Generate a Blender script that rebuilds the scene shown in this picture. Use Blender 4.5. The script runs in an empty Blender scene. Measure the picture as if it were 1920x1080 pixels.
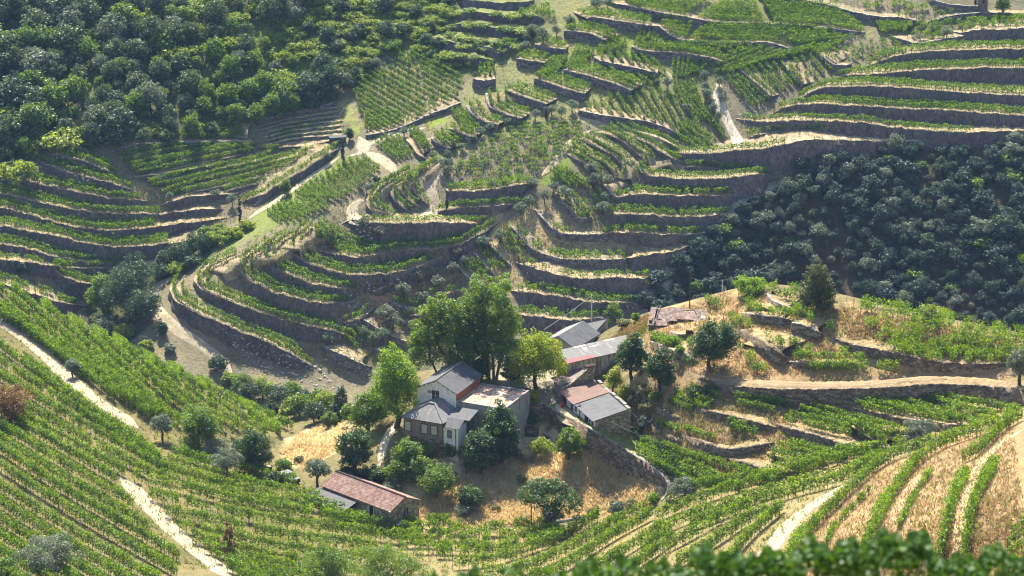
import bpy, math, random
import numpy as np
from mathutils import Vector, Matrix
from mathutils.bvhtree import BVHTree

random.seed(7)
RNG = np.random.default_rng(11)
scene = bpy.context.scene
COL = scene.collection

# ------------------------------------------------------------------ camera
CZ, PITCH, FPX = 170.0, math.radians(18.5), 5600.0       # height above the farmyard, downward pitch, focal length in px of a 1920 wide frame
cam_d = bpy.data.cameras.new("camera")
cam_d.lens = 36.0 * FPX / 1920.0
cam_d.sensor_width = 36.0
cam_d.clip_start, cam_d.clip_end = 0.5, 6000.0
cam_d.dof.use_dof = True
cam_d.dof.focus_distance = 560.0
cam_d.dof.aperture_fstop = 2.2
cam = bpy.data.objects.new("camera", cam_d)
cam.location = (0, 0, CZ)
cam.rotation_euler = (math.pi / 2 - PITCH, 0, 0)
COL.objects.link(cam)
scene.camera = cam

# ------------------------------------------------------------------ light
SUN_AZ = math.atan2(0.985, -0.17)                         # the sun stands behind the hills, a little to the left
SUN_EL = math.radians(48)
sun_d = bpy.data.lights.new("sun", 'SUN')
sun_d.energy = 5.0
sun_d.angle = math.radians(0.5)
sun_d.color = (1.0, 0.93, 0.80)
sun = bpy.data.objects.new("sun", sun_d)
sdir = Vector((math.cos(SUN_AZ) * math.cos(SUN_EL), math.sin(SUN_AZ) * math.cos(SUN_EL), math.sin(SUN_EL)))
sun.rotation_euler = sdir.to_track_quat('Z', 'Y').to_euler()
sun.location = (0, 300, 400)
COL.objects.link(sun)
world = bpy.data.worlds.new("World")
scene.world = world
world.use_nodes = True
wn = world.node_tree.nodes
sky = wn.new('ShaderNodeTexSky')
sky.sky_type = 'NISHITA'
sky.sun_disc = False
sky.sun_elevation = SUN_EL
sky.sun_rotation = math.pi / 2 - SUN_AZ
sky.altitude = 300
wn['Background'].inputs['Strength'].default_value = 0.10
world.node_tree.links.new(sky.outputs[0], wn['Background'].inputs['Color'])
scene.view_settings.view_transform = 'Standard'
scene.view_settings.look = 'None'
scene.view_settings.exposure = 1.6
scene.view_settings.gamma = 1.0
scene.view_settings.use_curve_mapping = False
scene.render.engine = 'CYCLES'
scene.cycles.use_denoising = True
scene.cycles.filter_width = 1.15
scene.cycles.max_bounces = 6
scene.cycles.diffuse_bounces = 3
scene.cycles.transmission_bounces = 4
scene.cycles.volume_bounces = 0
scene.cycles.use_adaptive_sampling = True
scene.cycles.adaptive_threshold = 0.008
# ------------------------------------------------------------------ picture point -> place
CP, SP = math.cos(PITCH), math.sin(PITCH)

def ray(px, py):
    """direction of the sight line through a picture point, scaled to one metre of horizontal depth"""
    px = np.asarray(px, float); py = np.asarray(py, float)
    a = (px - 960) / FPX; b = (540 - py) / FPX
    y = CP + b * SP; z = -SP + b * CP
    return a / y, z / y

def P(px, py, z):
    rx, rz = ray(px, py)
    y = (z - CZ) / rz
    return Vector((float(rx * y), float(y), float(z)))

def proj(x, y, z):
    x = np.asarray(x, float); y = np.asarray(y, float); z = np.asarray(z, float) - CZ
    d = y * CP - z * SP
    u = y * SP + z * CP
    return 960 + FPX * x / d, 540 - FPX * u / d, d

# ------------------------------------------------------------------ the lie of the land: control points, thin-plate spline
ctl = []
def c(px, py, z):
    p = P(px, py, z); ctl.append((p.x, p.y, z))
def w(x, y, z): ctl.append((x, y, z))
def f(px, py, dz):                                        # on the far hillside: a plane rising away, plus a local rise or dip
    rx, rz = ray(px, py)
    m, z0, y0 = 0.40, -50.0, 640.0
    dz *= 0.6
    y = (z0 - m * y0 - CZ) / (rz - m)
    z = z0 + m * (y - y0) + dz
    yy = y + (0 if dz == 0 else dz / (m - rz) * -1.0)     # keep the spot on its sight line
    y2 = (CZ + 0 - (z0 + dz) + m * y0) / (m - rz)
    ctl.append((float(rx * y2), float(y2), float(z0 + dz + m * (y2 - y0))))
# far hillside
for a in [(0,300,4),(0,450,0),(0,120,6),(0,0,6),(200,40,6),(250,330,3),(300,150,4),(450,60,4),(560,30,2),(190,590,-15),(330,470,-9),(450,400,-7),
          (560,340,-5),(650,240,-3),(690,120,-3),(100,520,-5),(350,570,1),(450,500,6),(600,400,8),(700,340,9),(830,300,8),(1000,200,8),(1000,310,9),
          (800,100,1),(880,30,2),(1050,80,6),(1120,10,5),(620,600,-2),(520,640,-6),(640,700,-8),(800,560,-5),(900,450,1),(1050,450,3),(1150,400,2),
          (1200,300,5),(1230,200,5),(1100,560,-4),(1200,540,-9),(1300,430,-6),(1450,330,-7),(1380,250,-3),(1300,150,2),(1300,40,5),(1600,200,4),
          (1500,90,3),(1700,60,5),(1850,110,5),(1900,220,4),(1700,280,-3),(1500,430,-12),(1700,400,-8),(1900,370,-2),(1900,560,-14),(1650,540,-18),
          (1420,500,-18),(750,250,3),(760,170,0)]:
    f(*a)
for x in (-230, -120, 0, 120, 230):
    w(x, 860, 45); w(x, 980, 95)
w(-230, 640, -40); w(230, 640, -46); w(-230, 740, -5); w(230, 740, -8)
# near slope with the long vine rows, falling to the gully beyond its crest
CREST = [(0,537),(110,592),(220,646),(330,702),(430,752),(545,810)]
for px, py in CREST: c(px, py, -8)
for px, py in CREST:
    p = P(px, py, -8); w(p.x + 2.6, p.y + 2.1, -11.0); w(p.x + 16, p.y + 13, -27)
for px, py, z in [(0,640,-5.5),(120,700,-5),(240,790,-5),(0,760,-3),(180,860,-3),(400,880,-6),(0,900,-1),(250,930,-2.5),(400,1040,-3.5),(0,1070,2),
                  (560,960,-6),(560,1060,-4),(700,1060,-5),(480,840,-8.5)]:
    c(px, py, z)
w(-175, 480, -6); w(-175, 400, -2); w(-110, 350, 10); w(-160, 300, 25)
# gully
for x, y, z in [(-110,575,-36),(-75,560,-40),(-40,560,-46),(-15,560,-47),(10,560,-47),(35,570,-49),(70,575,-50),(105,570,-50),(150,570,-48),(220,560,-45),
                (-170,590,-34),(-230,560,-30)]:
    w(x, y, z)
c(575,765,-30); c(640,760,-34)
# farm shelf and its field
for px, py, z in [(600,830,-8),(650,850,-6.5),(690,915,-6.5),(740,985,-8.2),(700,800,-4),(765,822,-1.2),(830,830,-2.2),(800,760,0),(740,740,-2),(880,820,-2.8),(980,800,-2.6),
                  (1020,735,1.6),(1062,716,1.2),(1085,706,1.2),(1110,700,1.6),(1140,722,2.0),(928,712,-1),(840,712,-2.5),(1000,724,1.6),(1040,695,1.9),(1190,770,2.2),(1122,812,.4),(1075,780,.5),(1120,845,-4.9),(1190,878,-5.4),(1060,830,-4.0),(920,880,-5),(1020,870,-4.8),(1120,890,-5.2),(1200,915,-5.8),(1020,960,-7),(880,970,-7.6),
                  (780,960,-7.6),(800,860,-4.8)]:
    c(px, py, z)
w(-3, 474, -5); w(-14, 478, -9); w(-25, 485, -13); w(4, 484, -9); w(8, 494, -10); w(-12, 515, -22); w(15, 515, -20)
# knoll
for px, py, z in [(1120,668,2.6),(1085,645,2),(1180,695,4.5),(1150,612,5),(1272,608,9.7),(1216,623,9.0),(1240,618,9.2),(1325,598,9.7),(1292,590,9.5),(1215,590,8.5),(1345,560,12.4),(1400,540,14.5),(1530,560,16.5),(1620,585,16),(1770,620,15.5),
                  (1910,650,14.5),(1480,640,13),(1330,660,10),(1220,690,8),(1280,690,9),(1400,714,9.5),(1600,722,10),(1800,707,11),(1910,698,12)]:
    c(px, py, z)
for px, py, z in [(1060,600,2),(1130,588,4),(1215,572,6.5),(1340,545,12),(1400,528,13),(1530,535,16),(1620,562,15.5),(1770,597,15),(1910,628,14)]:
    p = P(px, py, z); w(p.x + 2, p.y + 22, z - 13); w(p.x + 4, p.y + 50, z - 34)
# terraces below the knoll road and the slope nearest the camera
for px, py, z in [(1350,760,7.4),(1500,765,7.8),(1700,765,8.8),(1860,760,10),(1250,790,3.4),(1320,830,3.6),(1480,840,5.0),(1640,830,6),(1240,845,-.3),(1350,890,1.6),
                  (1480,895,3.4),(1600,862,6.3),(1750,822,9.5)]:
    c(px, py, z)
for px, py, z in [(1250,945,-5.5),(1100,985,-7.4),(900,985,-8.2),(850,1070,-5),(1000,1040,-6.4),(1100,1075,-2),(1250,1010,0),(1400,940,5),(1400,1060,12),
                  (1590,900,9.5),(1640,860,8.6),(1560,1000,22),(1700,950,26),(1700,1060,34),(1850,800,16),(1915,785,20),(1900,900,38),(1900,1050,54)]:
    c(px, py, z)
for x, y, z in [(0,370,3),(0,330,16),(40,300,26),(0,200,66),(-60,330,17),(-60,200,72),(60,200,72),(30,30,155.4),(-30,30,155),(0,10,163),(-100,100,130),(100,100,118),(160,200,95),(160,300,75),(170,400,45),
                (0,100,113),(-230,200,90),(-230,400,10),(230,300,95),(230,100,140),(230,450,30),(0,-30,176),(150,-30,180),(-150,-30,180),(150,480,8),(200,520,-16)]:
    w(x, y, z)

CT = np.array(ctl)
SC = 100.0
def _k(r2): return np.where(r2 > 1e-12, 0.5 * r2 * np.log(np.maximum(r2, 1e-12)), 0.0)
def tps_fit(C):
    xy = C[:, :2] / SC; n = len(C)
    d2 = ((xy[:, None, :] - xy[None, :, :]) ** 2).sum(-1)
    A = np.zeros((n + 3, n + 3)); A[:n, :n] = _k(d2) + np.eye(n) * 0.0015
    A[:n, n] = 1; A[:n, n + 1:] = xy; A[n, :n] = 1; A[n + 1:, :n] = xy.T
    return xy, np.linalg.solve(A, np.concatenate([C[:, 2], [0, 0, 0]]))
_xy, _wt = tps_fit(CT)
def tps(x, y):
    q = np.stack([np.ravel(x), np.ravel(y)], 1) / SC
    out = np.empty(len(q))
    for i in range(0, len(q), 20000):
        b = q[i:i + 20000]
        d2 = ((b[:, None, :] - _xy[None]) ** 2).sum(-1)
        out[i:i + 20000] = _k(d2) @ _wt[:-3] + _wt[-3] + b @ _wt[-2:]
    return out.reshape(np.shape(x))
GX0, GX1, GY0, GY1, GS = -225.0, 225.0, -25.0, 960.0, 1.5
gx = np.arange(GX0, GX1 + .1, GS); gy = np.arange(GY0, GY1 + .1, GS)
MX, MY = np.meshgrid(gx, gy)
HZ = tps(MX, MY)
def ground(x, y):
    x = np.asarray(x, float); y = np.asarray(y, float)
    u = np.clip((x - GX0) / GS, 0, len(gx) - 1.001); v = np.clip((y - GY0) / GS, 0, len(gy) - 1.001)
    i = u.astype(int); j = v.astype(int); a = u - i; b = v - j
    return (HZ[j, i] * (1 - a) + HZ[j, i + 1] * a) * (1 - b) + (HZ[j + 1, i] * (1 - a) + HZ[j + 1, i + 1] * a) * b

FAR, NEAR = 585.0, 120.0
def hit(px, py, h=0.0, y0=NEAR, y1=930.0):
    """where sight lines meet the ground raised by h (arrays); y0 is the depth the search starts at"""
    px = np.atleast_1d(np.asarray(px, float)); py = np.atleast_1d(np.asarray(py, float))
    h = np.broadcast_to(np.asarray(h, float), px.shape)
    rx, rz = ray(px, py)
    ys = np.arange(y0, y1, 0.75)
    X = rx[:, None] * ys; Z = CZ + rz[:, None] * ys
    below = Z <= ground(X, np.broadcast_to(ys, X.shape)) + h[:, None]
    k = below.argmax(1)
    k[~below.any(1)] = len(ys) - 1
    k = np.maximum(k, 1)
    lo, hi = ys[k - 1], ys[k]
    for _ in range(12):
        m = (lo + hi) / 2
        b = CZ + rz * m <= ground(rx * m, m) + h
        hi = np.where(b, m, hi); lo = np.where(b, lo, m)
    return np.stack([rx * hi, hi, CZ + rz * hi], 1)
# ------------------------------------------------------------------ materials
def new_mat(name):
    m = bpy.data.materials.new(name); m.use_nodes = True
    nt = m.node_tree; nt.nodes.clear()
    return m, nt, nt.nodes, nt.links
def N(nt, t, **kw):
    n = nt.nodes.new(t)
    for k, v in kw.items():
        if k.startswith('i_'): n.inputs[k[2:].replace('_', ' ')].default_value = v
        else: setattr(n, k, v)
    return n
def rgba(c): return (c[0], c[1], c[2], 1.0)
def mixc(nt, fac, a, b, mode='MIX'):
    n = nt.nodes.new('ShaderNodeMix'); n.data_type = 'RGBA'; n.blend_type = mode
    for v, s in ((fac, n.inputs[0]), (a, n.inputs[6]), (b, n.inputs[7])):
        if hasattr(v, 'is_linked') or isinstance(v, bpy.types.NodeSocket): nt.links.new(v, s)
        elif isinstance(v, (int, float)): s.default_value = v
        else: s.default_value = rgba(v)
    return n.outputs[2]
def coords(nt): return nt.nodes.new('ShaderNodeTexCoord').outputs['Object']
def noise(nt, vec, scale, detail=4, rough=.6):
    n = N(nt, 'ShaderNodeTexNoise'); n.inputs['Scale'].default_value = scale; n.inputs['Detail'].default_value = detail
    n.inputs['Roughness'].default_value = rough; nt.links.new(vec, n.inputs['Vector']); return n.outputs['Fac']
def ramp(nt, fac, *stops):
    r = N(nt, 'ShaderNodeValToRGB'); e = r.color_ramp.elements
    while len(e) < len(stops): e.new(0.5)
    for el, (p, cc) in zip(e, stops): el.position = p; el.color = rgba(cc)
    nt.links.new(fac, r.inputs[0]); return r.outputs[0]
def finish(nt, col, rough=.9, bump=None, dist=.1, spec=.2, strength=.6):
    b = N(nt, 'ShaderNodeBsdfPrincipled'); b.inputs['Roughness'].default_value = rough
    b.inputs['Specular IOR Level'].default_value = spec
    if isinstance(col, tuple): b.inputs['Base Color'].default_value = rgba(col)
    else: nt.links.new(col, b.inputs['Base Color'])
    if bump is not None:
        bn = N(nt, 'ShaderNodeBump'); bn.inputs['Distance'].default_value = dist; bn.inputs['Strength'].default_value = strength
        nt.links.new(bump, bn.inputs['Height']); nt.links.new(bn.outputs[0], b.inputs['Normal'])
    o = N(nt, 'ShaderNodeOutputMaterial'); nt.links.new(b.outputs[0], o.inputs[0]); return b

def leaf_mat(name, dark, mid, light, trans=.4, gloss=.06, tcol=None):
    m, nt, nd, lk = new_mat(name)
    at = N(nt, 'ShaderNodeAttribute', attribute_name='v')
    col = ramp(nt, at.outputs['Fac'], (0.0, dark), (0.5, mid), (1.0, light))
    d = N(nt, 'ShaderNodeBsdfDiffuse'); lk.new(col, d.inputs[0])
    t = N(nt, 'ShaderNodeBsdfTranslucent')
    tc = mixc(nt, 1.0, col, tcol or (1.7, 1.6, .5), 'MULTIPLY'); lk.new(tc, t.inputs[0])
    mx = N(nt, 'ShaderNodeMixShader'); mx.inputs[0].default_value = trans
    lk.new(d.outputs[0], mx.inputs[1]); lk.new(t.outputs[0], mx.inputs[2])
    g = N(nt, 'ShaderNodeBsdfGlossy'); g.inputs['Roughness'].default_value = .5; g.inputs[0].default_value = (.9, .95, 1, 1)
    m2 = N(nt, 'ShaderNodeMixShader'); m2.inputs[0].default_value = gloss
    lk.new(mx.outputs[0], m2.inputs[1]); lk.new(g.outputs[0], m2.inputs[2])
    o = N(nt, 'ShaderNodeOutputMaterial'); lk.new(m2.outputs[0], o.inputs[0])
    return m
M = {}
M['vine'] = leaf_mat('vine_leaf', (.045, .095, .010), (.125, .215, .012), (.275, .370, .024), .40, .02)
M['vine_far'] = leaf_mat('vine_leaf_far', (.048, .100, .013), (.115, .200, .016), (.225, .310, .026), .40, .02)
M['vine_close'] = leaf_mat('vine_leaf_close', (.022, .066, .010), (.045, .108, .014), (.090, .165, .020), .36, .015)
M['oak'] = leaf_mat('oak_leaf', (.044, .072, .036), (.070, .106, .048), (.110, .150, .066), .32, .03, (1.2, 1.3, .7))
M['sunoak'] = leaf_mat('sun_tinted_oak_leaf', (.056, .088, .036), (.095, .132, .052), (.160, .195, .080), .34, .03, (1.2, 1.3, .7))  # oak copy with sunlight put into the leaf colour
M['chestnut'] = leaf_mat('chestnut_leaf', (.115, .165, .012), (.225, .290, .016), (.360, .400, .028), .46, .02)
M['shade_oak'] = leaf_mat('shade_tinted_oak_leaf', (.026, .048, .034), (.042, .070, .046), (.075, .108, .068), .26, .03, (1.1, 1.2, .8))  # oak copy with the eastern wood's shade put into the leaf colour
M['greenwood'] = leaf_mat('green_leaf', (.058, .108, .016), (.110, .185, .020), (.195, .275, .032), .44, .03)
M['bramble'] = leaf_mat('bramble_leaf', (.110, .165, .024), (.190, .255, .032), (.300, .345, .055), .42, .03)
M['olive'] = leaf_mat('olive_leaf', (.105, .135, .085), (.160, .195, .130), (.230, .265, .185), .34, .03, (1.15, 1.2, .8))
M['dark'] = leaf_mat('dark_leaf', (.030, .062, .014), (.048, .092, .018), (.080, .138, .024), .36, .035)
M['bright'] = leaf_mat('bright_leaf', (.075, .135, .010), (.155, .260, .014), (.290, .390, .024), .46, .02)
M['poplar'] = leaf_mat('poplar_leaf', (.065, .115, .018), (.115, .185, .022), (.200, .275, .032), .44, .03)
M['lime'] = leaf_mat('lime_leaf', (.13, .18, .015), (.22, .27, .02), (.33, .36, .03), .50, .03)
M['cypress'] = leaf_mat('cypress_leaf', (.016, .032, .016), (.024, .046, .022), (.040, .066, .030), .12, .05)
M['conifer'] = leaf_mat('conifer_leaf', (.045, .068, .022), (.072, .098, .028), (.120, .145, .040), .30, .03)
M['rusty'] = leaf_mat('rusty_leaf', (.14, .085, .030), (.24, .145, .050), (.27, .21, .07), .36, .03, (1.3, 1.0, .6))
M['straw'] = leaf_mat('straw', (.38, .28, .140), (.54, .43, .245), (.70, .60, .40), .46, .05, (1.15, 1.0, .7))
M['weed'] = leaf_mat('weed', (.12, .13, .04), (.20, .20, .06), (.34, .31, .11), .40, .04, (1.2, 1.1, .6))

M['hay'] = leaf_mat('hay', (.19, .130, .060), (.29, .205, .105), (.43, .325, .190), .42, .03, (1.15, 1.0, .7))
M['undergrass'] = leaf_mat('undergrass', (.07, .095, .025), (.12, .145, .035), (.22, .215, .07), .40, .03)
def bark(name, a, b):
    m, nt, nd, lk = new_mat(name); v = coords(nt); n = noise(nt, v, 6, 5)
    finish(nt, ramp(nt, n, (.3, a), (.7, b)), .95, n, .05); return m
M['bark'] = bark('bark', (.045, .035, .028), (.12, .095, .075))
M['bark_grey'] = bark('bark_grey', (.10, .09, .08), (.22, .20, .18))
M['post'] = bark('post_wood', (.07, .055, .042), (.17, .14, .11))

def ground_mat():
    m, nt, nd, lk = new_mat('hillside_ground'); v = coords(nt)
    at = N(nt, 'ShaderNodeAttribute', attribute_name='col')
    n1 = noise(nt, v, .12, 5, .65); n2 = noise(nt, v, 1.3, 6, .7); n3 = noise(nt, v, 5.5, 3, .7)
    k1 = ramp(nt, n1, (.28, (.62, .66, .60)), (.5, (1, 1, 1)), (.72, (1.22, 1.12, 1.0)))
    k2 = ramp(nt, n2, (.30, (.55, .58, .52)), (.52, (1, 1, 1)), (.70, (1.35, 1.28, 1.15)))
    k3 = ramp(nt, n3, (.32, (.70, .72, .68)), (.55, (1.0, 1.0, 1.0)), (.70, (1.25, 1.22, 1.2)))
    cc = mixc(nt, 1.0, at.outputs['Color'], k1, 'MULTIPLY'); cc = mixc(nt, 1.0, cc, k2, 'MULTIPLY'); cc = mixc(nt, .8, cc, k3, 'MULTIPLY')
    finish(nt, cc, .95, n2, .45, .1); return m
M['ground'] = ground_mat()

def scree_mat():
    m, nt, nd, lk = new_mat('schist_bank'); v = coords(nt)
    mp = N(nt, 'ShaderNodeMapping'); mp.inputs['Scale'].default_value = (1, 1, .55); lk.new(v, mp.inputs[0])
    n1 = noise(nt, mp.outputs[0], .16, 5, .65); n2 = noise(nt, mp.outputs[0], 1.6, 6, .75)
    vo = N(nt, 'ShaderNodeTexVoronoi'); vo.inputs['Scale'].default_value = 2.2; lk.new(mp.outputs[0], vo.inputs['Vector'])
    base = ramp(nt, n1, (.3, (.105, .090, .092)), (.52, (.150, .132, .132)), (.72, (.200, .168, .140)))
    k = ramp(nt, n2, (.30, (.50, .50, .52)), (.5, (.95, .95, .95)), (.66, (1.3, 1.25, 1.2)), (.76, (1.9, 1.85, 1.8)))
    cc = mixc(nt, 1.0, base, k, 'MULTIPLY')
    kv = ramp(nt, vo.outputs['Color'], (.2, (.75, .75, .75)), (.6, (1.05, 1.05, 1.05)), (.9, (1.4, 1.4, 1.4)))
    cc = mixc(nt, .7, cc, kv, 'MULTIPLY')
    finish(nt, cc, .92, n2, .7, .15, .9); return m
M['scree'] = scree_mat()

def stone_mat(name, cols, scale, joint=.45, rough=.9, zs=1.7):
    m, nt, nd, lk = new_mat(name); v = coords(nt)
    mp = N(nt, 'ShaderNodeMapping'); mp.inputs['Scale'].default_value = (1, 1, zs); lk.new(v, mp.inputs[0])
    vo = N(nt, 'ShaderNodeTexVoronoi'); vo.inputs['Scale'].default_value = scale; lk.new(mp.outputs[0], vo.inputs['Vector'])
    ve = N(nt, 'ShaderNodeTexVoronoi', feature='DISTANCE_TO_EDGE'); ve.inputs['Scale'].default_value = scale; lk.new(mp.outputs[0], ve.inputs['Vector'])
    sp = N(nt, 'ShaderNodeSeparateColor'); lk.new(vo.outputs['Color'], sp.inputs[0])
    cc = ramp(nt, sp.outputs[0], (.1, cols[0]), (.5, cols[1]), (.9, cols[2]))
    j = ramp(nt, ve.outputs['Distance'], (.0, (joint,) * 3), (.10, (1, 1, 1)))
    n1 = noise(nt, v, .7, 5, .7); k1 = ramp(nt, n1, (.3, (.7, .68, .65)), (.7, (1.2, 1.18, 1.1)))
    cc = mixc(nt, 1.0, cc, j, 'MULTIPLY'); cc = mixc(nt, 1.0, cc, k1, 'MULTIPLY')
    finish(nt, cc, rough, j, .12, .15, .8); return m
M['drystone'] = stone_mat('dry_stone', ((.105, .09, .083), (.16, .138, .126), (.235, .205, .182)), 1.5)
M['brownstone'] = stone_mat('brown_stone', ((.13, .095, .065), (.21, .155, .105), (.30, .24, .17)), 1.8)
M['barnstone'] = stone_mat('barn_stone', ((.20, .165, .125), (.33, .28, .215), (.46, .41, .34)), 2.4)
M['capstone'] = stone_mat('cap_stone', ((.20, .178, .15), (.29, .262, .222), (.38, .35, .305)), 1.6, .6)

def plaster(name, a, b, stain, sc=1.0, lo=.52, hi=.66):
    m, nt, nd, lk = new_mat(name); v = coords(nt)
    mp = N(nt, 'ShaderNodeMapping'); mp.inputs['Scale'].default_value = (1.6, 1.6, .35); lk.new(v, mp.inputs[0])
    n1 = noise(nt, v, .9 * sc, 6, .65); n2 = noise(nt, mp.outputs[0], 1.4 * sc, 5, .65)
    cc = ramp(nt, n1, (.35, a), (.65, b)); f = ramp(nt, n2, (lo, (0, 0, 0)), (hi, (1, 1, 1)))
    cc = mixc(nt, f, cc, stain); finish(nt, cc, .9, n1, .03); return m
M['white_wall'] = plaster('white_plaster', (.70, .69, .66), (.80, .79, .76), (.52, .50, .46))
M['bare_plaster'] = plaster('bare_plaster', (.22, .22, .23), (.38, .38, .38), (.12, .12, .13), 2.0)
M['brown_wall'] = plaster('brown_render', (.20, .150, .115), (.27, .205, .155), (.15, .125, .11))
M['shed_wall'] = plaster('stained_wall', (.40, .38, .34), (.55, .53, .48), (.20, .18, .155), .9, .42, .58)
M['brick'] = plaster('brick_red', (.30, .105, .060), (.36, .135, .075), (.17, .085, .06), 2.0)
M['grey_concrete'] = plaster('grey_concrete', (.24, .23, .21), (.34, .33, .31), (.14, .13, .12))
M['terrace_top'] = plaster('terrace_top', (.46, .37, .29), (.60, .50, .41), (.30, .155, .080), .9, .40, .58)

def roof_mat(name, a, b, stain, axis=0, freq=5.5, lo=.5, hi=.62, rough=.75, patches=None):
    """corrugated or tiled covering: ribs run down the slope; the roof meshes carry u, v in metres"""
    m, nt, nd, lk = new_mat(name)
    uv = N(nt, 'ShaderNodeUVMap'); sx = N(nt, 'ShaderNodeSeparateXYZ'); lk.new(uv.outputs[0], sx.inputs[0])
    wv = N(nt, 'ShaderNodeTexWave', wave_type='BANDS', bands_direction='X'); wv.inputs['Scale'].default_value = freq / 3.2
    lk.new(uv.outputs[0], wv.inputs['Vector'])
    mp = N(nt, 'ShaderNodeMapping'); mp.inputs['Scale'].default_value = (1.4, .4, 1); lk.new(uv.outputs[0], mp.inputs[0])
    n1 = noise(nt, mp.outputs[0], .9, 6, .7); n2 = noise(nt, uv.outputs[0], 3.5, 4, .7)
    cc = ramp(nt, n2, (.3, a), (.7, b)); f = ramp(nt, n1, (lo, (0, 0, 0)), (hi, (1, 1, 1))); cc = mixc(nt, f, cc, stain)
    bk = N(nt, 'ShaderNodeTexBrick'); bk.offset = 0.0; bk.inputs['Scale'].default_value = 1.0
    bk.inputs['Brick Width'].default_value = 1.05; bk.inputs['Row Height'].default_value = 1.5; bk.inputs['Mortar Size'].default_value = .025
    bk.inputs['Color1'].default_value = (1, 1, 1, 1); bk.inputs['Color2'].default_value = (.82, .82, .82, 1); bk.inputs['Mortar'].default_value = (1.35, 1.35, 1.35, 1)
    lk.new(uv.outputs[0], bk.inputs['Vector']); cc = mixc(nt, .6, cc, bk.outputs[0], 'MULTIPLY')
    k = ramp(nt, wv.outputs['Fac'], (.0, (.68, .68, .68)), (.6, (1.08, 1.08, 1.08))); cc = mixc(nt, .8, cc, k, 'MULTIPLY')
    finish(nt, cc, rough, wv.outputs['Fac'], .06, .3); return m
M['roof_grey'] = roof_mat('fibre_cement', (.082, .082, .090), (.115, .115, .123), (.060, .058, .062))
M['roof_grey2'] = roof_mat('worn_sunlit_fibre_cement', (.15, .148, .142), (.21, .205, .20), (.30, .295, .28), lo=.54)  # worn grey; also puts sunlight into the back shed's rear slope and wing
M['roof_rust'] = roof_mat('rusty_iron', (.155, .088, .066), (.21, .118, .090), (.11, .066, .052))
M['roof_brown'] = roof_mat('brown_iron', (.17, .125, .105), (.24, .185, .160), (.13, .10, .09))
M['roof_red'] = roof_mat('red_iron', (.27, .10, .105), (.34, .14, .14), (.24, .12, .12))
def tile_mat(name, a, b, c2, row=.42):
    m, nt, nd, lk = new_mat(name); uv = N(nt, 'ShaderNodeUVMap')
    wv = N(nt, 'ShaderNodeTexWave', wave_type='BANDS', bands_direction='Y', wave_profile='SAW'); wv.inputs['Scale'].default_value = .314 / row * 1.0
    wv.inputs['Distortion'].default_value = .4; wv.inputs['Detail Scale'].default_value = .6; lk.new(uv.outputs[0], wv.inputs['Vector'])
    wx = N(nt, 'ShaderNodeTexWave', wave_type='BANDS', bands_direction='X'); wx.inputs['Scale'].default_value = 1.35; lk.new(uv.outputs[0], wx.inputs['Vector'])
    vo = N(nt, 'ShaderNodeTexVoronoi'); vo.inputs['Scale'].default_value = 3.2; lk.new(uv.outputs[0], vo.inputs['Vector'])
    sp = N(nt, 'ShaderNodeSeparateColor'); lk.new(vo.outputs['Color'], sp.inputs[0])
    n1 = noise(nt, uv.outputs[0], .5, 5, .7)
    cc = ramp(nt, sp.outputs[0], (.1, a), (.5, b), (.9, c2)); cc = mixc(nt, 1.0, cc, ramp(nt, n1, (.3, (.72, .72, .74)), (.7, (1.15, 1.12, 1.08))), 'MULTIPLY')
    cc = mixc(nt, 1.0, cc, ramp(nt, wv.outputs['Fac'], (0, (.35, .33, .33)), (.28, (1, 1, 1))), 'MULTIPLY')
    cc = mixc(nt, .6, cc, ramp(nt, wx.outputs['Fac'], (0, (.7, .7, .7)), (.6, (1.05, 1.05, 1.05))), 'MULTIPLY')
    finish(nt, cc, .85, wv.outputs['Fac'], .10, .2, .8); return m
M['roof_tile'] = tile_mat('clay_tile', (.23, .135, .105), (.31, .190, .150), (.40, .265, .215), .36)
M['roof_tile_old'] = tile_mat('old_clay_tile', (.20, .130, .100), (.30, .215, .175), (.42, .335, .290), .34)

def plain(name, colr, rough=.7, metal=0.0, spec=.3):
    m, nt, nd, lk = new_mat(name); v = coords(nt); n = noise(nt, v, 3, 4)
    a = tuple(x * .82 for x in colr); b = tuple(min(x * 1.12, .95) for x in colr)
    bs = finish(nt, ramp(nt, n, (.35, a), (.65, b)), rough, None, .1, spec); bs.inputs['Metallic'].default_value = metal; return m
M['frame'] = plain('window_frame', (.075, .055, .045))
M['frame_pale'] = plain('pale_frame', (.50, .49, .45))
M['glass'] = plain('window_glass', (.20, .20, .19), .15, 0, .6)
M['curtain'] = plain('curtained_glass', (.48, .44, .36), .3, 0, .5)
M['hole_shade'] = plain('opening_shade_paint', (.012, .011, .010), .95)  # near-black sheets that paint the shade inside openings
M['door_green'] = plain('green_door', (.10, .13, .10))
M['door_dark'] = plain('dark_door', (.045, .042, .04))
M['pole'] = plain('concrete_pole', (.52, .50, .46))
M['pole_wood'] = plain('wooden_pole', (.07, .055, .045))
M['wire'] = plain('cable', (.30, .30, .31), .5)
M['red'] = plain('red_plastic', (.50, .045, .040), .45)
M['car_paint'] = plain('dark_blue_paint', (.022, .026, .042), .5, 0, .3)
M['car_glass'] = plain('car_glass', (.07, .085, .11), .35, 0, .4)
M['rubber'] = plain('rubber', (.025, .025, .025), .85)
M['tail'] = plain('tail_lamp', (.35, .02, .02), .3)
M['steel'] = plain('grey_steel', (.35, .36, .38), .45, .6)
M['hut_dark'] = plain('dark_stone_hut', (.075, .072, .075), .9)
M['pebble'] = plain('pale_stone', (.46, .43, .39), .9)

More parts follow.
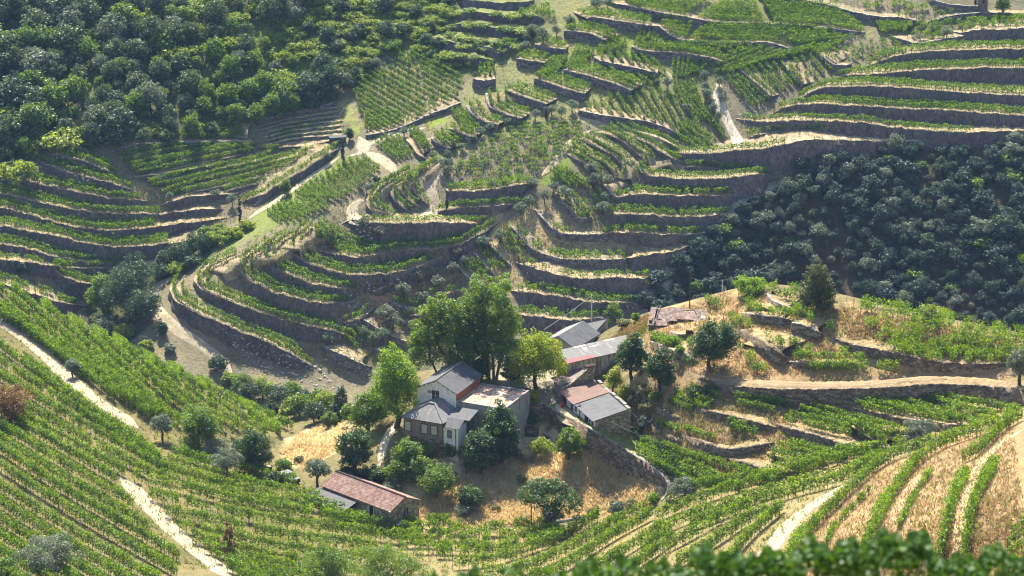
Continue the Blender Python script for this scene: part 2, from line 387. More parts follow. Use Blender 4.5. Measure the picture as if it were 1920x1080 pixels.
def track_mat():
    m, nt, nd, lk = new_mat('dirt_track'); v = coords(nt); at = N(nt, 'ShaderNodeAttribute', attribute_name='col')
    n1 = noise(nt, v, .35, 5, .7); n2 = noise(nt, v, 2.8, 5, .75)
    k1 = ramp(nt, n1, (.3, (.74, .72, .68)), (.65, (1.15, 1.13, 1.1))); k2 = ramp(nt, n2, (.3, (.72, .70, .66)), (.6, (1.1, 1.1, 1.1)))
    cc = mixc(nt, 1.0, at.outputs['Color'], k1, 'MULTIPLY'); cc = mixc(nt, 1.0, cc, k2, 'MULTIPLY')
    finish(nt, cc, .95, n2, .15, .1); return m
M['track'] = track_mat()

# ------------------------------------------------------------------ mesh helpers
def mesh_np(name, V, F, mats, mat_idx=None, smooth=False, v=None, col=None, uv=None):
    """V (n,3); F (m,k) all faces with k corners, or a list of such arrays"""
    me = bpy.data.meshes.new(name)
    Fs = F if isinstance(F, list) else [F]
    V = np.asarray(V, np.float32)
    me.vertices.add(len(V)); me.vertices.foreach_set('co', V.ravel())
    loops = np.concatenate([np.asarray(a, np.int32).ravel() for a in Fs]) if Fs else np.zeros(0, np.int32)
    tot = np.concatenate([np.full(len(a), np.asarray(a).shape[1], np.int32) for a in Fs])
    st = np.concatenate([[0], np.cumsum(tot)[:-1]]).astype(np.int32)
    me.loops.add(len(loops)); me.loops.foreach_set('vertex_index', loops)
    me.polygons.add(len(tot)); me.polygons.foreach_set('loop_start', st); me.polygons.foreach_set('loop_total', tot)
    for mm in (mats if isinstance(mats, (list, tuple)) else [mats]): me.materials.append(mm)
    if mat_idx is not None: me.polygons.foreach_set('material_index', np.asarray(mat_idx, np.int32))
    if smooth: me.polygons.foreach_set('use_smooth', np.ones(len(tot), bool))
    if v is not None:
        a = me.attributes.new('v', 'FLOAT', 'POINT'); a.data.foreach_set('value', np.asarray(v, np.float32))
    if col is not None:
        a = me.attributes.new('col', 'FLOAT_COLOR', 'POINT')
        cc = np.ones((len(V), 4), np.float32); cc[:, :3] = col; a.data.foreach_set('color', cc.ravel())
    if uv is not None:
        l = me.uv_layers.new(name='UVMap'); l.data.foreach_set('uv', np.asarray(uv, np.float32)[loops].ravel())
    me.update(calc_edges=True); me.validate()
    return me
def link(name, me, parent=None, label=None, cat=None, group=None, kind=None, loc=None):
    o = bpy.data.objects.new(name, me); COL.objects.link(o)
    if parent is not None: o.parent = parent
    if loc is not None: o.location = loc
    if label: o['label'] = label
    if cat: o['category'] = cat
    if group: o['group'] = group
    if kind: o['kind'] = kind
    return o
def thing(name, label, cat, loc=(0, 0, 0), rz=0.0, group=None):
    o = link(name, None, None, label, cat, group, None, loc); o.rotation_euler = (0, 0, rz); o.empty_display_size = .5
    return o

class MB:
    """collects quads / polygons with optional uv; builds one mesh"""
    def __init__(s): s.V = []; s.F = []; s.U = []; s.I = []
    def face(s, pts, uv=None, mi=0):
        b = len(s.V); s.V += [tuple(p) for p in pts]; s.U += [tuple(u) for u in uv] if uv else [(0, 0)] * len(pts)
        s.F.append(list(range(b, b + len(pts)))); s.I.append(mi)
    def box(s, x0, x1, y0, y1, z0, z1, mi=0):
        a = [(x0, y0, z0), (x1, y0, z0), (x1, y1, z0), (x0, y1, z0), (x0, y0, z1), (x1, y0, z1), (x1, y1, z1), (x0, y1, z1)]
        for q in ((3, 2, 1, 0), (4, 5, 6, 7), (0, 1, 5, 4), (1, 2, 6, 5), (2, 3, 7, 6), (3, 0, 4, 7)):
            s.face([a[i] for i in q], [(a[i][0] + a[i][1], a[i][2]) for i in q], mi)
    def slab(s, q, th, mi=0, uv=None):
        """a sheet through four corner points (counter-clockwise from above) with thickness downwards"""
        q = [Vector(p) for p in q]; n = (q[1] - q[0]).cross(q[3] - q[0]).normalized()
        lo = [p - n * th for p in q]
        W = (q[1] - q[0]).length; L = (q[3] - q[0]).length
        uv = uv or [(0, 0), (W, 0), (W, L), (0, L)]
        s.face(q, uv, mi); s.face(lo[::-1], uv[::-1], mi)
        for i in range(4):
            j = (i + 1) % 4; s.face([q[i], lo[i], lo[j], q[j]], [uv[i], uv[i], uv[j], uv[j]], mi)
    def tube(s, a, b, r0, r1, n=6, mi=0, caps=True):
        a = Vector(a); b = Vector(b); d = (b - a).normalized(); t = d.orthogonal().normalized(); u = d.cross(t)
        A = [a + (t * math.cos(2 * math.pi * k / n) + u * math.sin(2 * math.pi * k / n)) * r0 for k in range(n)]
        B = [b + (t * math.cos(2 * math.pi * k / n) + u * math.sin(2 * math.pi * k / n)) * r1 for k in range(n)]
        for k in range(n):
            j = (k + 1) % n; s.face([A[k], A[j], B[j], B[k]], None, mi)
        if caps: s.face(A[::-1], None, mi); s.face(B, None, mi)
    def mesh(s, name, mats):
        me = bpy.data.meshes.new(name); me.from_pydata(s.V, [], s.F)
        for mm in (mats if isinstance(mats, (list, tuple)) else [mats]): me.materials.append(mm)
        me.polygons.foreach_set('material_index', np.array(s.I, np.int32))
        l = me.uv_layers.new(name='UVMap'); k = np.concatenate([np.array(f) for f in s.F])
        l.data.foreach_set('uv', np.array(s.U, np.float32)[k].ravel()); me.update(); return me
    def build(s, name, mats, parent=None, **kw): return link(name, s.mesh(name, mats), parent, **kw)

def leaves(C, nrm, size, asp=.8):
    """leaf-sized four-cornered faces at C facing about nrm; size per leaf"""
    n = len(C); a = RNG.normal(size=(n, 3)); nrm = nrm / np.maximum(np.linalg.norm(nrm, axis=1, keepdims=True), 1e-6)
    t = np.cross(nrm, a); t /= np.maximum(np.linalg.norm(t, axis=1, keepdims=True), 1e-6); b = np.cross(nrm, t)
    s = np.asarray(size)[:, None] * .5
    k = RNG.uniform(.05, .35, (n, 1))
    V = np.stack([C - t * s, C - b * s * asp + t * s * k, C + t * s + nrm * s * .25, C + b * s * asp + t * s * k], 1).reshape(-1, 3)
    F = np.arange(4 * n).reshape(n, 4)
    return V, F
def smooth_line(pts, step):
    """Catmull-Rom through the points, resampled about every step units"""
    p = np.asarray(pts, float)
    if len(p) < 2: return p
    q = np.vstack([2 * p[0] - p[1], p, 2 * p[-1] - p[-2]]); out = []
    for i in range(1, len(q) - 2):
        L = np.linalg.norm(q[i + 1] - q[i]); k = max(2, int(L / (step * .5)))
        t = np.linspace(0, 1, k, endpoint=False)[:, None]
        out.append(.5 * ((2 * q[i]) + (-q[i - 1] + q[i + 1]) * t + (2 * q[i - 1] - 5 * q[i] + 4 * q[i + 1] - q[i + 2]) * t ** 2 + (-q[i - 1] + 3 * q[i] - 3 * q[i + 1] + q[i + 2]) * t ** 3))
    return resample(np.vstack(out + [q[-2][None]]), step)
def resample(p, step):
    p = np.asarray(p, float); d = np.concatenate([[0], np.cumsum(np.linalg.norm(np.diff(p, axis=0), axis=1))])
    n = max(2, int(round(d[-1] / step)) + 1); s = np.linspace(0, d[-1], n)
    return np.stack([np.interp(s, d, p[:, k]) for k in range(p.shape[1])], 1)
def inside(px, py, poly):
    px = np.asarray(px, float); py = np.asarray(py, float); r = np.zeros(px.shape, bool); n = len(poly)
    for i in range(n):
        x0, y0 = poly[i]; x1, y1 = poly[(i + 1) % n]
        if y0 == y1: continue
        k = ((y0 > py) != (y1 > py)) & (px < (x1 - x0) * (py - y0) / (y1 - y0) + x0); r ^= k
    return r
# ------------------------------------------------------------------ ground sheet
PXV, PYV, PDV = proj(MX, MY, HZ)
FARV = MY > 585
gcol = np.empty(MX.shape + (3,))
gcol[...] = (.165, .140, .062)
gcol[FARV] = (.190, .165, .105)
jx = PXV + RNG.normal(0, 5, MX.shape); jy = PYV + RNG.normal(0, 4, MX.shape)
ZONES = [
 (1, (.195, .195, .085), [(930, 100), (1010, 0), (1100, -60), (1350, -60), (1650, 60), (1350, 150), (1330, 260), (1100, 230), (900, 262), (800, 330), (820, 262), (880, 160)]),
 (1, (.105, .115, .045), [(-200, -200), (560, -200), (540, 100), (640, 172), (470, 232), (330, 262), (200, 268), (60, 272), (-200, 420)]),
 (1, (.150, .190, .045), [(440, 110), (500, 30), (560, -60), (760, -60), (760, 60), (700, 105), (650, 160), (560, 160)]),
 (1, (.130, .150, .055), [(700, 105), (760, -60), (1010, -60), (1010, 60), (930, 130), (880, 140), (760, 100)]),
 (1, (.30, .235, .125), [(60, 210), (130, 195), (230, 225), (150, 240)]),
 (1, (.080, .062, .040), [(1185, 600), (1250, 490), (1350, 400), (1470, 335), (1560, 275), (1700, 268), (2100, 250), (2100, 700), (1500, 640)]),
 (1, (.30, .275, .250), [(1195, 600), (1225, 520), (1330, 420), (1440, 340), (1455, 350), (1380, 400), (1290, 470), (1240, 560)]),
 (1, (.075, .085, .035), [(150, 600), (180, 520), (290, 480), (400, 448), (440, 468), (310, 520), (270, 560), (250, 660)]),
 (1, (.215, .180, .150), [(30, 340), (100, 265), (205, 262), (180, 330), (50, 420)]),
 (1, (.165, .195, .055), [(395, 470), (450, 418), (520, 378), (600, 325), (640, 290), (660, 300), (580, 380), (600, 410), (520, 425), (440, 462)]),
 (1, (.250, .270, .080), [(632, 192), (650, 186), (682, 252), (668, 262), (645, 225)]),
 (1, (.210, .260, .050), [(795, 232), (822, 210), (838, 228), (808, 246)]),
 (1, (.190, .240, .050), [(1010, 345), (1058, 285), (1078, 300), (1032, 350)]),
 (1, (.220, .250, .060), [(1120, 58), (1190, 70), (1250, 150), (1225, 150), (1170, 95)]),
 (1, (.155, .140, .075), [(590, 690), (640, 600), (740, 540), (880, 520), (900, 640), (800, 700)]),
 (1, (.300, .180, .100), [(690, 560), (760, 510), (860, 520), (800, 570), (700, 620)]),
 (1, (.330, .250, .135), [(850, 430), (1000, 390), (1180, 470), (1060, 490), (960, 560), (860, 520)]),
 (0, (.54, .43, .245), [(735, 990), (770, 880), (880, 830), (980, 805), (1060, 800), (1160, 850), (1255, 925), (1230, 955), (1000, 990)]),
 (0, (.52, .41, .23), [(520, 845), (560, 815), (660, 775), (660, 830), (570, 885)]),
 (0, (.330, .225, .115), [(1190, 640), (1240, 580), (1360, 545), (1700, 590), (1930, 640), (1930, 700), (1380, 720), (1200, 690)]),
 (0, (.300, .255, .190), [(935, 770), (945, 690), (1060, 688), (1066, 780), (1020, 775)]),
 (0, (.200, .240, .055), [(1066, 772), (1100, 790), (1140, 800), (1240, 870), (1268, 905), (1245, 905), (1190, 860), (1090, 800)]),
 (0, (.290, .205, .110), [(1170, 690), (1400, 722), (1930, 710), (1930, 770), (1650, 850), (1500, 890), (1280, 900), (1180, 820)]),
 (0, (.290, .205, .105), [(1380, 1100), (1440, 1030), (1560, 920), (1660, 865), (1930, 770), (1930, 1100)]),
 (0, (.230, .185, .085), [(740, 1000), (1250, 930), (1650, 850), (1380, 1080), (800, 1080)]),
]
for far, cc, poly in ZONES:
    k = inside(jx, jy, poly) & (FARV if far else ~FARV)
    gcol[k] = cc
ny, nx = MX.shape
ii = np.arange(ny * nx).reshape(ny, nx)
gF = np.stack([ii[:-1, :-1], ii[:-1, 1:], ii[1:, 1:], ii[1:, :-1]], -1).reshape(-1, 4)
gV = np.stack([MX, MY, HZ], -1).reshape(-1, 3)
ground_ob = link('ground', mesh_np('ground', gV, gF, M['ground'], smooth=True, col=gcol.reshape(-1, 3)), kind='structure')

# ------------------------------------------------------------------ banks and stone walls that carry the terraces
TREAD_V, TREAD_F, TREAD_C = [], [], []
BANK_V, BANK_F = [], []
_tn = _bn = 0
ROWS = []                                                  # every vine row: dict(P, zone, ...)
WALL_REG = []
def ribbon(pts, hpx, far=1, ends='tt', wall=None, rows=(), dmax=9.0, spacing=2.0, first=.9, zone=None, sparse=0.0, batter=None, vh=1.45, side=0,
           tcol=None, cut=(0, 1), wallcut=None, slope=.04, tall=0):
    global _tn, _bn
    p = smooth_line(pts, 4.0); n = len(p); t = np.linspace(0, 1, n)
    y0 = FAR if far else NEAR
    hp = np.interp(t, np.linspace(0, 1, len(hpx)), hpx) if isinstance(hpx, (list, tuple)) else np.full(n, float(hpx))
    g0 = hit(p[:, 0], p[:, 1], 0, y0); d = g0[:, 1] / .95
    h = hp * d / (FPX * .95)
    tl = .14
    if ends[0] == 't': h = h * np.clip(t / tl + .08, 0, 1)
    if ends[1] == 't': h = h * np.clip((1 - t) / tl + .08, 0, 1)
    T = hit(p[:, 0], p[:, 1], h, y0)
    if n > 8:                                              # even out small jumps in depth
        k = np.ones(5) / 5
        for a in range(3):
            q = np.pad(T[:, a], 2, mode='edge'); T[:, a] = np.convolve(q, k, 'valid')
    tg = np.gradient(T[:, :2], axis=0); tg /= np.maximum(np.linalg.norm(tg, axis=1, keepdims=True), 1e-6)
    nr = np.stack([-tg[:, 1], tg[:, 0]], 1)
    e = 1.5
    gs = ground(T[:, 0] + nr[:, 0] * e, T[:, 1] + nr[:, 1] * e) - ground(T[:, 0] - nr[:, 0] * e, T[:, 1] - nr[:, 1] * e)
    if (gs.sum() < 0) if side == 0 else side < 0: nr = -nr
    if n > 8:
        for a in range(2):
            q = np.pad(nr[:, a], 2, mode='edge'); nr[:, a] = np.convolve(q, np.ones(5) / 5, 'valid')
        nr /= np.maximum(np.linalg.norm(nr, axis=1, keepdims=True), 1e-6)
    if not wall and n > 8:                                 # earth banks wander and crumble
        wob = np.convolve(RNG.normal(0, 1, n + 4), np.ones(5) / 5, 'valid') * 2.2
        T[:, :2] += nr * (wob * .16)[:, None]; T[:, 2] += np.convolve(RNG.normal(0, 1, n + 2), np.ones(3) / 3, 'valid') * .16 * np.clip(h, 0, 2) / 2
    ds = np.arange(.5, dmax + .1, .5)
    gg = ground(T[:, 0:1] + nr[:, 0:1] * ds, T[:, 1:2] + nr[:, 1:2] * ds)
    over = gg > T[:, 2:3] + slope * ds
    k = over.argmax(1); D = np.where(over.any(1), ds[k], dmax); D = np.maximum(D, .8)
    if n > 10: D = np.convolve(np.pad(D, 3, mode='edge'), np.ones(7) / 7, 'valid')
    # tread
    fr = np.array([0, .2, .45, .72, 1.0])
    X = T[:, None, 0] + nr[:, None, 0] * D[:, None] * fr; Y = T[:, None, 1] + nr[:, None, 1] * D[:, None] * fr
    Z = T[:, None, 2] + slope * D[:, None] * fr + RNG.normal(0, .05, X.shape)
    XE = T[:, 0] + nr[:, 0] * (D + 1.0); YE = T[:, 1] + nr[:, 1] * (D + 1.0)
    ZE = np.minimum(ground(XE, YE) - .5, Z[:, -1])
    X = np.concatenate([X, XE[:, None]], 1); Y = np.concatenate([Y, YE[:, None]], 1); Z = np.concatenate([Z, ZE[:, None]], 1)
    m = X.shape[1]; ids = np.arange(n * m).reshape(n, m)
    F = np.stack([ids[:-1, :-1], ids[1:, :-1], ids[1:, 1:], ids[:-1, 1:]], -1).reshape(-1, 4)
    V = np.stack([X, Y, Z], -1).reshape(-1, 3)
    TREAD_V.append(V); TREAD_F.append(F + _tn); _tn += len(V)
    base = np.array(tcol or ((.285, .230, .145) if far else (.30, .225, .12)))
    cc = np.tile(base, (len(V), 1)).reshape(n, m, 3)
    cc[:, 0] *= 1.35; cc *= RNG.uniform(.85, 1.15, (n, 1, 1)); TREAD_C.append(cc.reshape(-1, 3))
    # face
    if wall:
        b = .10; th = .55; up = .12
        o = T.copy(); base_z = ground(T[:, 0] - nr[:, 0] * b * h, T[:, 1] - nr[:, 1] * b * h) - .8
        if tall: base_z = base_z - tall
        rag = RNG.normal(0, .06, n)
        P0 = np.stack([T[:, 0] - nr[:, 0] * b * h, T[:, 1] - nr[:, 1] * b * h, base_z], 1)
        P1 = np.stack([T[:, 0] - nr[:, 0] * .03, T[:, 1] - nr[:, 1] * .03, T[:, 2] + up + rag], 1)
        P2 = np.stack([T[:, 0] + nr[:, 0] * th, T[:, 1] + nr[:, 1] * th, T[:, 2] + up + rag], 1)
        P3 = np.stack([T[:, 0] + nr[:, 0] * th, T[:, 1] + nr[:, 1] * th, T[:, 2] - .6], 1)
        W = np.stack([P0, P1, P2, P3], 1); ids = np.arange(n * 4).reshape(n, 4)
        F = np.stack([ids[:-1, :-1], ids[:-1, 1:], ids[1:, 1:], ids[1:, :-1]], -1)
        if np.cross(np.r_[tg[n // 2], 0], np.r_[nr[n // 2], 0])[2] < 0: F = F[..., ::-1]
        mi = np.tile([0, 1, 0], n - 1); F = F.reshape(-1, 4)
        caps = np.array([[ids[0, 3], ids[0, 2], ids[0, 1], ids[0, 0]], [ids[-1, 0], ids[-1, 1], ids[-1, 2], ids[-1, 3]]])
        me = mesh_np('retaining_wall', W.reshape(-1, 3), np.vstack([F, caps]), [M[wall[1]], M['capstone' if len(wall) < 3 else wall[2]]], np.concatenate([mi, [0, 0]]))
        WALL_REG.append(link('retaining_wall', me, None, wall[0], 'stone wall', 'dry stone terrace walls', 'thing'))
    else:
        bt = .42 if batter is None else batter
        K = 5; fk = np.linspace(0, 1, K)
        bx = T[:, 0] - nr[:, 0] * bt * h; by = T[:, 1] - nr[:, 1] * bt * h; bz = ground(bx, by) - .7
        # carry the foot down the slope of the face
        W = np.empty((n, K, 3))
        for j, q in enumerate(fk):
            W[:, j, 0] = bx * (1 - q) + T[:, 0] * q; W[:, j, 1] = by * (1 - q) + T[:, 1] * q; W[:, j, 2] = bz * (1 - q) + T[:, 2] * q
        jit = RNG.normal(0, .16, (n, K)) * np.clip(h, .3, 3)[:, None] / 3 * 1.4
        jit[:, -1] *= .4
        W[..., 0] -= nr[:, None, 0] * jit; W[..., 1] -= nr[:, None, 1] * jit
        W[:, -1, 2] += .02
        ids = np.arange(n * K).reshape(n, K)
        F = np.stack([ids[:-1, :-1], ids[:-1, 1:], ids[1:, 1:], ids[1:, :-1]], -1).reshape(-1, 4)
        BANK_V.append(W.reshape(-1, 3)); BANK_F.append(F + _bn); _bn += n * K
    # vine rows along it
    a, bq = int(cut[0] * (n - 1)), int(cut[1] * (n - 1)) + 1
    for r in range(rows if isinstance(rows, int) else 0):
        off = first + r * spacing
        ok = D[a:bq] > off + .1
        if ok.sum() < 4: break
        q = np.stack([T[a:bq, 0] + nr[a:bq, 0] * off, T[a:bq, 1] + nr[a:bq, 1] * off, T[a:bq, 2] + slope * off], 1)
        i0 = ok.argmax(); i1 = len(ok) - ok[::-1].argmax()
        if i1 - i0 > 4:
            ROWS.append(dict(P=q[i0:i1], zone=zone or 'terrace', far=far, sparse=sparse, h=vh))
    return T, nr, D
G = 'drystone'
def B(pts, h, rows, zone, **k): return ribbon(pts, h, 1, rows=rows, zone=zone, **k)
def WL(pts, h, label, rows=0, zone=None, **k):
    k.setdefault('ends', 'bb'); return ribbon(pts, h, 1, wall=(label, G), rows=rows, zone=zone, **k)

# high dark banks at the upper right of the valley side
Z1 = 'on the long dark banks above the wood, bank %s'
B([(1780,57),(1803,62),(1830,57),(1920,53),(2120,52)], [16,27,28,28,28], 0, None, ends='tb')
B([(1625,126),(1655,113),(1683,105),(1725,99),(1775,95),(1850,93),(1920,92),(2120,92)], [16,22,24,25,25,25], 2, Z1 % 'one', ends='tb')
B([(1565,145),(1600,141),(1660,138),(1713,133),(1780,130),(1840,128),(1920,128),(2120,128)], [12,18,20,22,24,24], 2, Z1 % 'two', ends='tb')
B([(1500,190),(1512,179),(1530,169),(1563,163),(1630,162),(1713,166),(1780,172),(1860,177),(1920,180),(2120,184)], [12,20,24,24,26,26,26], 2, Z1 % 'three', ends='tb')
B([(1445,216),(1460,207),(1480,200),(1530,195),(1580,197),(1680,203),(1780,208),(1920,217),(2120,220)], [8,16,20,20,24,28,28], 2, Z1 % 'four', ends='tb')
B([(1378,222),(1430,229),(1513,226),(1613,230),(1680,240),(1780,248),(1850,247),(1920,246),(2120,246)], [12,18,22,24,22,16,14], 1, Z1 % 'five', ends='tb', cut=(0,.6))
B([(1395,262),(1430,252),(1480,248),(1560,251)], 5, 2, Z1 % 'six', sparse=.2)
B([(1245,279),(1280,288),(1330,288),(1377,283),(1430,279),(1487,267),(1547,262),(1680,265),(1800,262)], [12,20,30,40,40,26,16,10,8], 1, 'along the rim of the track above the scree', ends='tt', cut=(0,.42))
B([(1190,308),(1202,322),(1217,330),(1277,336),(1340,336),(1390,331),(1430,327),(1462,335)], [10,18,22,22,26,30,30,12], 1, 'on the bank ending in the scree, upper', cut=(0,.95))
B([(1280,314),(1330,314),(1358,319),(1420,322)], 8, 1, 'on the short bank over the scree')
B([(1150,368),(1165,370),(1183,366),(1227,366),(1280,367),(1340,367),(1400,364)], [12,18,19,20,20,18,10], 2, 'on the bank above the scree edge, one', sparse=.15, cut=(0,.9))
B([(1120,404),(1143,401),(1200,403),(1280,407),(1340,404),(1385,394)], [10,18,20,20,18,8], 2, 'on the bank above the scree edge, two', sparse=.2)
B([(1130,438),(1185,436),(1240,440),(1285,440),(1332,436)], [12,17,18,18,10], 2, 'on the bank above the scree edge, three', sparse=.25)
B([(1168,485),(1210,478),(1260,472),(1300,455)], [20,22,22,12], 0, None)
B([(965,492),(1000,503),(1030,511),(1060,519),(1093,522),(1177,522),(1215,520),(1245,512)], [18,30,36,36,36,30,12], 1, 'on the bank behind the tall poplars, one', sparse=.2)
B([(955,545),(985,548),(1015,552),(1060,558),(1110,567),(1180,567),(1215,566)], [18,26,30,32,26,10], 2, 'on the bank behind the tall poplars, two', sparse=.2)
B([(950,592),(985,592),(1020,596),(1077,601),(1135,597),(1180,590)], [18,24,26,24,12], 2, 'on the bank behind the tall poplars, three', sparse=.2)
# stepped stone walls in the middle
WL([(1375,128),(1387,132),(1410,152),(1430,170),(1447,183)], 9, 'low stone wall running downhill beside the olive lined track', ends='tb')
WL([(1460,112),(1470,122),(1488,142),(1505,160)], 8, 'narrow stone wall between two downhill vine plots', ends='tb')
WL([(1530,97),(1540,104),(1552,114),(1567,123),(1600,121)], 11, 'angled stone wall above the long dark banks', ends='tt')
WL([(1668,68),(1680,71),(1700,77),(1718,82),(1757,76),(1797,70),(1835,58)], 12, 'bent stone wall below a small clipped olive', ends='tt')
WL([(1420,0),(1470,0),(1517,2),(1563,13),(1600,23),(1650,32),(1692,34),(1735,43)], 10, 'long curving stone wall above the densest vine plot', ends='tt', zone='above the densest vine plot')
WL([(1735,43),(1760,36),(1790,29),(1840,25),(1920,26),(2120,27)], 8, 'stone wall under the round tree on the skyline terrace', ends='tb')
WL([(1128,2),(1148,6),(1177,11),(1210,19),(1245,26),(1280,31),(1307,37),(1355,43),(1438,45),(1497,48),(1560,54),(1625,62)], [10,12,12,12,10,8,8,8,9,9,8], 'longest stone wall under the dense upper vine plots', ends='tt')
WL([(1100,37),(1105,33),(1127,35),(1177,43),(1222,49)], 14, 'stone wall below a strip of dense vines and two olives', 3, 'on the wall terrace below two olives')
WL([(1217,50),(1227,48),(1240,53),(1253,65),(1280,77),(1305,79),(1363,81),(1430,80),(1447,82),(1470,88),(1480,94)], [10,10,10,10,9,8,8,8,8,6], 'S shaped stone wall with a pale curved end', ends='bt')
WL([(1055,58),(1075,60),(1102,63),(1120,70),(1132,77)], 12, 'short stone wall right under an olive and a dense vine strip', 3, 'on the short wall below an olive')
WL([(1000,82),(1015,87),(1035,91),(1063,94)], 10, 'small stone wall under three olives in a row', 3, 'on the small wall under three olives')
WL([(966,110),(982,114),(1000,116),(1022,119)], 12, 'small stone wall at the edge of the scrub terraces', 3, 'on the small wall beside the scrub')
WL([(1182,85),(1186,90),(1195,94),(1220,97),(1280,101),(1315,106),(1340,112),(1352,117)], 11, 'stone wall with a rounded end beneath a fan of short rows', 3, 'on the wall with a rounded end')
WL([(1111,106),(1127,115),(1167,123),(1205,131),(1235,138)], 14, 'tall stone wall below a fan of slanting rows')
WL([(1054,131),(1063,134),(1102,143),(1127,151),(1143,155),(1165,163),(1184,172)], 14, 'two step stone wall with a slab of pale rock', 3, 'on the two step wall')
WL([(999,146),(1010,151),(1035,159),(1060,168),(1098,177)], 14, 'stone wall curving down beside a small path', 3, 'on the wall curving beside a path')
WL([(945,169),(973,180),(1000,189),(1025,197)], 13, 'stone wall above a line of small grey olives', 3, 'on the wall above grey olives')
WL([(910,173),(912,188),(916,199),(940,213),(977,224)], 12, 'L shaped stone wall with a steep return', 3, 'on the L shaped wall')
WL([(884,146),(888,149),(897,151),(910,152),(932,148)], 15, 'round stone bastion with one olive on top', ends='bb', dmax=6)
WL([(872,196),(877,204),(884,212),(900,226),(918,232),(934,236)], 13, 'curved stone wall under two leaning vine rows', 2, 'on the curved wall with leaning rows')
WL([(842,240),(848,245),(858,249),(885,259)], 12, 'short curved wall above a grey olive hedge', 2, 'on the short curved wall')
WL([(806,256),(810,262),(818,268),(842,281)], 10, 'small curved wall below a bright grassy corner', 2, 'on the small wall below bright grass')
B([(760,258),(766,268),(775,282),(785,290),(800,298)], 9, 0, None, tcol=(.29,.215,.14))
WL([(683,254),(700,252),(723,248),(750,240),(775,230),(807,215),(840,203),(867,192)], [6,6,5,5,7,8,6], 'low stone wall along the foot of the big slanting plot')
WL([(1082,207),(1100,211),(1127,216),(1177,223),(1210,228),(1243,238),(1265,248),(1285,260)], [8,12,14,14,13,12,12,8], 'long curved stone wall above the pale hill road', ends='bt')
# corner walls left of the scree
WL([(1125,345),(1135,350),(1143,361),(1152,370),(1165,371),(1185,365)], 9, 'bent stone wall behind two olives', ends='tt')
WL([(1032,362),(1042,368),(1052,377),(1067,393),(1085,411),(1113,407)], [6,7,8,9,10,8], 'long slanting wall with a dark lower corner', 3, 'inside the long slanting wall', sparse=.35, ends='tt')
WL([(1000,391),(1010,402),(1025,419),(1040,434),(1055,439),(1075,440),(1142,440)], [6,8,10,11,12,13,13], 'wall that turns a sharp corner to run level', 4, 'inside the sharp cornered wall', sparse=.4, ends='tb', dmax=14)
WL([(955,422),(970,438),(985,455),(997,468),(1025,479),(1052,487),(1100,488),(1176,487)], [8,10,12,14,19,23,23,23], 'highest stone wall of all, bending round a dry vine plot', 5, 'inside the highest wall', sparse=.4, ends='tb', dmax=16)
WL([(910,452),(925,467),(942,484),(960,501)], 9, 'slanting stone wall left of a dry plot', ends='tt')
WL([(884,471),(900,488),(915,504),(930,519)], 8, 'slanting stone wall that starts under an olive', ends='tt')
WL([(858,500),(870,514),(882,526),(895,540)], 8, 'slanting stone wall nearest the tall poplars', ends='tt')
WL([(728,565),(745,573),(758,577),(785,578)], 10, 'dark stone wall under two olives by orange grass', ends='tt')
WL([(676,596),(690,605),(702,613),(720,623)], 12, 'dark sloping wall below an orange grass patch', ends='tt')
WL([(745,601),(765,607),(788,613)], 7, 'short pale wall behind the bright green tree', ends='tt')
WL([(726,626),(735,631),(745,636),(775,643)], 11, 'wall with a pale top beside a lone olive', ends='tt')
WL([(600,648),(618,656),(633,662),(655,672),(675,682),(700,691)], [10,16,20,22,20,14], 'broad dark wall sloping down behind the bright tree', ends='tt')
WL([(698,652),(715,658),(735,666)], 12, 'broken wall end beside a stone stair', ends='tt')
# earth banks of the left hillside
ZL = 'on the bank of the far western terraces, %s'
B([(88,264),(110,270),(133,275),(160,281),(178,292)], [8,12,14,14,8], 1, ZL % 'topmost')
B([(75,282),(103,290),(150,301),(175,309),(200,320),(222,332)], [8,14,18,18,16,8], 2, ZL % 'second')
B([(68,303),(100,314),(133,325),(167,333),(200,342),(230,350),(256,361)], [8,14,18,18,18,14,8], 2, ZL % 'third')
B([(-170,325),(0,332),(50,340),(83,348),(117,355),(150,361),(183,368),(233,373),(285,378)], [16,17,18,18,18,18,17,16,8], 2, ZL % 'fourth', ends='bt')
B([(-170,352),(0,364),(33,370),(67,378),(108,387),(150,394),(183,398),(233,401),(290,402),(320,398)], [16,17,17,18,18,18,16,15,12,8], 2, ZL % 'fifth', ends='bt')
B([(-170,376),(0,390),(50,403),(100,417),(150,427),(200,432),(240,431),(275,428),(320,421),(370,416),(428,408)], [17,18,18,18,18,18,18,17,16,14,10], 2, ZL % 'sixth', ends='bt', cut=(0,.78))
B([(-170,412),(0,425),(50,433),(100,441),(150,454),(200,462),(240,464),(267,463),(320,456),(360,449),(425,432)], [20,22,22,22,22,22,22,22,22,18,12], 2, ZL % 'seventh', ends='bt', cut=(0,.82))
B([(-170,445),(0,458),(50,467),(100,480),(150,490),(183,494),(235,494)], [16,17,17,17,17,16,8], 2, ZL % 'eighth', ends='bt')
B([(-170,478),(0,488),(50,492),(80,497),(117,502),(160,503),(213,502),(235,500)], [20,24,24,20,18,20,18,10], 1, ZL % 'ninth', ends='bt', sparse=.3)
B([(85,500),(100,509),(117,519),(150,529),(175,533),(190,532)], [10,18,22,24,22,12], 2, ZL % 'tenth')
B([(-40,520),(0,530),(42,545),(80,557),(110,567),(165,574)], [12,14,14,16,18,8], 2, ZL % 'lowest', ends='bt', sparse=.2)
WL([(205,288),(225,279),(250,273),(285,269),(320,267),(400,266),(476,266)], [5,9,10,10,10,9,8], 'low grey wall along the foot of the wood', ends='tb')
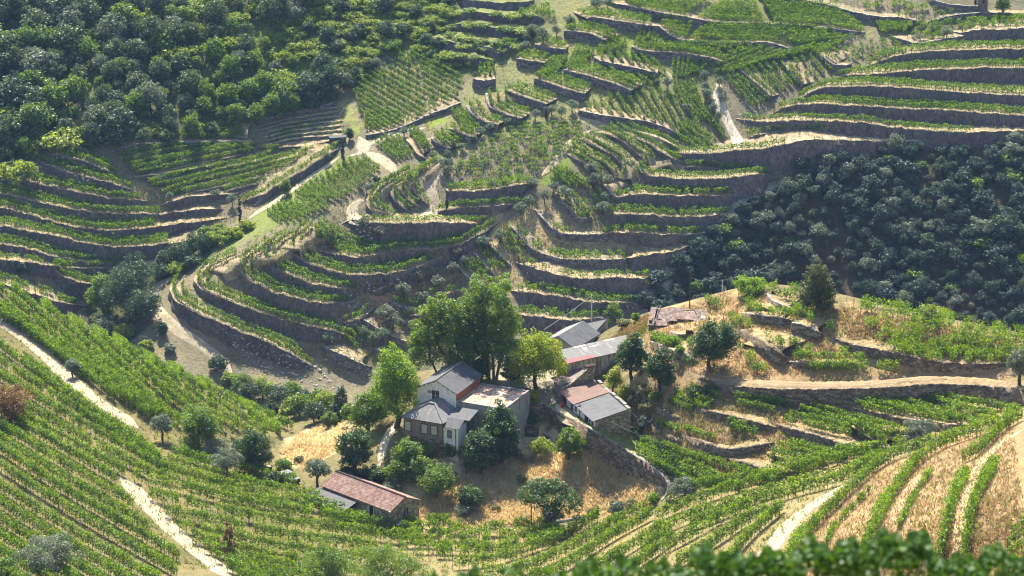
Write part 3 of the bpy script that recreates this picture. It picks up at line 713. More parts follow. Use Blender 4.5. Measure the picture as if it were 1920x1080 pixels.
WL([(463,262),(466,240),(470,226),(500,221),(530,215),(580,204),(632,193)], [5,6,7,7,7,7,6], 'straight wall above the bare contour rows', ends='bb', dmax=5)
B([(478,278),(515,276),(550,275),(590,270),(622,263)], 4, 0, None)
B([(240,336),(285,328),(320,323),(360,317),(400,309),(440,301)], [6,8,8,8,8,5], 0, None)
B([(300,386),(320,378),(345,371),(362,368),(400,366),(452,362)], [8,12,12,10,8,6], 0, None)
B([(450,381),(480,369),(520,350),(560,325),(603,298),(642,275)], [8,12,12,12,12,6], 1, 'on the long diagonal bank by the cypress')
B([(290,405),(330,398),(380,392),(420,392)], [8,10,10,6], 0, None)
# the spur with curving terraces
ZS = 'on the curving spur terrace, %s from the road'
B([(345,500),(333,513),(323,528),(319,546),(330,566),(360,583),(400,600),(450,622),(500,641),(550,667),(588,688)], [6,10,16,20,25,25,25,25,25,22,12], 2, ZS % 'first')
B([(440,472),(415,482),(390,496),(369,512),(365,528),(385,547),(420,560),(453,574),(487,586),(520,596),(587,612),(640,625),(668,634)], [4,5,6,10,14,20,22,22,22,22,22,20,10], 2, ZS % 'second')
B([(495,452),(472,468),(452,485),(446,500),(450,513),(463,524),(487,536),(520,550),(562,561),(590,568),(640,569),(668,566)], [4,5,6,10,14,20,24,24,24,24,20,10], 2, ZS % 'third')
B([(535,434),(508,452),(490,468),(491,485),(512,502),(553,520),(587,533),(640,541),(667,543),(690,540)], [4,5,8,12,20,22,22,20,18,8], 2, ZS % 'fourth')
B([(570,420),(550,438),(541,455),(546,472),(570,490),(603,502),(640,513),(700,516),(757,508),(800,494),(850,470),(900,440)], [4,5,8,12,20,24,25,24,22,16,10,6], 2, ZS % 'fifth')
B([(592,470),(620,476),(640,479),(673,483),(725,474),(760,468),(840,464),(900,440),(940,415)], [10,18,22,24,24,24,22,14,6], 2, ZS % 'sixth', cut=(.3,1))
B([(640,422),(655,412),(668,412),(690,418),(757,419),(823,417),(880,419),(920,420)], [8,22,34,38,40,36,24,10], 1, 'on the high dark bank below the hairpin', cut=(.15,1))
B([(805,406),(825,397),(850,391),(890,388),(960,385),(985,388)], [6,11,12,12,11,6], 2, 'on the bank right of the hairpin, lower')
B([(835,352),(840,359),(890,359),(943,352),(985,345),(1010,345)], [10,18,18,18,16,8], 2, 'on the bank right of the hairpin, upper')
for i, q in enumerate(([(765,318),(725,338),(700,355),(687,372),(688,388),(700,398),(730,406),(757,407)], [(775,318),(745,338),(722,356),(711,373),(714,386),(735,399)],
                       [(790,312),(755,335),(735,348),(729,356),(734,371),(757,390),(772,402)], [(800,310),(765,335),(751,347),(749,355),(758,369),(773,380),(790,390)],
                       [(815,300),(785,325),(772,340),(773,357),(788,373),(805,389)])):
    B(q, [3,4,6,8,9,8,5], 1, dmax=2.6, zone='inside the road hairpin, %s curve from outside' % ('first', 'second', 'third', 'fourth', 'fifth')[i])
for i, q in enumerate(([(1062,287),(1077,298),(1102,310),(1118,320),(1124,347)], [(1067,277),(1085,290),(1102,298),(1127,312),(1137,332)], [(1077,270),(1093,287),(1118,300),(1137,310),(1148,322),(1150,337)],
                       [(1090,260),(1110,273),(1143,287),(1160,302),(1166,315),(1161,338)], [(1100,256),(1127,267),(1143,278),(1162,290),(1182,310),(1198,336)],
                       [(1117,247),(1143,255),(1162,262),(1185,280),(1202,297),(1209,320)], [(1135,242),(1160,255),(1193,278),(1210,288),(1224,308)],
                       [(1148,238),(1163,247),(1202,263),(1227,278),(1252,293),(1285,306)], [(1168,238),(1210,253),(1243,265),(1280,282)])):
    B(q, [3,6,8,9,8,4], 1, dmax=3.0, zone='on the rounded hill below the pale road, %s curve' % ('first', 'second', 'third', 'fourth', 'fifth', 'sixth', 'seventh', 'eighth', 'ninth')[i])
z = 'of the level plot under the wood'
for r in ([(222,297),(300,281),(355,278)], [(230,308),(320,289),(410,276)], [(240,317),(340,297),(447,276)], [(245,325),(320,307),(400,290),(480,277)], [(252,333),(330,317),(400,301),(480,287)],
          [(275,348),(320,336),(400,318),(480,303),(527,283)], [(285,356),(330,347),(420,326),(500,307),(592,285)], [(300,369),(360,349),(440,331),(520,312),(580,296)], [(322,370),(395,354),(480,334),(560,311)],
          [(416,361),(460,350),(503,340)], [(484,286),(527,283)]): B(r, 4.5, 1, z, dmax=2.4, first=.55, ends='tt')
for i in range(7):
    t_ = i / 6; a_ = (478 + 22 * t_, 234 + 38 * t_); b_ = (642 + 12 * t_, 200 + 52 * t_); B([a_, ((a_[0] * .62 + b_[0] * .38), (a_[1] * .62 + b_[1] * .38) - 5), b_], 3.6, 1, 'of the bare plot with thin young vines', dmax=2.6, sparse=.86, vh=.9, tcol=(.36, .30, .19))
for q_, h_ in (([(640,606),(665,600),(690,588),(705,575)], 8), ([(690,548),(715,540),(750,533),(775,534)], 9), ([(780,552),(810,556),(840,552),(870,545)], 9), ([(760,590),(790,592),(820,585)], 8), ([(690,640),(715,634),(735,640)], 7), ([(790,610),(820,618),(850,612)], 8), ([(800,650),(830,655),(860,650)], 8), ([(840,575),(870,580),(900,572)], 8)):
    B(q_, h_, 1, 'on the broken terraces behind the poplars', sparse=.3)
# scrubby terraces at the top
for q, h in (([(850,-6),(900,2),(960,4),(1005,0)], 16), ([(845,24),(880,22),(920,26),(960,30),(1005,28),(1022,40)], 16), ([(840,48),(880,42),(920,50),(980,56),(1010,60)], 15), ([(830,60),(860,68),(900,76),(950,84),(985,86)], 12), ([(780,74),(820,74),(880,84),(930,92),(960,90)], 14), ([(826,106),(850,104),(890,108),(930,112)], 14)):
    B(q, h, 0, None, tcol=(.15, .165, .06))

# near ground: knoll, terraces below its road, farm
NW = 'brownstone'
def NR(pts, h, label, rows=0, zone=None, mat=NW, cap='capstone', **k):
    k.setdefault('ends', 'tt'); return ribbon(pts, h, 0, wall=(label, mat, cap) if label else None, rows=rows, zone=zone, **k)
NR([(1437,548),(1439,556),(1448,564),(1467,573),(1489,581)], 11, 'curved stone wall left of the lone conifer on the knoll')
NR([(1388,586),(1405,589),(1430,593),(1460,597),(1485,601)], 13, 'level stone wall halfway up the knoll')
NR([(1482,606),(1500,609),(1513,613),(1545,628)], 17, 'tall leaning wall in the middle of the knoll', ends='bt')
NR([(1562,634),(1580,641),(1613,650),(1680,663),(1747,679),(1820,684),(1900,683)], [10,16,18,18,16,14,10], 'longest wall of the knoll, half sunk in earth', cap='brownstone')
NR([(1386,617),(1400,625),(1430,643),(1455,658),(1482,674)], [10,18,22,24,20], 'steep sloping wall on the left of the knoll', ends='bt', cap='brownstone')
NR([(1476,680),(1507,681),(1560,682),(1615,683)], 9, 'low wall under a single level vine row', 1, 'on the low knoll wall')
NR([(1218,641),(1232,646),(1250,653),(1280,665),(1310,678)], [10,16,16,14,10], 'brown wall beside the track under a bushy vine', ends='bt')
NR([(1256,621),(1263,626),(1275,629),(1288,626)], 15, 'ruined wall stump of reddish stone below the broken roof', ends='bb', dmax=3)
NR([(1305,708),(1350,722),(1400,727),(1470,731),(1580,731),(1680,727),(1747,722),(1830,724),(1930,731),(2120,735)], [10,24,28,28,30,30,30,30,32,32], 'long earthy wall holding up the knoll road', cap='brownstone', ends='tb', dmax=3.4, tcol=(.25, .18, .10))
NR([(1300,764),(1325,771),(1367,780),(1410,791),(1460,804)], 11, 'brown wall under the first terrace rows', cap='brownstone')
NR([(1452,795),(1480,804),(1513,813),(1555,825),(1597,837),(1675,841)], [12,15,16,16,14,10], 'brown wall in the middle of the stepped rows', cap='brownstone')
NR([(1275,815),(1320,830),(1363,843),(1413,838),(1455,830)], [12,15,15,12,8], 'wall bulging out below short broken rows', cap='brownstone')
NR([(1362,859),(1400,870),(1447,883),(1502,888)], 11, 'lowest brown wall beside the roadside rows', cap='brownstone')
NR([(1575,759),(1610,768),(1647,777),(1697,787),(1760,795),(1815,800)], [10,14,15,15,14,8], 'brown wall behind the round olive', cap='brownstone')
NR([(1195,748),(1215,757),(1245,772),(1275,785)], 9, 'small wall on the weedy slope beside the sheds', cap='brownstone')
NR([(1190,780),(1215,795),(1245,812),(1280,830)], 9, 'small wall at the head of the lower rows', cap='brownstone')
# the curved wall of the field
RW = NR([(1018,760),(1035,768),(1052,777),(1075,788),(1100,802),(1125,816),(1150,831),(1180,849),(1205,865),(1228,881),(1243,893),(1251,905),(1252,918),(1247,929),(1238,940)],
   [16,30,36,40,42,42,42,42,40,36,30,24,16,9,5], 'high curved field wall with a pale coping', mat='brownstone', ends='bt', dmax=5, slope=.0, side=0, tcol=(.22,.235,.07))
NR([(958,746),(972,752),(990,757),(1010,760),(1022,757)], [22,26,28,28,20], 'dark retaining wall of the farmyard', ends='bb', dmax=13, slope=.015, tcol=(.33,.28,.2))
NR([(1215,972),(1228,962),(1240,955)], 4, None)

bank_ob = link('hillside', mesh_np('hillside', np.vstack(BANK_V), np.vstack(BANK_F), M['scree'], smooth=False), kind='structure')
tread_ob = link('terrace_ground', mesh_np('terrace_ground', np.vstack(TREAD_V), np.vstack(TREAD_F), M['ground'], smooth=True, col=np.vstack(TREAD_C)), kind='structure')
BVH = BVHTree.FromPolygons(np.vstack([gV] + TREAD_V).tolist(), np.vstack([gF, np.vstack(TREAD_F) + len(gV)]).tolist())
BVHF = BVHTree.FromPolygons(np.vstack([gV] + TREAD_V + BANK_V).tolist(), np.vstack([gF, np.vstack(TREAD_F) + len(gV), np.vstack(BANK_F) + len(gV) + _tn]).tolist())
DOWN = Vector((0, 0, -1))
def top(x, y):
    h = BVH.ray_cast(Vector((x, y, 400)), DOWN)
    return h[0].z if h[0] is not None else float(ground(x, y))
def drop(px, py, far=1, faces=True):
    """the place on the ground, the terraces and the banks that a picture point shows"""
    rx, rz = ray(px, py); y0 = FAR if far else NEAR
    o = Vector((float(rx) * y0, y0, CZ + float(rz) * y0)); d = Vector((float(rx), 1.0, float(rz))).normalized()
    h = (BVHF if faces else BVH).ray_cast(o, d)
    if h[0] is None:
        q = hit(px, py, 0, y0)[0]; return Vector(q)
    return h[0]
def drape(pts, far=1, step=None, lift=0.0):
    p = smooth_line(pts, step or (5 if far else 9)); out = []
    for a, b in p:
        q = drop(a, b, far, False)
        if lift:
            b2 = b + lift * FPX / (q.y / .95) * .95; q = drop(a, b2, far, False)
        out.append(q)
    q = np.array(out)
    if len(q) > 6:
        for a in range(3): q[:, a] = np.convolve(np.pad(q[:, a], 1, mode='edge'), np.ones(3) / 3, 'valid')
    return q
# ------------------------------------------------------------------ dirt tracks
def road(name, pts, width, far=1, mid=(.32, .28, .17), rut=(.37, .315, .235), edge=(.30, .25, .15), grassy=.6, lift=.10):
    q = drape(pts, far); q = resample(q, 1.0 if not far else 1.5); n = len(q)
    tg = np.gradient(q[:, :2], axis=0); tg /= np.maximum(np.linalg.norm(tg, axis=1, keepdims=True), 1e-6); nr = np.stack([-tg[:, 1], tg[:, 0]], 1)
    for a in range(2): nr[:, a] = np.convolve(np.pad(nr[:, a], 2, mode='edge'), np.ones(5) / 5, 'valid')
    se_ = np.minimum(np.arange(n), np.arange(n)[::-1]) * (1.0 if not far else 1.5)
    off = np.array([-.5, -.36, -.2, -.06, .06, .2, .36, .5]); V = np.empty((n, 8, 3)); C = np.empty((n, 8, 3))
    wj = width * (1 + np.convolve(RNG.normal(0, .14, n + 4), np.ones(5) / 5, 'valid'))
    wj = wj * np.clip(.12 + se_ / 5.0, 0, 1)
    cols = [edge, rut, rut, tuple(np.array(mid) * grassy + np.array(rut) * (1 - grassy)), tuple(np.array(mid) * grassy + np.array(rut) * (1 - grassy)), rut, rut, edge]
    for i in range(n):
        zc = q[i, 2]
        for j in range(8):
            x = q[i, 0] + nr[i, 0] * off[j] * wj[i]; y = q[i, 1] + nr[i, 1] * off[j] * wj[i]
            z = top(x, y); z = min(max(z, zc - .8), zc + .8)
            V[i, j] = (x, y, z + lift - (.16 if j in (0, 7) else 0)); C[i, j] = np.array(cols[j]) * RNG.uniform(.9, 1.08)
    ids = np.arange(n * 8).reshape(n, 8)
    F = np.stack([ids[:-1, :-1], ids[1:, :-1], ids[1:, 1:], ids[:-1, 1:]], -1).reshape(-1, 4)
    return link(name, mesh_np(name, V.reshape(-1, 3), F, M['track'], smooth=True, col=C.reshape(-1, 3)), kind='structure')
road('road', [(-140,535),(0,604),(40,628),(80,660),(110,690),(150,728),(200,765),(243,792),(262,806)], 2.9, 0, grassy=.45)
road('road', [(222,893),(238,905),(262,930),(300,970),(330,1000),(365,1030),(402,1058),(430,1085)], 3.2, 0, grassy=.5)
road('road', [(1375,1092),(1408,1060),(1440,1034),(1467,997),(1490,973),(1520,950),(1560,926),(1592,908),(1625,885),(1650,866)], 3.2, 0, grassy=.5)
road('path', [(1788,1060),(1795,1010),(1803,960),(1815,915),(1832,880),(1855,850),(1885,825),(1930,800)], 1.7, 0, rut=(.44,.33,.21), mid=(.40,.29,.17), edge=(.38,.26,.14), grassy=.5)
road('path', [(1660,1000),(1685,950),(1712,905),(1735,880)], 1.8, 0, rut=(.36,.24,.14), mid=(.34,.22,.13), edge=(.36,.24,.13))
road('road', [(1205,655),(1225,672),(1262,684),(1300,697),(1340,708),(1390,714),(1470,720),(1590,722),(1700,713),(1800,705),(1880,698),(2120,684)], 2.0, 0, rut=(.29,.21,.13), mid=(.23,.16,.09), grassy=.6)
road('road', [(1240,583),(1222,596),(1200,608),(1187,622),(1189,640),(1198,652),(1210,664)], 3.0, 0, mid=(.34,.29,.12), grassy=.9)
road('path', [(760,770),(748,785),(733,805),(722,828),(716,850),(712,872),(706,886)], 1.8, 0, rut=(.50,.43,.32), grassy=.4)
road('path', [(1040,752),(1055,768),(1075,786),(1100,803)], 3.0, 0, rut=(.46,.38,.26), mid=(.38,.33,.2), grassy=.4)
road('road', [(672,255),(676,262),(681,272),(683,284),(668,290),(650,294)], 4.0, 1, grassy=.1)
road('road', [(683,284),(705,294),(725,306),(737,318),(741,330)], 3.2, 1, grassy=.2)
road('road', [(684,278),(700,268),(730,256),(765,246),(800,240)], 3.0, 1, mid=(.34,.30,.2), rut=(.42,.37,.29))
road('road', [(835,300),(822,320),(810,338),(806,352),(812,368),(820,382),(812,396),(795,405),(770,410)], 3.3, 1, grassy=.1)
road('road', [(688,372),(672,378),(662,388),(659,402),(670,413),(690,418)], 3.8, 1, grassy=.2)
road('road', [(1082,204),(1078,212),(1100,226),(1117,232),(1137,236),(1165,237),(1190,245),(1220,252),(1252,266),(1290,282),(1330,287)], 3.0, 1, grassy=.15)
road('road', [(1341,150),(1350,165),(1346,180),(1350,198),(1359,216),(1368,235),(1377,252),(1385,266),(1378,281)], 3.2, 1, grassy=.1, rut=(.50,.45,.37))
road('path', [(1240,128),(1256,140),(1262,152),(1268,170)], 1.6, 1)
road('road', [(335,520),(312,526),(293,540),(285,560),(290,580),(307,598),(325,612),(350,630),(375,645),(400,665),(420,682),(436,702)], 3.6, 1, mid=(.30,.27,.16), grassy=.8)
road('path', [(463,414),(480,400),(505,385),(540,362),(580,333),(615,310),(640,292)], 2.0, 1, rut=(.48,.43,.30))
road('path', [(1110,243),(1090,256),(1070,268),(1052,288),(1035,312),(1010,335)], 2.0, 1, rut=(.42,.36,.22))
road('road', [(1462,274),(1490,266),(1547,262),(1620,264),(1680,266),(1760,262)], 2.6, 1, rut=(.42,.34,.25), mid=(.36,.29,.2))
road('path', [(258,499),(300,486),(345,468),(372,452),(400,448)], 2.0, 1, rut=(.42,.33,.22))

# ------------------------------------------------------------------ vine plots drawn row by row
ORD = 'first second third fourth fifth sixth seventh eighth ninth tenth eleventh twelfth thirteenth fourteenth fifteenth sixteenth seventeenth eighteenth nineteenth twentieth'.split()
TENS = {2: 'twenty', 3: 'thirty', 4: 'forty', 5: 'fifty'}
def ordinal(i):
    i += 1
    if i <= 20: return ORD[i - 1]
    t, u = divmod(i, 10)
    return (TENS[t] + '-' + ORD[u - 1]) if u else TENS[t][:-1] + 'ieth'
def along(poly, n):
    q = np.asarray(poly, float); d = np.concatenate([[0], np.cumsum(np.linalg.norm(np.diff(q, axis=0), axis=1))]); s = np.linspace(0, d[-1], n)
    return np.stack([np.interp(s, d, q[:, 0]), np.interp(s, d, q[:, 1])], 1)
def plot(starts, ends, n, zone, far=1, bow=0.0, **k):
    if len(starts) == len(ends):                          # pair the corners of both edges
        sa, se = np.asarray(starts, float), np.asarray(ends, float); g = np.linalg.norm(np.diff(sa, axis=0), axis=1) / max(1e-6, np.linalg.norm(np.diff(sa, axis=0), axis=1).sum()) + np.linalg.norm(np.diff(se, axis=0), axis=1) / max(1e-6, np.linalg.norm(np.diff(se, axis=0), axis=1).sum())
        g = np.concatenate([[0], np.cumsum(g)]); t_ = np.linspace(0, g[-1], n)
        A = np.stack([np.interp(t_, g, sa[:, 0]), np.interp(t_, g, sa[:, 1])], 1); E = np.stack([np.interp(t_, g, se[:, 0]), np.interp(t_, g, se[:, 1])], 1)
    else: A = along(starts, n); E = along(ends, n)
    for a, b in zip(A, E):
        m = (a + b) / 2 + np.array([-(b - a)[1], (b - a)[0]]) * bow
        line([a, m, b], zone, far, **k)
def line(pts, zone, far=1, **k):
    L = np.linalg.norm(np.diff(np.asarray(pts, float), axis=0), axis=1).sum()
    if L < 8: return
    lift = k.pop('lift', .55)
    ROWS.append(dict(P=drape(pts, far, None, lift), zone=zone, far=far, sparse=k.get('sparse', 0.0), h=k.get('h', 1.45), w=k.get('w', .7), dry=k.get('dry', False)))

# -- far plots
plot([(355,249),(320,258)], [(455,221),(460,256)], 6, 'of the narrow strip along the wood edge', sparse=.15)
plot([(475,204),(468,222)], [(628,172),(632,190)], 4, 'of the upper strip behind the straight wall', sparse=.15)
plot([(686,238),(668,195),(654,155),(685,140),(710,128),(735,103),(768,100)], [(692,246),(740,240),(775,228),(800,213),(835,195),(862,181),(870,148)], 20, 'of the big slanting plot beside the brambles', sparse=.08, w=.5)
plot([(966,232),(905,265),(862,298),(848,318),(849,346)], [(1108,230),(1097,257),(1060,285),(1015,318),(985,347)], 16, 'of the dome shaped plot at the hill centre', sparse=.28, h=1.0, w=.45)
plot([(1140,62),(1174,74)], [(1120,101),(1158,97)], 6, 'of the bright fan between two stepped walls')
plot([(1082,85),(1114,93)], [(1064,128),(1096,121)], 6, 'of the steep fan under the short wall')
plot([(1036,108),(1064,106)], [(1009,146),(1042,140)], 6, 'of the steep fan above the curving wall')
plot([(1205,53),(1240,76)], [(1194,82),(1236,91)], 6, 'of the small fan by the S shaped wall')
plot([(1127,103),(1165,94),(1210,104)], [(1131,111),(1187,129),(1250,139)], 7, 'of the slanting fan above the tall wall')
plot([(1145,140),(1160,137),(1200,138)], [(1180,158),(1200,166),(1240,158)], 5, 'of the plot under the tall wall')
plot([(1112,137),(1120,120),(1128,121)], [(1118,142),(1140,140),(1150,136)], 3, 'of the little strip by the two step wall')
plot([(1362,105),(1345,120),(1335,138),(1365,139),(1400,127)], [(1412,88),(1432,87),(1448,92),(1482,100),(1530,86)], 9, 'of the bright plot climbing from the track')
plot([(1405,122),(1430,118),(1465,108)], [(1530,86),(1560,92),(1600,70)], 6, 'of the long bright strip along the ridge', sparse=.1)
plot([(1263,112),(1287,110),(1332,118)], [(1262,149),(1284,150),(1312,136)], 8, 'of the upright rows beside the olive track')
plot([(1262,152),(1285,155),(1298,150)], [(1318,228),(1350,240),(1358,262)], 5, 'of the long rows falling beside the pale track', bow=.06)
plot([(1275,222),(1278,240),(1264,252)], [(1345,268),(1330,277),(1312,281)], 4, 'of the last rows above the rim track')
plot([(1098,197),(1130,180),(1180,170),(1236,166),(1262,168)], [(1110,205),(1160,224),(1225,233),(1288,258),(1330,268)], 12, 'of the large slope above the curved road wall', sparse=.08)
plot([(1395,131),(1430,122),(1463,119)], [(1450,180),(1478,172),(1500,164)], 6, 'of the downhill plot between two low walls', sparse=.1)
plot([(1363,144),(1375,142),(1388,146)], [(1412,202),(1428,199),(1442,190)], 4, 'of the four downhill rows by the track', sparse=.1)
plot([(1475,115),(1500,108),(1531,101)], [(1508,159),(1535,150),(1560,136)], 5, 'of the downhill plot beside the angled wall', sparse=.2)
plot([(1545,98),(1600,84),(1668,70)], [(1576,119),(1640,111),(1695,98)], 8, 'of the sparse plot under the bent wall', sparse=.25)
plot([(1722,80),(1690,62),(1690,48)], [(1790,66),(1840,50),(1920,32)], 6, 'of the dry plot above the top dark bank', sparse=.4)
plot([(1840,36),(1838,50)], [(1930,30),(1930,48)], 4, 'of the dry corner under the round tree', sparse=.3)
plot([(1555,6),(1640,22),(1720,36)], [(1700,4),(1740,12),(1790,20)], 5, 'of the patchy plot on the top ridge', sparse=.5)
plot([(1640,45),(1648,62)], [(1712,44),(1712,52)], 5, 'of the tiny bright plot on the ridge', h=1.3)
plot([(1168,-6),(1178,8)], [(1335,-2),(1288,28)], 6, 'of the top dense plot cut by the frame', h=1.6)
plot([(1348,8),(1328,18),(1308,32)], [(1418,4),(1425,20),(1437,41)], 7, 'of the dense plot above the longest wall', h=1.6)
plot([(1427,5),(1436,20),(1448,38)], [(1545,8),(1600,36),(1622,57)], 9, 'of the largest dense plot on the ridge', h=1.6)
plot([(1325,50),(1308,60),(1293,71)], [(1500,50),(1570,62),(1460,76)], 6, 'of the dense plot under the longest wall', h=1.6)
plot([(1472,76),(1490,84)], [(1560,62),(1590,72)], 4, 'of the bright wedge beside the S shaped wall')
plot([(1232,36),(1240,48),(1262,66)], [(1300,40),(1300,52),(1290,70)], 5, 'of the dense plot above the pale curved wall', h=1.6)
plot([(1282,83),(1258,84),(1226,88)], [(1404,86),(1390,92),(1330,104)], 5, 'of the dense plot above the rounded wall', h=1.6)
plot([(552,362),(583,340),(613,323),(640,303),(678,292)], [(592,372),(637,377),(665,362),(690,345),(713,318)], 13, 'of the curved plot between path and track', bow=.05)
plot([(500,395),(523,383),(545,378),(592,372)], [(530,414),(558,412),(585,402),(620,392)], 9, 'of the short rows in bright grass', bow=.06)
plot([(592,441),(589,425),(602,411)], [(668,478),(696,474),(722,464)], 5, 'of the curved rows under the hairpin bank', bow=.08)
plot([(703,265),(720,255),(742,253)], [(745,299),(760,297),(773,291)], 5, 'of the small plot right below the slanting plot')
plot([(767,243),(780,240)], [(790,279),(810,282)], 3, 'of the three leaning rows beside the red bank')
plot([(818,250),(845,240)], [(842,274),(872,266)], 4, 'of the rows behind the grey olive hedge')
plot([(847,207),(862,203)], [(878,246),(898,243)], 3, 'of the rows under the round bastion')
plot([(900,117),(922,112)], [(900,148),(930,146)], 4, 'of the rows on the round bastion', sparse=.2)
plot([(1030,320),(1045,315),(1060,318)], [(1070,352),(1100,352),(1115,352)], 5, 'of the short rows under the dome plot')
plot([(930,438),(948,424)], [(968,492),(992,474)], 5, 'of the dry plot inside the slanting walls', sparse=.35)
plot([(895,463),(910,456)], [(930,512),(955,504)], 4, 'of the dry strip between slanting walls', sparse=.3)
plot([(868,490),(882,478)], [(898,532),(922,520)], 4, 'of the dry strip nearest the poplars', sparse=.3)
plot([(1060,368),(1085,352),(1110,345)], [(1090,405),(1125,404),(1148,392)], 5, 'of the rows above the bent wall', sparse=.25)
plot([(735,562),(750,555)], [(790,574),(800,566)], 3, 'of the rows among the grey olives', sparse=.3)
plot([(645,628),(670,610),(690,625)], [(690,672),(712,650),(720,640)], 5, 'of the bushy vines among wall stubs', sparse=.4)
plot([(760,628),(768,608)], [(800,640),(800,618)], 3, 'of the rows behind the green poplars', sparse=.3)
plot([(930,96),(955,60)], [(945,100),(990,60)], 5, 'of the few rows beside the scrub', sparse=.4)
plot([(970,20),(975,30)], [(1040,10),(1045,34)], 4, 'of the ragged rows above the scrub', sparse=.3)
line([(455,378),(490,364),(530,343),(600,298)], 'on the bank of the straight grassy path')
plot([(0,545),(0,530)], [(45,570),(50,555)], 2, 'just behind the near crest')

# -- near slope on the left
NH = dict(far=0, h=2.0, w=.72)
plot([(-120,516),(-120,485),(-120,470),(-120,470),(70,570),(160,614),(250,658),(340,703),(420,744)], [(88,648),(146,692),(204,748),(275,786),(335,800),(400,815),(470,824),(520,822),(552,810)], 15, 'on the steep slope above the upper track', sparse=.08, bow=.02, lift=.15, **NH)
plot([(45,674),(-20,640),(-120,624),(-120,660),(-120,686)], [(290,852),(308,868),(326,885),(300,893),(238,890)], 6, 'between the two track pieces on the near slope', sparse=.05, bow=.01, **NH)
plot([(-120,694),(-120,744),(-120,772),(-120,836),(-120,898),(-120,960),(-120,1022)], [(222,904),(280,990),(356,1066),(305,1098),(205,1098),(105,1098),(0,1104)], 12, 'on the near slope below the lower track', bow=.01, **NH)
plot([(318,848),(312,872),(262,886),(246,893),(278,930),(318,972),(358,1010),(400,1046),(445,1080)], [(560,908),(622,948),(690,978),(742,990),(752,1012),(735,1045),(680,1080),(600,1095),(500,1100)], 13, 'between the lower track and the stone barn', bow=.02, sparse=.04, **NH)
# -- the hollow in front
plot([(752,985),(745,1005),(745,1030)], [(860,982),(900,1000),(960,1035)], 5, 'of the level rows beside the barn corner', sparse=.12, **NH)
for r in ([(900,999),(960,993),(1040,988)], [(860,1015),(930,1010),(1000,1006),(1050,998)], [(800,1040),(880,1040),(950,1030),(1020,1012),(1060,1000)]): line(r, 'on the floor of the hollow', sparse=.12, **NH)
for r in ([(845,1062),(920,1054),(1023,1020),(1080,995),(1125,967)], [(900,1078),(973,1073),(1073,1030),(1150,985),(1217,950)], [(990,1090),(1045,1073),(1140,1013),(1190,985),(1226,966)],
          [(1075,1092),(1130,1062),(1200,1018),(1245,990)], [(1150,1090),(1210,1050),(1265,1010)]): line(r, 'climbing from the hollow to the field wall', **NH)
for r in ([(1250,935),(1285,920),(1413,898),(1500,875),(1580,853),(1650,846)], [(1225,975),(1280,952),(1380,917),(1513,880),(1600,856),(1665,842)], [(1225,1005),(1280,979),(1347,958),(1480,916),(1590,889),(1655,860)],
          [(1240,1035),(1300,1003),(1363,970),(1480,927),(1580,900),(1640,862)], [(1265,1062),(1330,1025),(1390,985),(1440,960)], [(1345,1085),(1375,1043),(1413,1000),(1470,950)],
          [(1290,990),(1340,972),(1400,950)], [(1200,1040),(1230,1015),(1262,995)]): line(r, 'on the upper side of the pale track', **NH)
for r in ([(1470,1075),(1493,1023),(1533,980),(1597,917),(1663,863),(1740,835),(1813,812)], [(1600,1060),(1632,1007),(1658,950),(1690,905),(1713,873),(1763,837),(1863,800),(1910,775)],
          [(1740,1095),(1759,1045),(1782,953),(1796,920),(1811,893)], [(1798,1085),(1806,1050),(1820,960),(1842,912),(1868,870)], [(1800,862),(1830,850),(1880,803),(1918,780)]):
    line(r, 'on the sunny slope below the pale track', far=0, h=1.9, w=1.0)
for r in ([(1540,1040),(1555,1005),(1582,967),(1632,916)], [(1672,1020),(1685,985),(1718,923),(1748,880)]): line(r, 'as a thin line on the sunny slope', far=0, h=1.1, w=.5, sparse=.35)
plot([(1895,1000),(1880,1040),(1870,1070)], [(1960,930),(1960,980),(1960,1030)], 4, 'at the edge of the sunny slope', far=0, h=1.2, w=1.0)
# -- steps below the knoll road
for i, r in enumerate(([(1262,735),(1300,745),(1340,757)], [(1285,722),(1320,735),(1350,745)], [(1373,744),(1420,750),(1480,758)], [(1380,756),(1420,762),(1455,771)], [(1497,768),(1540,780),(1580,793),(1640,806),(1697,821)],
          [(1467,784),(1520,797),(1580,811),(1640,822),(1697,834)], [(1610,744),(1650,755),(1697,767),(1770,782),(1840,797)], [(1670,731),(1710,741),(1747,752)], [(1757,754),(1800,767),(1853,781)], [(1843,754),(1907,771)],
          [(1477,828),(1530,842),(1582,855)], [(1457,834),(1500,848),(1547,861)], [(1440,854),(1480,866),(1522,878)], [(1280,848),(1330,862),(1380,878),(1467,898)], [(1280,864),(1320,880),(1350,894)],
          [(1280,804),(1347,824)], [(1367,801),(1423,814)], [(1203,824),(1240,836),(1280,848)], [(1187,834),(1230,848),(1280,864)], [(1213,861),(1245,877),(1275,891)], [(1230,794),(1280,808)], [(1365,790),(1400,800)],
          [(1600,756),(1650,770),(1690,783)], [(1530,790),(1580,803),(1630,817)], [(1300,885),(1350,903),(1400,912)], [(1400,895),(1450,903)])):
    line(r, 'on the steps below the knoll road', far=0, h=1.3, w=.62, sparse=.04)
zs = 'of the stepped plots below the knoll road'
SK = dict(far=0, h=1.3, w=.62, sparse=.04)
plot([(1515,760),(1475,776)], [(1705,812),(1700,828)], 3, zs, **SK)
plot([(1620,738),(1606,750)], [(1852,790),(1790,793)], 3, zs, **SK)
plot([(1760,742),(1740,748)], [(1890,768),(1870,780)], 2, zs, **SK)
plot([(1196,828),(1190,842),(1225,868)], [(1455,905),(1390,915),(1300,905)], 4, zs, **SK)
plot([(1470,832),(1445,846)], [(1590,862),(1550,872)], 2, zs, **SK)
plot([(1255,742),(1250,752)], [(1330,768),(1300,770)], 2, zs, **SK)
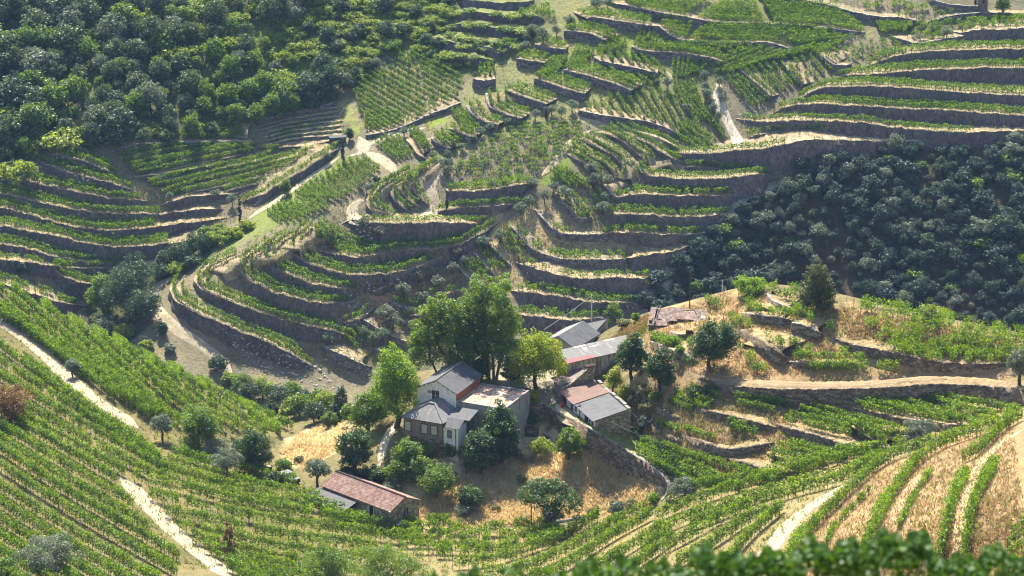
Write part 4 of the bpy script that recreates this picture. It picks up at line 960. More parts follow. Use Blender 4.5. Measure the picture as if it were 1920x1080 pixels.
# -- knoll
plot([(1585,560),(1612,590),(1620,622),(1660,648),(1700,668)], [(2060,640),(2060,654),(2060,666),(2060,676),(2040,686)], 10, 'of the bushy plot crowning the knoll', far=0, h=1.4, w=1.8, sparse=.24)
for r in ([(1402,562),(1410,552),(1435,545),(1470,538)], [(1398,568),(1415,580),(1445,588),(1500,592)], [(1487,570),(1500,585),(1530,596)], [(1360,590),(1380,602),(1412,616)], [(1435,627),(1450,640),(1480,655),(1512,672)],
          [(1480,640),(1500,652),(1522,664)], [(1510,600),(1535,607),(1562,622)], [(1512,692),(1560,690),(1620,690),(1690,692)], [(1555,662),(1590,668),(1622,678)], [(1455,552),(1490,558),(1520,562)], [(1500,548),(1480,540)],
          [(1380,648),(1400,668),(1430,686)], [(1225,632),(1262,655)], [(1290,652),(1300,640)], [(1325,560),(1345,575)], [(1390,690),(1440,696)]):
    line(r, 'scattered over the knoll steps', far=0, h=1.6, w=1.4, sparse=.08)

# ------------------------------------------------------------------ build every vine row
def vine_mesh(r, d):
    q = resample(r['P'], .30); n = len(q); near = not r['far']
    L = n * .30; h = r['h'] * 1.15; wd = r.get('w', .7) * .95
    tg = np.gradient(q, axis=0); tg /= np.maximum(np.linalg.norm(tg, axis=1, keepdims=True), 1e-6)
    nr = np.stack([-tg[:, 1], tg[:, 0], np.zeros(n)], 1)
    ls = (.21 if d < 340 else .255) if near else .31
    per = (150 if near else 84) * (.9 if d > 430 else 1.0)
    N_ = int(L * per * (h / 1.5)) + 4
    # vigour per vine, gaps
    nv = max(2, int(L / 1.15)); vig = RNG.uniform(.45, 1.0, nv); vig[RNG.random(nv) < r['sparse']] = .0 if r['sparse'] < .7 else .12
    if r['sparse'] > 0: vig[RNG.random(nv) < .04] = 0
    s = RNG.uniform(0, 1, N_); vi = np.minimum((s * nv).astype(int), nv - 1); ph = s * nv - vi
    k = RNG.random(N_) < vig[vi] * (1 - .75 * np.abs(ph - .5) ** 1.2)
    s = s[k]; vi = vi[k]; m = len(s)
    if m < 2: return None
    f_ = s * (n - 1); i = np.minimum(f_.astype(int), n - 2); fr = (f_ - i)[:, None]
    c = q[i] * (1 - fr) + q[i + 1] * fr; nn = nr[i]
    hv = h * (.78 + .3 * vig[vi])
    zz = RNG.beta(1.6, 1.25, m); lat = RNG.normal(0, .34, m) * wd * (.55 + .6 * zz)
    C = c + nn * lat[:, None] + np.array([0, 0, 1]) * (.14 * h + zz * (hv - .14 * h))[:, None]
    C[:, 2] += (RNG.random(m) < .05) * RNG.uniform(0, .35, m)
    nm = nn * np.sign(lat)[:, None] * .7 + RNG.normal(0, .6, (m, 3)) + np.array([0, 0, .45])
    V, F = leaves(C, nm, RNG.uniform(.7, 1.3, m) * ls)
    v = np.repeat(np.clip(RNG.normal(.45, .2, m) + (RNG.uniform(-.14, .14, nv))[vi], 0, 1), 4)
    mi = np.zeros(len(F), int)
    # stems and posts
    st = np.arange(0, n - 1, 4 if near else 5); P0 = q[st] + RNG.normal(0, .05, (len(st), 3)) * [1, 1, 0]
    rr = .045 if near else .06; hh = np.where(np.arange(len(st)) % 5 == 0, h * 1.08, .5 * h)
    a = np.array([[rr, 0, 0], [-rr * .5, rr * .87, 0], [-rr * .5, -rr * .87, 0]])
    SV = np.concatenate([P0[:, None] + a - [0, 0, .2], P0[:, None] + a * .8 + np.stack([np.zeros_like(hh), np.zeros_like(hh), hh], 1)[:, None]], 1)
    b = len(V) + np.arange(len(st))[:, None, None] * 6
    SF = (np.array([[0, 1, 4, 3], [1, 2, 5, 4], [2, 0, 3, 5]])[None] + b).reshape(-1, 4)
    V = np.vstack([V, SV.reshape(-1, 3)]); v = np.concatenate([v, np.zeros(len(st) * 6)])
    F = np.vstack([F, SF]); mi = np.concatenate([mi, np.ones(len(SF), int)])
    return V, F, mi, v
for r in ROWS:
    m = r['P'].mean(0); X, Y, D_ = proj(*m); r['d'] = float(D_)
    a = proj(*r['P'].T); inb = (a[0] > -10) & (a[0] < 1930) & (a[1] > -10) & (a[1] < 1090)
    r['in'] = inb.mean(); r['area'] = np.linalg.norm(np.diff(r['P'], axis=0), axis=1).sum() * r['h'] * (FPX / r['d']) ** 2 * inb.mean() * (1 - r['sparse'])
order = sorted(range(len(ROWS)), key=lambda i: -ROWS[i]['area'])
solo = set(order[:300])
cnt = {}
SV_, SF_, SM_, SVV_ = [], [], [], []; sb = 0
for i, r in enumerate(ROWS):
    res = vine_mesh(r, r['d'])
    if res is None: continue
    V, F, mi, v = res
    mats = [M['vine_far' if r['far'] else 'vine'], M['post']]
    if i in solo and r['in'] > .05:
        k = cnt.get(r['zone'], 0); cnt[r['zone']] = k + 1
        link('vine_row', mesh_np('vine_row', V, F, mats, mi, v=v), None, '%s %s vine row %s' % (ordinal(k), 'patchy' if r['sparse'] > .2 else 'leafy', r['zone']), 'vine', 'vine rows of the terraces', 'thing')  # each mesh is a whole row of vines with its stems and posts
    else:
        SV_.append(V); SF_.append(F + sb); SM_.append(mi); SVV_.append(v); sb += len(V)
link('vineyard_foliage', mesh_np('vineyard_foliage', np.vstack(SV_), np.vstack(SF_), [M['vine_far'], M['post']], np.concatenate(SM_), v=np.concatenate(SVV_)), kind='stuff')
print('ROWS', len(ROWS), 'leaf faces rest', sb // 4)
# ------------------------------------------------------------------ trees and bushes
def sphere_dirs(n, up=0.0):
    d = RNG.normal(size=(n, 3)); d[:, 2] += up; return d / np.linalg.norm(d, axis=1, keepdims=True)
def foliage(blobs, n, leaf, sub=16, fine=.38, up=.25, droop=0.0, open_=.0):
    """leaf faces clustered in sub-clumps spread over the blobs (cx,cy,cz,rx,ry,rz)"""
    bl = np.array(blobs, float); wt = (bl[:, 3] * bl[:, 5]); wt = wt / wt.sum()
    CC, RR = [], []
    for b, w_ in zip(bl, wt):
        k = max(5, int(sub * len(bl) * w_)); d = sphere_dirs(k, up); rad = RNG.uniform(.55, .92, (k, 1))
        CC.append(b[:3] + d * rad * b[3:6]); RR.append(np.tile(b[3:6].mean() * fine, k) * RNG.uniform(.6, 1.3, k))
    CC = np.vstack(CC); RR = np.concatenate(RR)
    if open_ > 0:
        k = RNG.random(len(CC)) > open_; CC, RR = CC[k], RR[k]
    p = RR ** 2; ci = RNG.choice(len(CC), n, p=p / p.sum())
    d = sphere_dirs(n, .25); r = RR[ci][:, None] * (.35 + .65 * np.sqrt(RNG.random((n, 1)))) * np.array([1.1, 1.1, .85])
    C = CC[ci] + d * r
    if droop: C[:, 2] -= droop * np.hypot(C[:, 0], C[:, 1]) ** 2
    V, F = leaves(C, d * .8 + RNG.normal(0, .55, (n, 3)) + [0, 0, .3], RNG.uniform(.65, 1.35, n) * leaf)
    v = np.clip(RNG.normal(.45, .17, n) + RNG.uniform(-.22, .22, len(CC))[ci], 0, 1)
    return V, F, np.repeat(v, 4)
def limb(mb, a, b, r0, r1, n=6, wob=.06):
    a = Vector(a); b = Vector(b); L = (b - a).length; k = 3; pts = [a.lerp(b, i / k) for i in range(k + 1)]
    for i in range(1, k): pts[i] = pts[i] + Vector(RNG.normal(0, wob * L, 3))
    for i in range(k): mb.tube(pts[i], pts[i + 1], r0 + (r1 - r0) * i / k, r0 + (r1 - r0) * (i + 1) / k, n, 0, False)
def shape(style, H, R):
    """(blobs, trunk limbs) of a tree H tall and R wide to each side"""
    b, t = [], []
    u = lambda a, c_: RNG.uniform(a, c_)
    if style == 'round':
        b.append((0, 0, H * .50, R * .72, R * .72, H * .36)); k = 8
        for i in range(k):
            a = 2 * math.pi * i / k + u(-.3, .3); b.append((math.cos(a) * R * .55, math.sin(a) * R * .55, H * u(.22, .66), R * u(.32, .5), R * u(.32, .5), H * u(.16, .24)))
        for i in range(3): b.append((u(-.35, .35) * R, u(-.35, .35) * R, H * u(.76, .86), R * u(.28, .42), R * u(.28, .42), H * u(.12, .17)))
        t.append(((0, 0, -.4), (0, 0, H * .45), H * .032 + .05, H * .02 + .03))
        for i in range(4):
            a = 2 * math.pi * i / 4 + u(-.4, .4); t.append(((0, 0, H * .28), (math.cos(a) * R * .5, math.sin(a) * R * .5, H * u(.5, .7)), H * .018 + .02, .02))
    elif style == 'tall':
        k = 4
        for i in range(k):
            a = 2 * math.pi * i / k + .5; x, y = math.cos(a) * R * .46, math.sin(a) * R * .46; hh = H * u(.86, 1.0)
            for j in range(6):
                q = .30 + .62 * j / 5; b.append((x * (1.5 - .7 * q) + u(-.12, .12) * R, y * (1.5 - .7 * q) + u(-.12, .12) * R, hh * q, R * u(.34, .50) * (1.1 - .35 * q), R * u(.34, .50) * (1.1 - .35 * q), H * u(.08, .12)))
            t.append(((x * .25, y * .25, -.5), (x * .9, y * .9, hh * .85), H * .014, .05))
        for i in range(8):
            a = u(0, 6.28); t.append(((0, 0, H * u(.2, .5)), (math.cos(a) * R * .8, math.sin(a) * R * .8, H * u(.45, .8)), H * .006, .03))
    elif style == 'olive':
        k = 5
        for i in range(k):
            a = 2 * math.pi * i / k + u(-.4, .4); b.append((math.cos(a) * R * .5, math.sin(a) * R * .5, H * u(.5, .72), R * u(.38, .52), R * u(.38, .52), H * u(.2, .27)))
        b.append((0, 0, H * .78, R * .5, R * .5, H * .2)); b.append((0, 0, H * .5, R * .55, R * .55, H * .22))
        t.append(((0, 0, -.3), (u(-.1, .1) * R, u(-.1, .1) * R, H * .35), H * .045 + .03, H * .035))
        for i in range(3):
            a = u(0, 6.28); t.append(((0, 0, H * .3), (math.cos(a) * R * .45, math.sin(a) * R * .45, H * .65), H * .025, .02))
    elif style == 'cypress':
        for j in range(7):
            q = j / 6; rr = R * (1 - .78 * abs(q - .35) ** 1.1 * 1.35); b.append((0, 0, H * (.1 + .82 * q), rr, rr, H * .1))
        t.append(((0, 0, -.3), (0, 0, H * .5), .12, .05))
    elif style == 'cone':
        for j in range(6):
            q = j / 5; rr = R * (.95 - .62 * q ** 1.6); k = 6 if j < 5 else 2
            for i in range(k):
                a = 2 * math.pi * i / k + j; b.append((math.cos(a) * rr * .55, math.sin(a) * rr * .55, H * (.14 + .74 * q), rr * .5, rr * .5, H * .11))
        t.append(((0, 0, -.4), (0, 0, H * .8), H * .03, .05))
    elif style == 'dome':
        for i in range(9):
            a = 2 * math.pi * i / 9 + u(-.2, .2); b.append((math.cos(a) * R * .6, math.sin(a) * R * .6, H * u(.62, .72), R * .36, R * .36, H * .17))
        for i in range(4):
            a = 2 * math.pi * i / 4; b.append((math.cos(a) * R * .25, math.sin(a) * R * .25, H * .84, R * .36, R * .36, H * .15))
        for i in range(3):
            a = -.6 + .5 * i; b.append((math.cos(a) * R * .88, math.sin(a) * R * .88, H * .45, R * .2, R * .2, H * .22))
        t.append(((0, 0, -.3), (0, 0, H * .45), .28, .2))
        for i in range(6):
            a = 2 * math.pi * i / 6; t.append(((0, 0, H * .35), (math.cos(a) * R * .55, math.sin(a) * R * .55, H * .66), .13, .05))
    elif style == 'bush':
        k = 5; b.append((0, 0, H * .42, R * .7, R * .7, H * .42))
        for i in range(k):
            a = 2 * math.pi * i / k + u(-.5, .5); b.append((math.cos(a) * R * .5, math.sin(a) * R * .5, H * u(.3, .5), R * u(.35, .5), R * u(.35, .5), H * u(.3, .42)))
        t.append(((0, 0, -.2), (0, 0, H * .4), .05, .03))
    elif style == 'airy':
        for i in range(13):
            a = u(0, 6.28); q = u(.25, .95); rr = R * u(.3, .85) * (1.15 - .6 * q); b.append((math.cos(a) * rr, math.sin(a) * rr, H * q, R * u(.16, .28), R * u(.16, .28), H * u(.06, .11)))
            t.append(((0, 0, H * .2), (math.cos(a) * rr, math.sin(a) * rr, H * q), .07, .02))
        t.append(((0, 0, -.4), (0, 0, H * .7), .16, .06))
    return b, t
def tree_parts(style, H, R, n, leaf, **k):
    b, t = shape(style, H, R); V, F, v = foliage(b, n, leaf, **k)
    mb = MB()
    for a, c_, r0, r1 in t: limb(mb, a, c_, r0, r1)
    return V, F, v, mb
def size_at(px, py, far):
    q = drop(px, py, far); s = FPX / (q.y / .945); return q, s
def hero(name, label, style, px, py, Hpx, Rpx, mat, n=2500, leaf=.32, far=0, cat='tree', bk='bark', group=None, **k):
    q, s = size_at(px, py, far); H = Hpx / (s * .95); R = Rpx / s
    V, F, v, mb = tree_parts(style, H, R, int(n * 1.9), leaf * .74, **k)
    t = thing(name, label, cat, q, 0, group)
    link('crown', mesh_np('crown', V, F, M[mat], v=v), t)
    mb.build('trunk', M[bk], t)
    return t
# -- around the farm
hero('poplar_tree', 'tall loose green tree behind the white house, shorter of the tall pair', 'tall', 836, 712, 172, 78, 'poplar', 13000, .42, sub=12)
hero('poplar_tree', 'tallest tree of all, forked grey trunks showing, beyond the flat white terrace', 'tall', 922, 712, 212, 76, 'poplar', 16000, .42, bk='bark_grey', sub=12)
hero('broadleaf_tree', 'round sunlit yellow-green tree shading the farmyard', 'round', 1006, 728, 114, 64, 'chestnut', 8000, .36)
hero('broadleaf_tree', 'bright green tree standing right against the white house gable', 'round', 742, 802, 160, 52, 'bright', 8000, .38, sub=20)
hero('broadleaf_tree', 'mid green tree leaning on the brighter one by the house', 'round', 692, 812, 92, 46, 'greenwood', 5000, .36)
hero('broadleaf_tree', 'dark round tree beside the little path below the house', 'round', 665, 888, 94, 42, 'dark', 5000, .36)
hero('fig_tree', 'dark broad fig tree hugging the wall of the flat terrace', 'round', 938, 870, 122, 47, 'dark', 8000, .34)
hero('fig_tree', 'upright dark green tree in the straw field edge, in front of the ruin', 'round', 900, 890, 92, 40, 'dark', 5000, .34)
hero('citrus_tree', 'orange tree with a bare dark trunk at the straw edge', 'round', 820, 934, 66, 42, 'greenwood', 3600, .32)
hero('citrus_tree', 'leafy orange tree directly under the brown annex', 'round', 765, 880, 62, 38, 'greenwood', 3400, .32)
hero('citrus_tree', 'small orange tree wedged between path and orchard', 'round', 742, 908, 50, 30, 'greenwood', 2400, .32)
hero('citrus_tree', 'low orange tree behind the tiled barn roof', 'bush', 700, 905, 34, 34, 'dark', 2200, .32)
hero('citrus_tree', 'squat orange tree between barn ridge and dark round tree', 'bush', 655, 903, 34, 28, 'dark', 1800, .32)
hero('citrus_tree', 'orange tree in the middle of the orchard clump', 'round', 792, 905, 54, 36, 'greenwood', 2800, .32)
hero('citrus_tree', 'low dense round tree alone in the straw, near the barn gable', 'bush', 880, 950, 46, 36, 'dark', 3000, .30)
hero('carob_tree', 'wide umbrella shaped dark tree arching over the straw field', 'dome', 1026, 984, 86, 66, 'dark', 6500, .30)
hero('olive_tree', 'grey olive on the field edge under the umbrella tree', 'olive', 1035, 988, 46, 24, 'olive', 2200, .28)
hero('olive_tree', 'pair of rounded grey olive stems by the low end of the field', 'bush', 1155, 966, 32, 21, 'olive', 1500, .26)
hero('broadleaf_tree', 'round green tree inside the high curved wall', 'round', 1068, 860, 64, 33, 'greenwood', 3800, .32)
hero('shrub', 'yellow-green bush beside the roofless hut', 'bush', 1016, 856, 40, 25, 'lime', 1700, .28, cat='bush')
hero('shrub', 'glowing lime bush on the shaded farmyard rim', 'bush', 1000, 758, 27, 17, 'lime', 1200, .26, cat='bush')
hero('shrub', 'lime green sapling behind the rusty roof, taller one', 'round', 1152, 735, 52, 20, 'lime', 1500, .30)
hero('shrub', 'lime green bush by the grey roof corner', 'bush', 1172, 757, 42, 17, 'lime', 1200, .28, cat='bush')
hero('shrub', 'small lime tuft next to the parapet of the grey shed', 'bush', 1176, 752, 14, 8, 'lime', 400, .26, cat='bush')
hero('broadleaf_tree', 'dark tree overhanging the end of the long shed roof', 'round', 1185, 710, 94, 33, 'dark', 4600, .34)
hero('broadleaf_tree', 'dark tree beside the track bend, next to the long shed', 'round', 1238, 730, 78, 36, 'dark', 4400, .34)
hero('fig_tree', 'large dark round tree in front of the broken roof', 'round', 1336, 696, 102, 52, 'dark', 7000, .34)
hero('conifer_tree', 'lone rounded conifer on top of the knoll', 'cone', 1532, 576, 94, 39, 'conifer', 7000, .30, cat='tree')
hero('broadleaf_tree', 'flat topped bush on the crest of the knoll', 'bush', 1405, 550, 38, 35, 'bright', 2600, .30)
hero('shrub', 'pale green bush beyond the vines of the knoll', 'bush', 1744, 600, 32, 27, 'bramble', 1600, .30, cat='bush')
hero('olive_tree', 'round grey olive alone among the stepped rows', 'olive', 1720, 838, 56, 37, 'olive', 3800, .26)
hero('olive_tree', 'bushy grey olive at the foot of the stepped rows', 'bush', 1285, 932, 40, 37, 'olive', 2600, .26)
hero('olive_tree', 'grey olive cut by the frame beside the knoll road', 'olive', 1912, 722, 70, 28, 'olive', 2600, .26)
hero('shrub', 'small dark tree in front of the back shed roof', 'round', 1085, 652, 34, 13, 'dark', 900, .30)
hero('shrub', 'bright bush on the straw bank behind the long shed', 'round', 1152, 602, 38, 18, 'greenwood', 1600, .30, cat='bush')
for i, (a, b_, c_, d_, m_) in enumerate([(1192,603,20,10,'greenwood'), (1170,612,16,16,'weed'), (1136,612,18,14,'greenwood'), (1122,624,14,10,'greenwood'), (1245,640,16,14,'greenwood'), (1262,648,22,20,'bright'), (1275,662,16,12,'bright'),
                                         (1228,640,12,12,'dark'), (1208,738,26,20,'weed'), (1190,760,22,18,'weed'), (1230,752,20,16,'greenwood'), (1212,800,24,20,'olive'), (1195,815,20,16,'dark'), (1150,790,14,12,'weed'),
                                         (1300,745,24,22,'dark'), (1330,738,20,20,'dark'), (1215,770,18,20,'weed'), (1175,800,16,14,'weed')]):
    hero('shrub', '%s bush on the weedy slope %s' % ({'greenwood': 'green', 'weed': 'dry yellowish', 'bright': 'sunlit', 'dark': 'dark', 'olive': 'greyish'}[m_],
         ['above the long shed', 'of pale seed heads by the shed track', 'beside the back shed wing', 'at the back shed corner', 'under the broken roof', 'leaning over the brown track wall', 'behind the track wall end', 'at the track wall start',
          'under the dark tree by the track', 'behind the lime saplings', 'below the track bend', 'beside the grey shed corner', 'under the grey shed corner', 'on the grass by the sheds', 'below the knoll road, upper', 'below the knoll road, hugging the wall', 'between wall and lime saplings', 'near the lower rows'][i]),
         'bush', a, b_, c_, d_, m_, 900, .28, cat='bush')
hero('broadleaf_tree', 'green undergrowth tree between the poplar trunks and the terrace', 'bush', 893, 712, 52, 36, 'poplar', 2600, .36)
hero('broadleaf_tree', 'dark undergrowth tree beside the forked poplar', 'bush', 962, 716, 40, 26, 'dark', 1800, .34)
hero('shrub', 'green bush under the porch of the house', 'bush', 846, 858, 36, 24, 'greenwood', 1600, .28, cat='bush')
hero('shrub', 'yellowish climbing bush along the annex stone base', 'bush', 800, 850, 26, 28, 'bramble', 1400, .28, cat='bush')
hero('shrub', 'dark bush under the terrace wall, behind the roofless hut', 'bush', 985, 800, 40, 26, 'dark', 1700, .30, cat='bush')
# -- left of the barn
hero('olive_tree', 'grey olive at the tiled barn gable end, trunk dark', 'olive', 596, 914, 58, 28, 'olive', 2600, .26)
hero('olive_tree', 'grey olive crown just behind the tiled barn ridge', 'bush', 735, 928, 34, 24, 'olive', 1800, .26)
hero('olive_tree', 'grey olive beside the round green tree below the upper track', 'olive', 305, 826, 52, 25, 'olive', 2200, .26)
hero('broadleaf_tree', 'big round green tree at the end of the upper track', 'round', 374, 842, 88, 51, 'greenwood', 6000, .34)
hero('olive_tree', 'low grey olive in front of the big round tree', 'bush', 404, 858, 44, 34, 'olive', 2400, .26)
hero('olive_tree', 'grey olive nearest the dark fig, among vines', 'olive', 425, 896, 58, 36, 'olive', 3000, .26)
hero('fig_tree', 'dense dark fig with glossy leaves by the stone wall', 'round', 475, 886, 88, 47, 'dark', 6000, .32)
hero('shrub', 'green bush behind the parked car', 'bush', 531, 888, 34, 20, 'greenwood', 1300, .30, cat='bush')
hero('shrub', 'dark bush half hiding the parked car', 'bush', 514, 908, 26, 22, 'dark', 1300, .30, cat='bush')
hero('olive_tree', 'single olive beside the upper track bend', 'olive', 137, 708, 38, 20, 'olive', 1700, .26)
hero('walnut_tree', 'rusty brown leaved tree at the picture edge', 'round', 18, 792, 74, 52, 'rusty', 4200, .32)
hero('young_tree', 'small rust coloured dying tree by the lower track', 'airy', 432, 1048, 74, 23, 'rusty', 1500, .24)
hero('olive_tree', 'large grey olive among the nearest vines', 'olive', 95, 1086, 86, 68, 'olive', 6500, .26)
hero('shrub', 'dark bush in the bottom corner beside the large olive', 'bush', 8, 1086, 46, 34, 'greenwood', 1800, .3, cat='bush')
hero('feathery_tree', 'fine leaved tree rising at the bottom edge, broader one', 'round', 735, 1128, 122, 92, 'greenwood', 9500, .24, sub=26, fine=.24)
hero('feathery_tree', 'fine leaved tree rising at the bottom edge beside the broader one', 'round', 612, 1124, 128, 62, 'greenwood', 8000, .24, sub=26, fine=.24)
for i, (a, b_, c_, d_, m_) in enumerate([(672,955,14,10,'weed'), (870,965,22,24,'olive'), (930,955,10,10,'weed'), (1110,965,14,14,'weed'), (1185,950,16,18,'weed'), (1225,940,18,16,'bright'), (1258,945,16,14,'weed'), (560,868,16,12,'weed'),
                                         (980,905,20,14,'weed'), (845,900,20,16,'weed'), (870,845,22,14,'weed'), (840,835,14,22,'bramble'), (1055,835,26,16,'weed'), (960,850,18,12,'weed')]):
    hero('shrub', '%s weed clump %s' % ({'weed': 'dry', 'olive': 'grey', 'bright': 'green', 'bramble': 'green'}[m_], ['under the barn eave', 'by the low round tree in straw', 'near the straw rim', 'beside the low pale kerb', 'next to the rounded olives', 'at the end of the curved wall',
         'outside the end of the curved wall', 'on the straw slope by the car', 'in mid straw field', 'at the orchard rim', 'under the annex wall', 'growing along the annex foot', 'at the foot of the curved wall', 'below the roofless hut'][i]),
         'bush', a, b_, c_, d_, m_, 600, .26, cat='bush')
# -- gully between the near slope and the valley side
for i, (a, b_, c_, d_, m_) in enumerate([(455,738,40,26,'greenwood'), (492,748,46,30,'bramble'), (470,752,40,26,'oak'), (522,762,44,30,'oak'), (548,752,40,24,'greenwood'), (560,780,48,30,'greenwood'), (590,792,44,28,'oak'), (612,775,46,26,'bramble'),
                                         (632,790,40,26,'oak'), (575,762,34,22,'oak'), (600,762,34,22,'greenwood'), (540,786,34,20,'bramble'), (655,790,36,20,'greenwood'), (430,722,24,18,'bramble'), (510,778,24,16,'oak'), (620,800,30,20,'greenwood')]):
    hero('gully_tree', '%s round tree in the gully thicket, %s counted from the valley road' % ({'greenwood': 'green', 'bramble': 'yellowish', 'oak': 'grey-green'}[m_], ordinal(i)), 'round', a, b_, c_, d_, m_, 1500, .42, far=0)
hero('young_poplar', 'slim bluish young poplar behind the straw slope', 'tall', 640, 786, 62, 16, 'oak', 1600, .34, far=0)
FG = 1
hero('gully_tree', 'large spreading tree filling the western gully', 'round', 240, 592, 112, 62, 'oak', 6500, .50, far=FG)
hero('gully_tree', 'tree with paler top beside the large gully tree', 'round', 198, 592, 84, 40, 'greenwood', 4000, .48, far=FG)
hero('gully_tree', 'dark tree low in the western gully', 'round', 268, 610, 70, 40, 'oak', 3200, .48, far=FG)
for i, (a, b_, c_, d_, m_) in enumerate([(195,622,36,34,'olive'), (232,632,28,26,'bramble'), (312,502,38,26,'oak'), (340,492,46,30,'oak'), (372,474,44,28,'oak'), (300,520,32,26,'oak'), (395,462,30,20,'bramble'), (420,455,26,22,'bramble'),
                                         (440,446,22,20,'lime'), (410,440,20,20,'bramble'), (385,446,24,18,'greenwood'), (330,515,26,22,'bramble'), (360,500,24,20,'oak'), (465,430,16,18,'lime'), (318,662,20,14,'olive'), (305,628,28,12,'oak'),
                                         (410,695,34,22,'oak'), (275,655,20,16,'bramble'), (42,512,22,14,'oak')]):
    hero('gully_bush', '%s bush of the western gully hedge, %s of its line' % ({'olive': 'grey', 'bramble': 'yellow-green', 'oak': 'dark', 'lime': 'lime', 'greenwood': 'green'}[m_], ordinal(i)), 'bush', a, b_, c_, d_, m_, 1100, .46, far=1, cat='bush')

# -- trees of the far side: a few shapes, many copies that share their meshes
def proto(style, H, R, n, leaf, mat, bk='bark', **k):
    V, F, v, mb = tree_parts(style, H, R, int(n * 2.2), leaf * .66, **k)
    T = mb.mesh('t', M[bk]); tv = np.array([p.co[:] for p in T.vertices]); tf = np.array([list(p.vertices) for p in T.polygons]); bpy.data.meshes.remove(T)
    return mesh_np('tree', np.vstack([V, tv]), np.vstack([F, tf + len(V)]), [M[mat], M[bk]], np.concatenate([np.zeros(len(F), int), np.ones(len(tf), int)]), v=np.concatenate([v, np.zeros(len(tv))]))
PR = {
 'olive': [proto('olive', 3.4, 1.9, 420, .42, 'olive') for _ in range(4)],
 'oak': [proto('round', 6.5, 3.6, 1050, .62, 'oak') for _ in range(6)],
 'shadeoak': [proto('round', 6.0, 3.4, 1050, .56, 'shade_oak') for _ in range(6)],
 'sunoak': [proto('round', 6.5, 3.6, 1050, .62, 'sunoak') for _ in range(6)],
 'green': [proto('round', 6.5, 3.4, 1000, .62, 'greenwood') for _ in range(4)],
 'bramble': [proto('bush', 2.4, 3.0, 520, .52, 'bramble') for _ in range(4)],
 'lightoak': [proto('round', 6.0, 3.4, 1000, .60, 'olive') for _ in range(3)],
 'scrub': [proto('bush', 2.2, 2.2, 420, .46, 'greenwood') for _ in range(4)],
}
HREF = {'olive': 3.4, 'oak': 6.5, 'shadeoak': 6.0, 'sunoak': 6.5, 'green': 6.5, 'bramble': 2.4, 'lightoak': 6.0, 'scrub': 2.2}
def plant(name, kind, px, py, Hpx, label, cat, group, wide=1.0, far=1):
    q, s = size_at(px, py, far); k = Hpx / (s * .95) / HREF[kind]
    o = link(name, PR[kind][int(RNG.integers(len(PR[kind])))], None, label, cat, group, 'thing', q)
    o.scale = (k * wide, k * wide, k); o.rotation_euler = (0, 0, RNG.uniform(0, 6.28)); return o
OL = [(1067,50,22),(1118,20,25),(1140,17,22),(997,70,24),(1018,82,30),(1043,68,19),(985,80,20),(986,97,20),(1252,168,24),(758,258,20),(920,248,20),(901,256,18),(888,268,15),(952,236,15),(812,300,18),(848,280,16),(866,282,15),(840,297,17),
      (832,318,24),(840,331,20),(698,357,16),(688,362,17),(677,355,15),(922,356,17),(1004,225,20),(1034,215,18),(1052,221,21),(1073,210,22),(1110,330,26),(1113,350,26),(1140,349,22),(998,353,19),(1038,361,21),(1320,150,18),(1348,163,18),
      (1321,168,14),(1325,185,20),(1350,180,17),(1352,191,15),(1333,200,15),(1338,213,20),(1347,229,20),(1287,208,15),(1059,373,25),(1021,381,25),(992,388,23),(976,403,25),(1135,379,20),(1132,403,25),(680,432,24),(712,449,25),(768,456,19),
      (907,466,25),(936,456,28),(857,485,23),(850,516,25),(757,561,32),(792,569,24),(723,603,34),(737,618,32),(765,594,20),(718,646,32),(785,531,24),(822,541,26),(615,646,24),(682,633,20),(435,386,22),(612,301,16),(405,373,19),(318,376,16),
      (1775,72,20),(1725,76,11),(1668,61,11),(700,640,18),(808,520,20),(870,500,20),(1232,160,12)]
PLACE = [(950,60,'the scrub'), (1180,110,'the upper stepped walls'), (800,260,'the slanting plot'), (930,240,'the grey olive line'), (835,300,'the dome plot edge'), (690,355,'the curved plot'), (1050,215,'the hill road'), (1120,345,'the rounded hill'),
         (1335,180,'the pale track'), (1000,385,'the sharp cornered wall'), (690,440,'the high dark bank'), (860,490,'the slanting walls'), (760,580,'the orange grass'), (640,640,'the broad dark wall'), (420,380,'the cypress'), (1740,70,'the bent wall')]
oc = {}
for (a, b_, h_) in OL:
    near_ = min(PLACE, key=lambda p: (p[0] - a) ** 2 + (p[1] - b_) ** 2)[2]; k = oc.get(near_, 0); oc[near_] = k + 1
    plant('olive_tree', 'olive', a, b_, h_, '%s small grey olive near %s' % (ordinal(k), near_), 'tree', 'olives dotted over the terraces', RNG.uniform(.85, 1.15))
for a, b_, h_, r_, l_ in [(450,418,56,4.5,'slim dark cypress at the end of the grassy path'), (643,302,42,4,'slim dark cypress beside the track fork'), (838,394,32,3,'thin dark cypress by the hairpin end'), (1830,12,20,3.5,'dark cypress next to the pink tower on the ridge'), (1024,221,16,2.5,'tiny dark cypress among hill road olives')]:
    hero('cypress_tree', l_, 'cypress', a, b_, h_, r_, 'cypress', 900, .34, far=1, sub=10)
hero('round_tree', 'lollipop shaped dark tree at the track fork', 'round', 656, 264, 26, 8, 'dark', 700, .36, far=1)
hero('round_tree', 'round green tree beside the grassy path', 'round', 536, 366, 30, 13, 'greenwood', 1000, .4, far=1)
hero('round_tree', 'round dark tree on the skyline terrace', 'round', 1880, 24, 34, 17, 'greenwood', 1500, .42, far=1)
hero('round_tree', 'dark bush at the end of the curved plot', 'bush', 706, 343, 14, 10, 'dark', 500, .4, far=1)

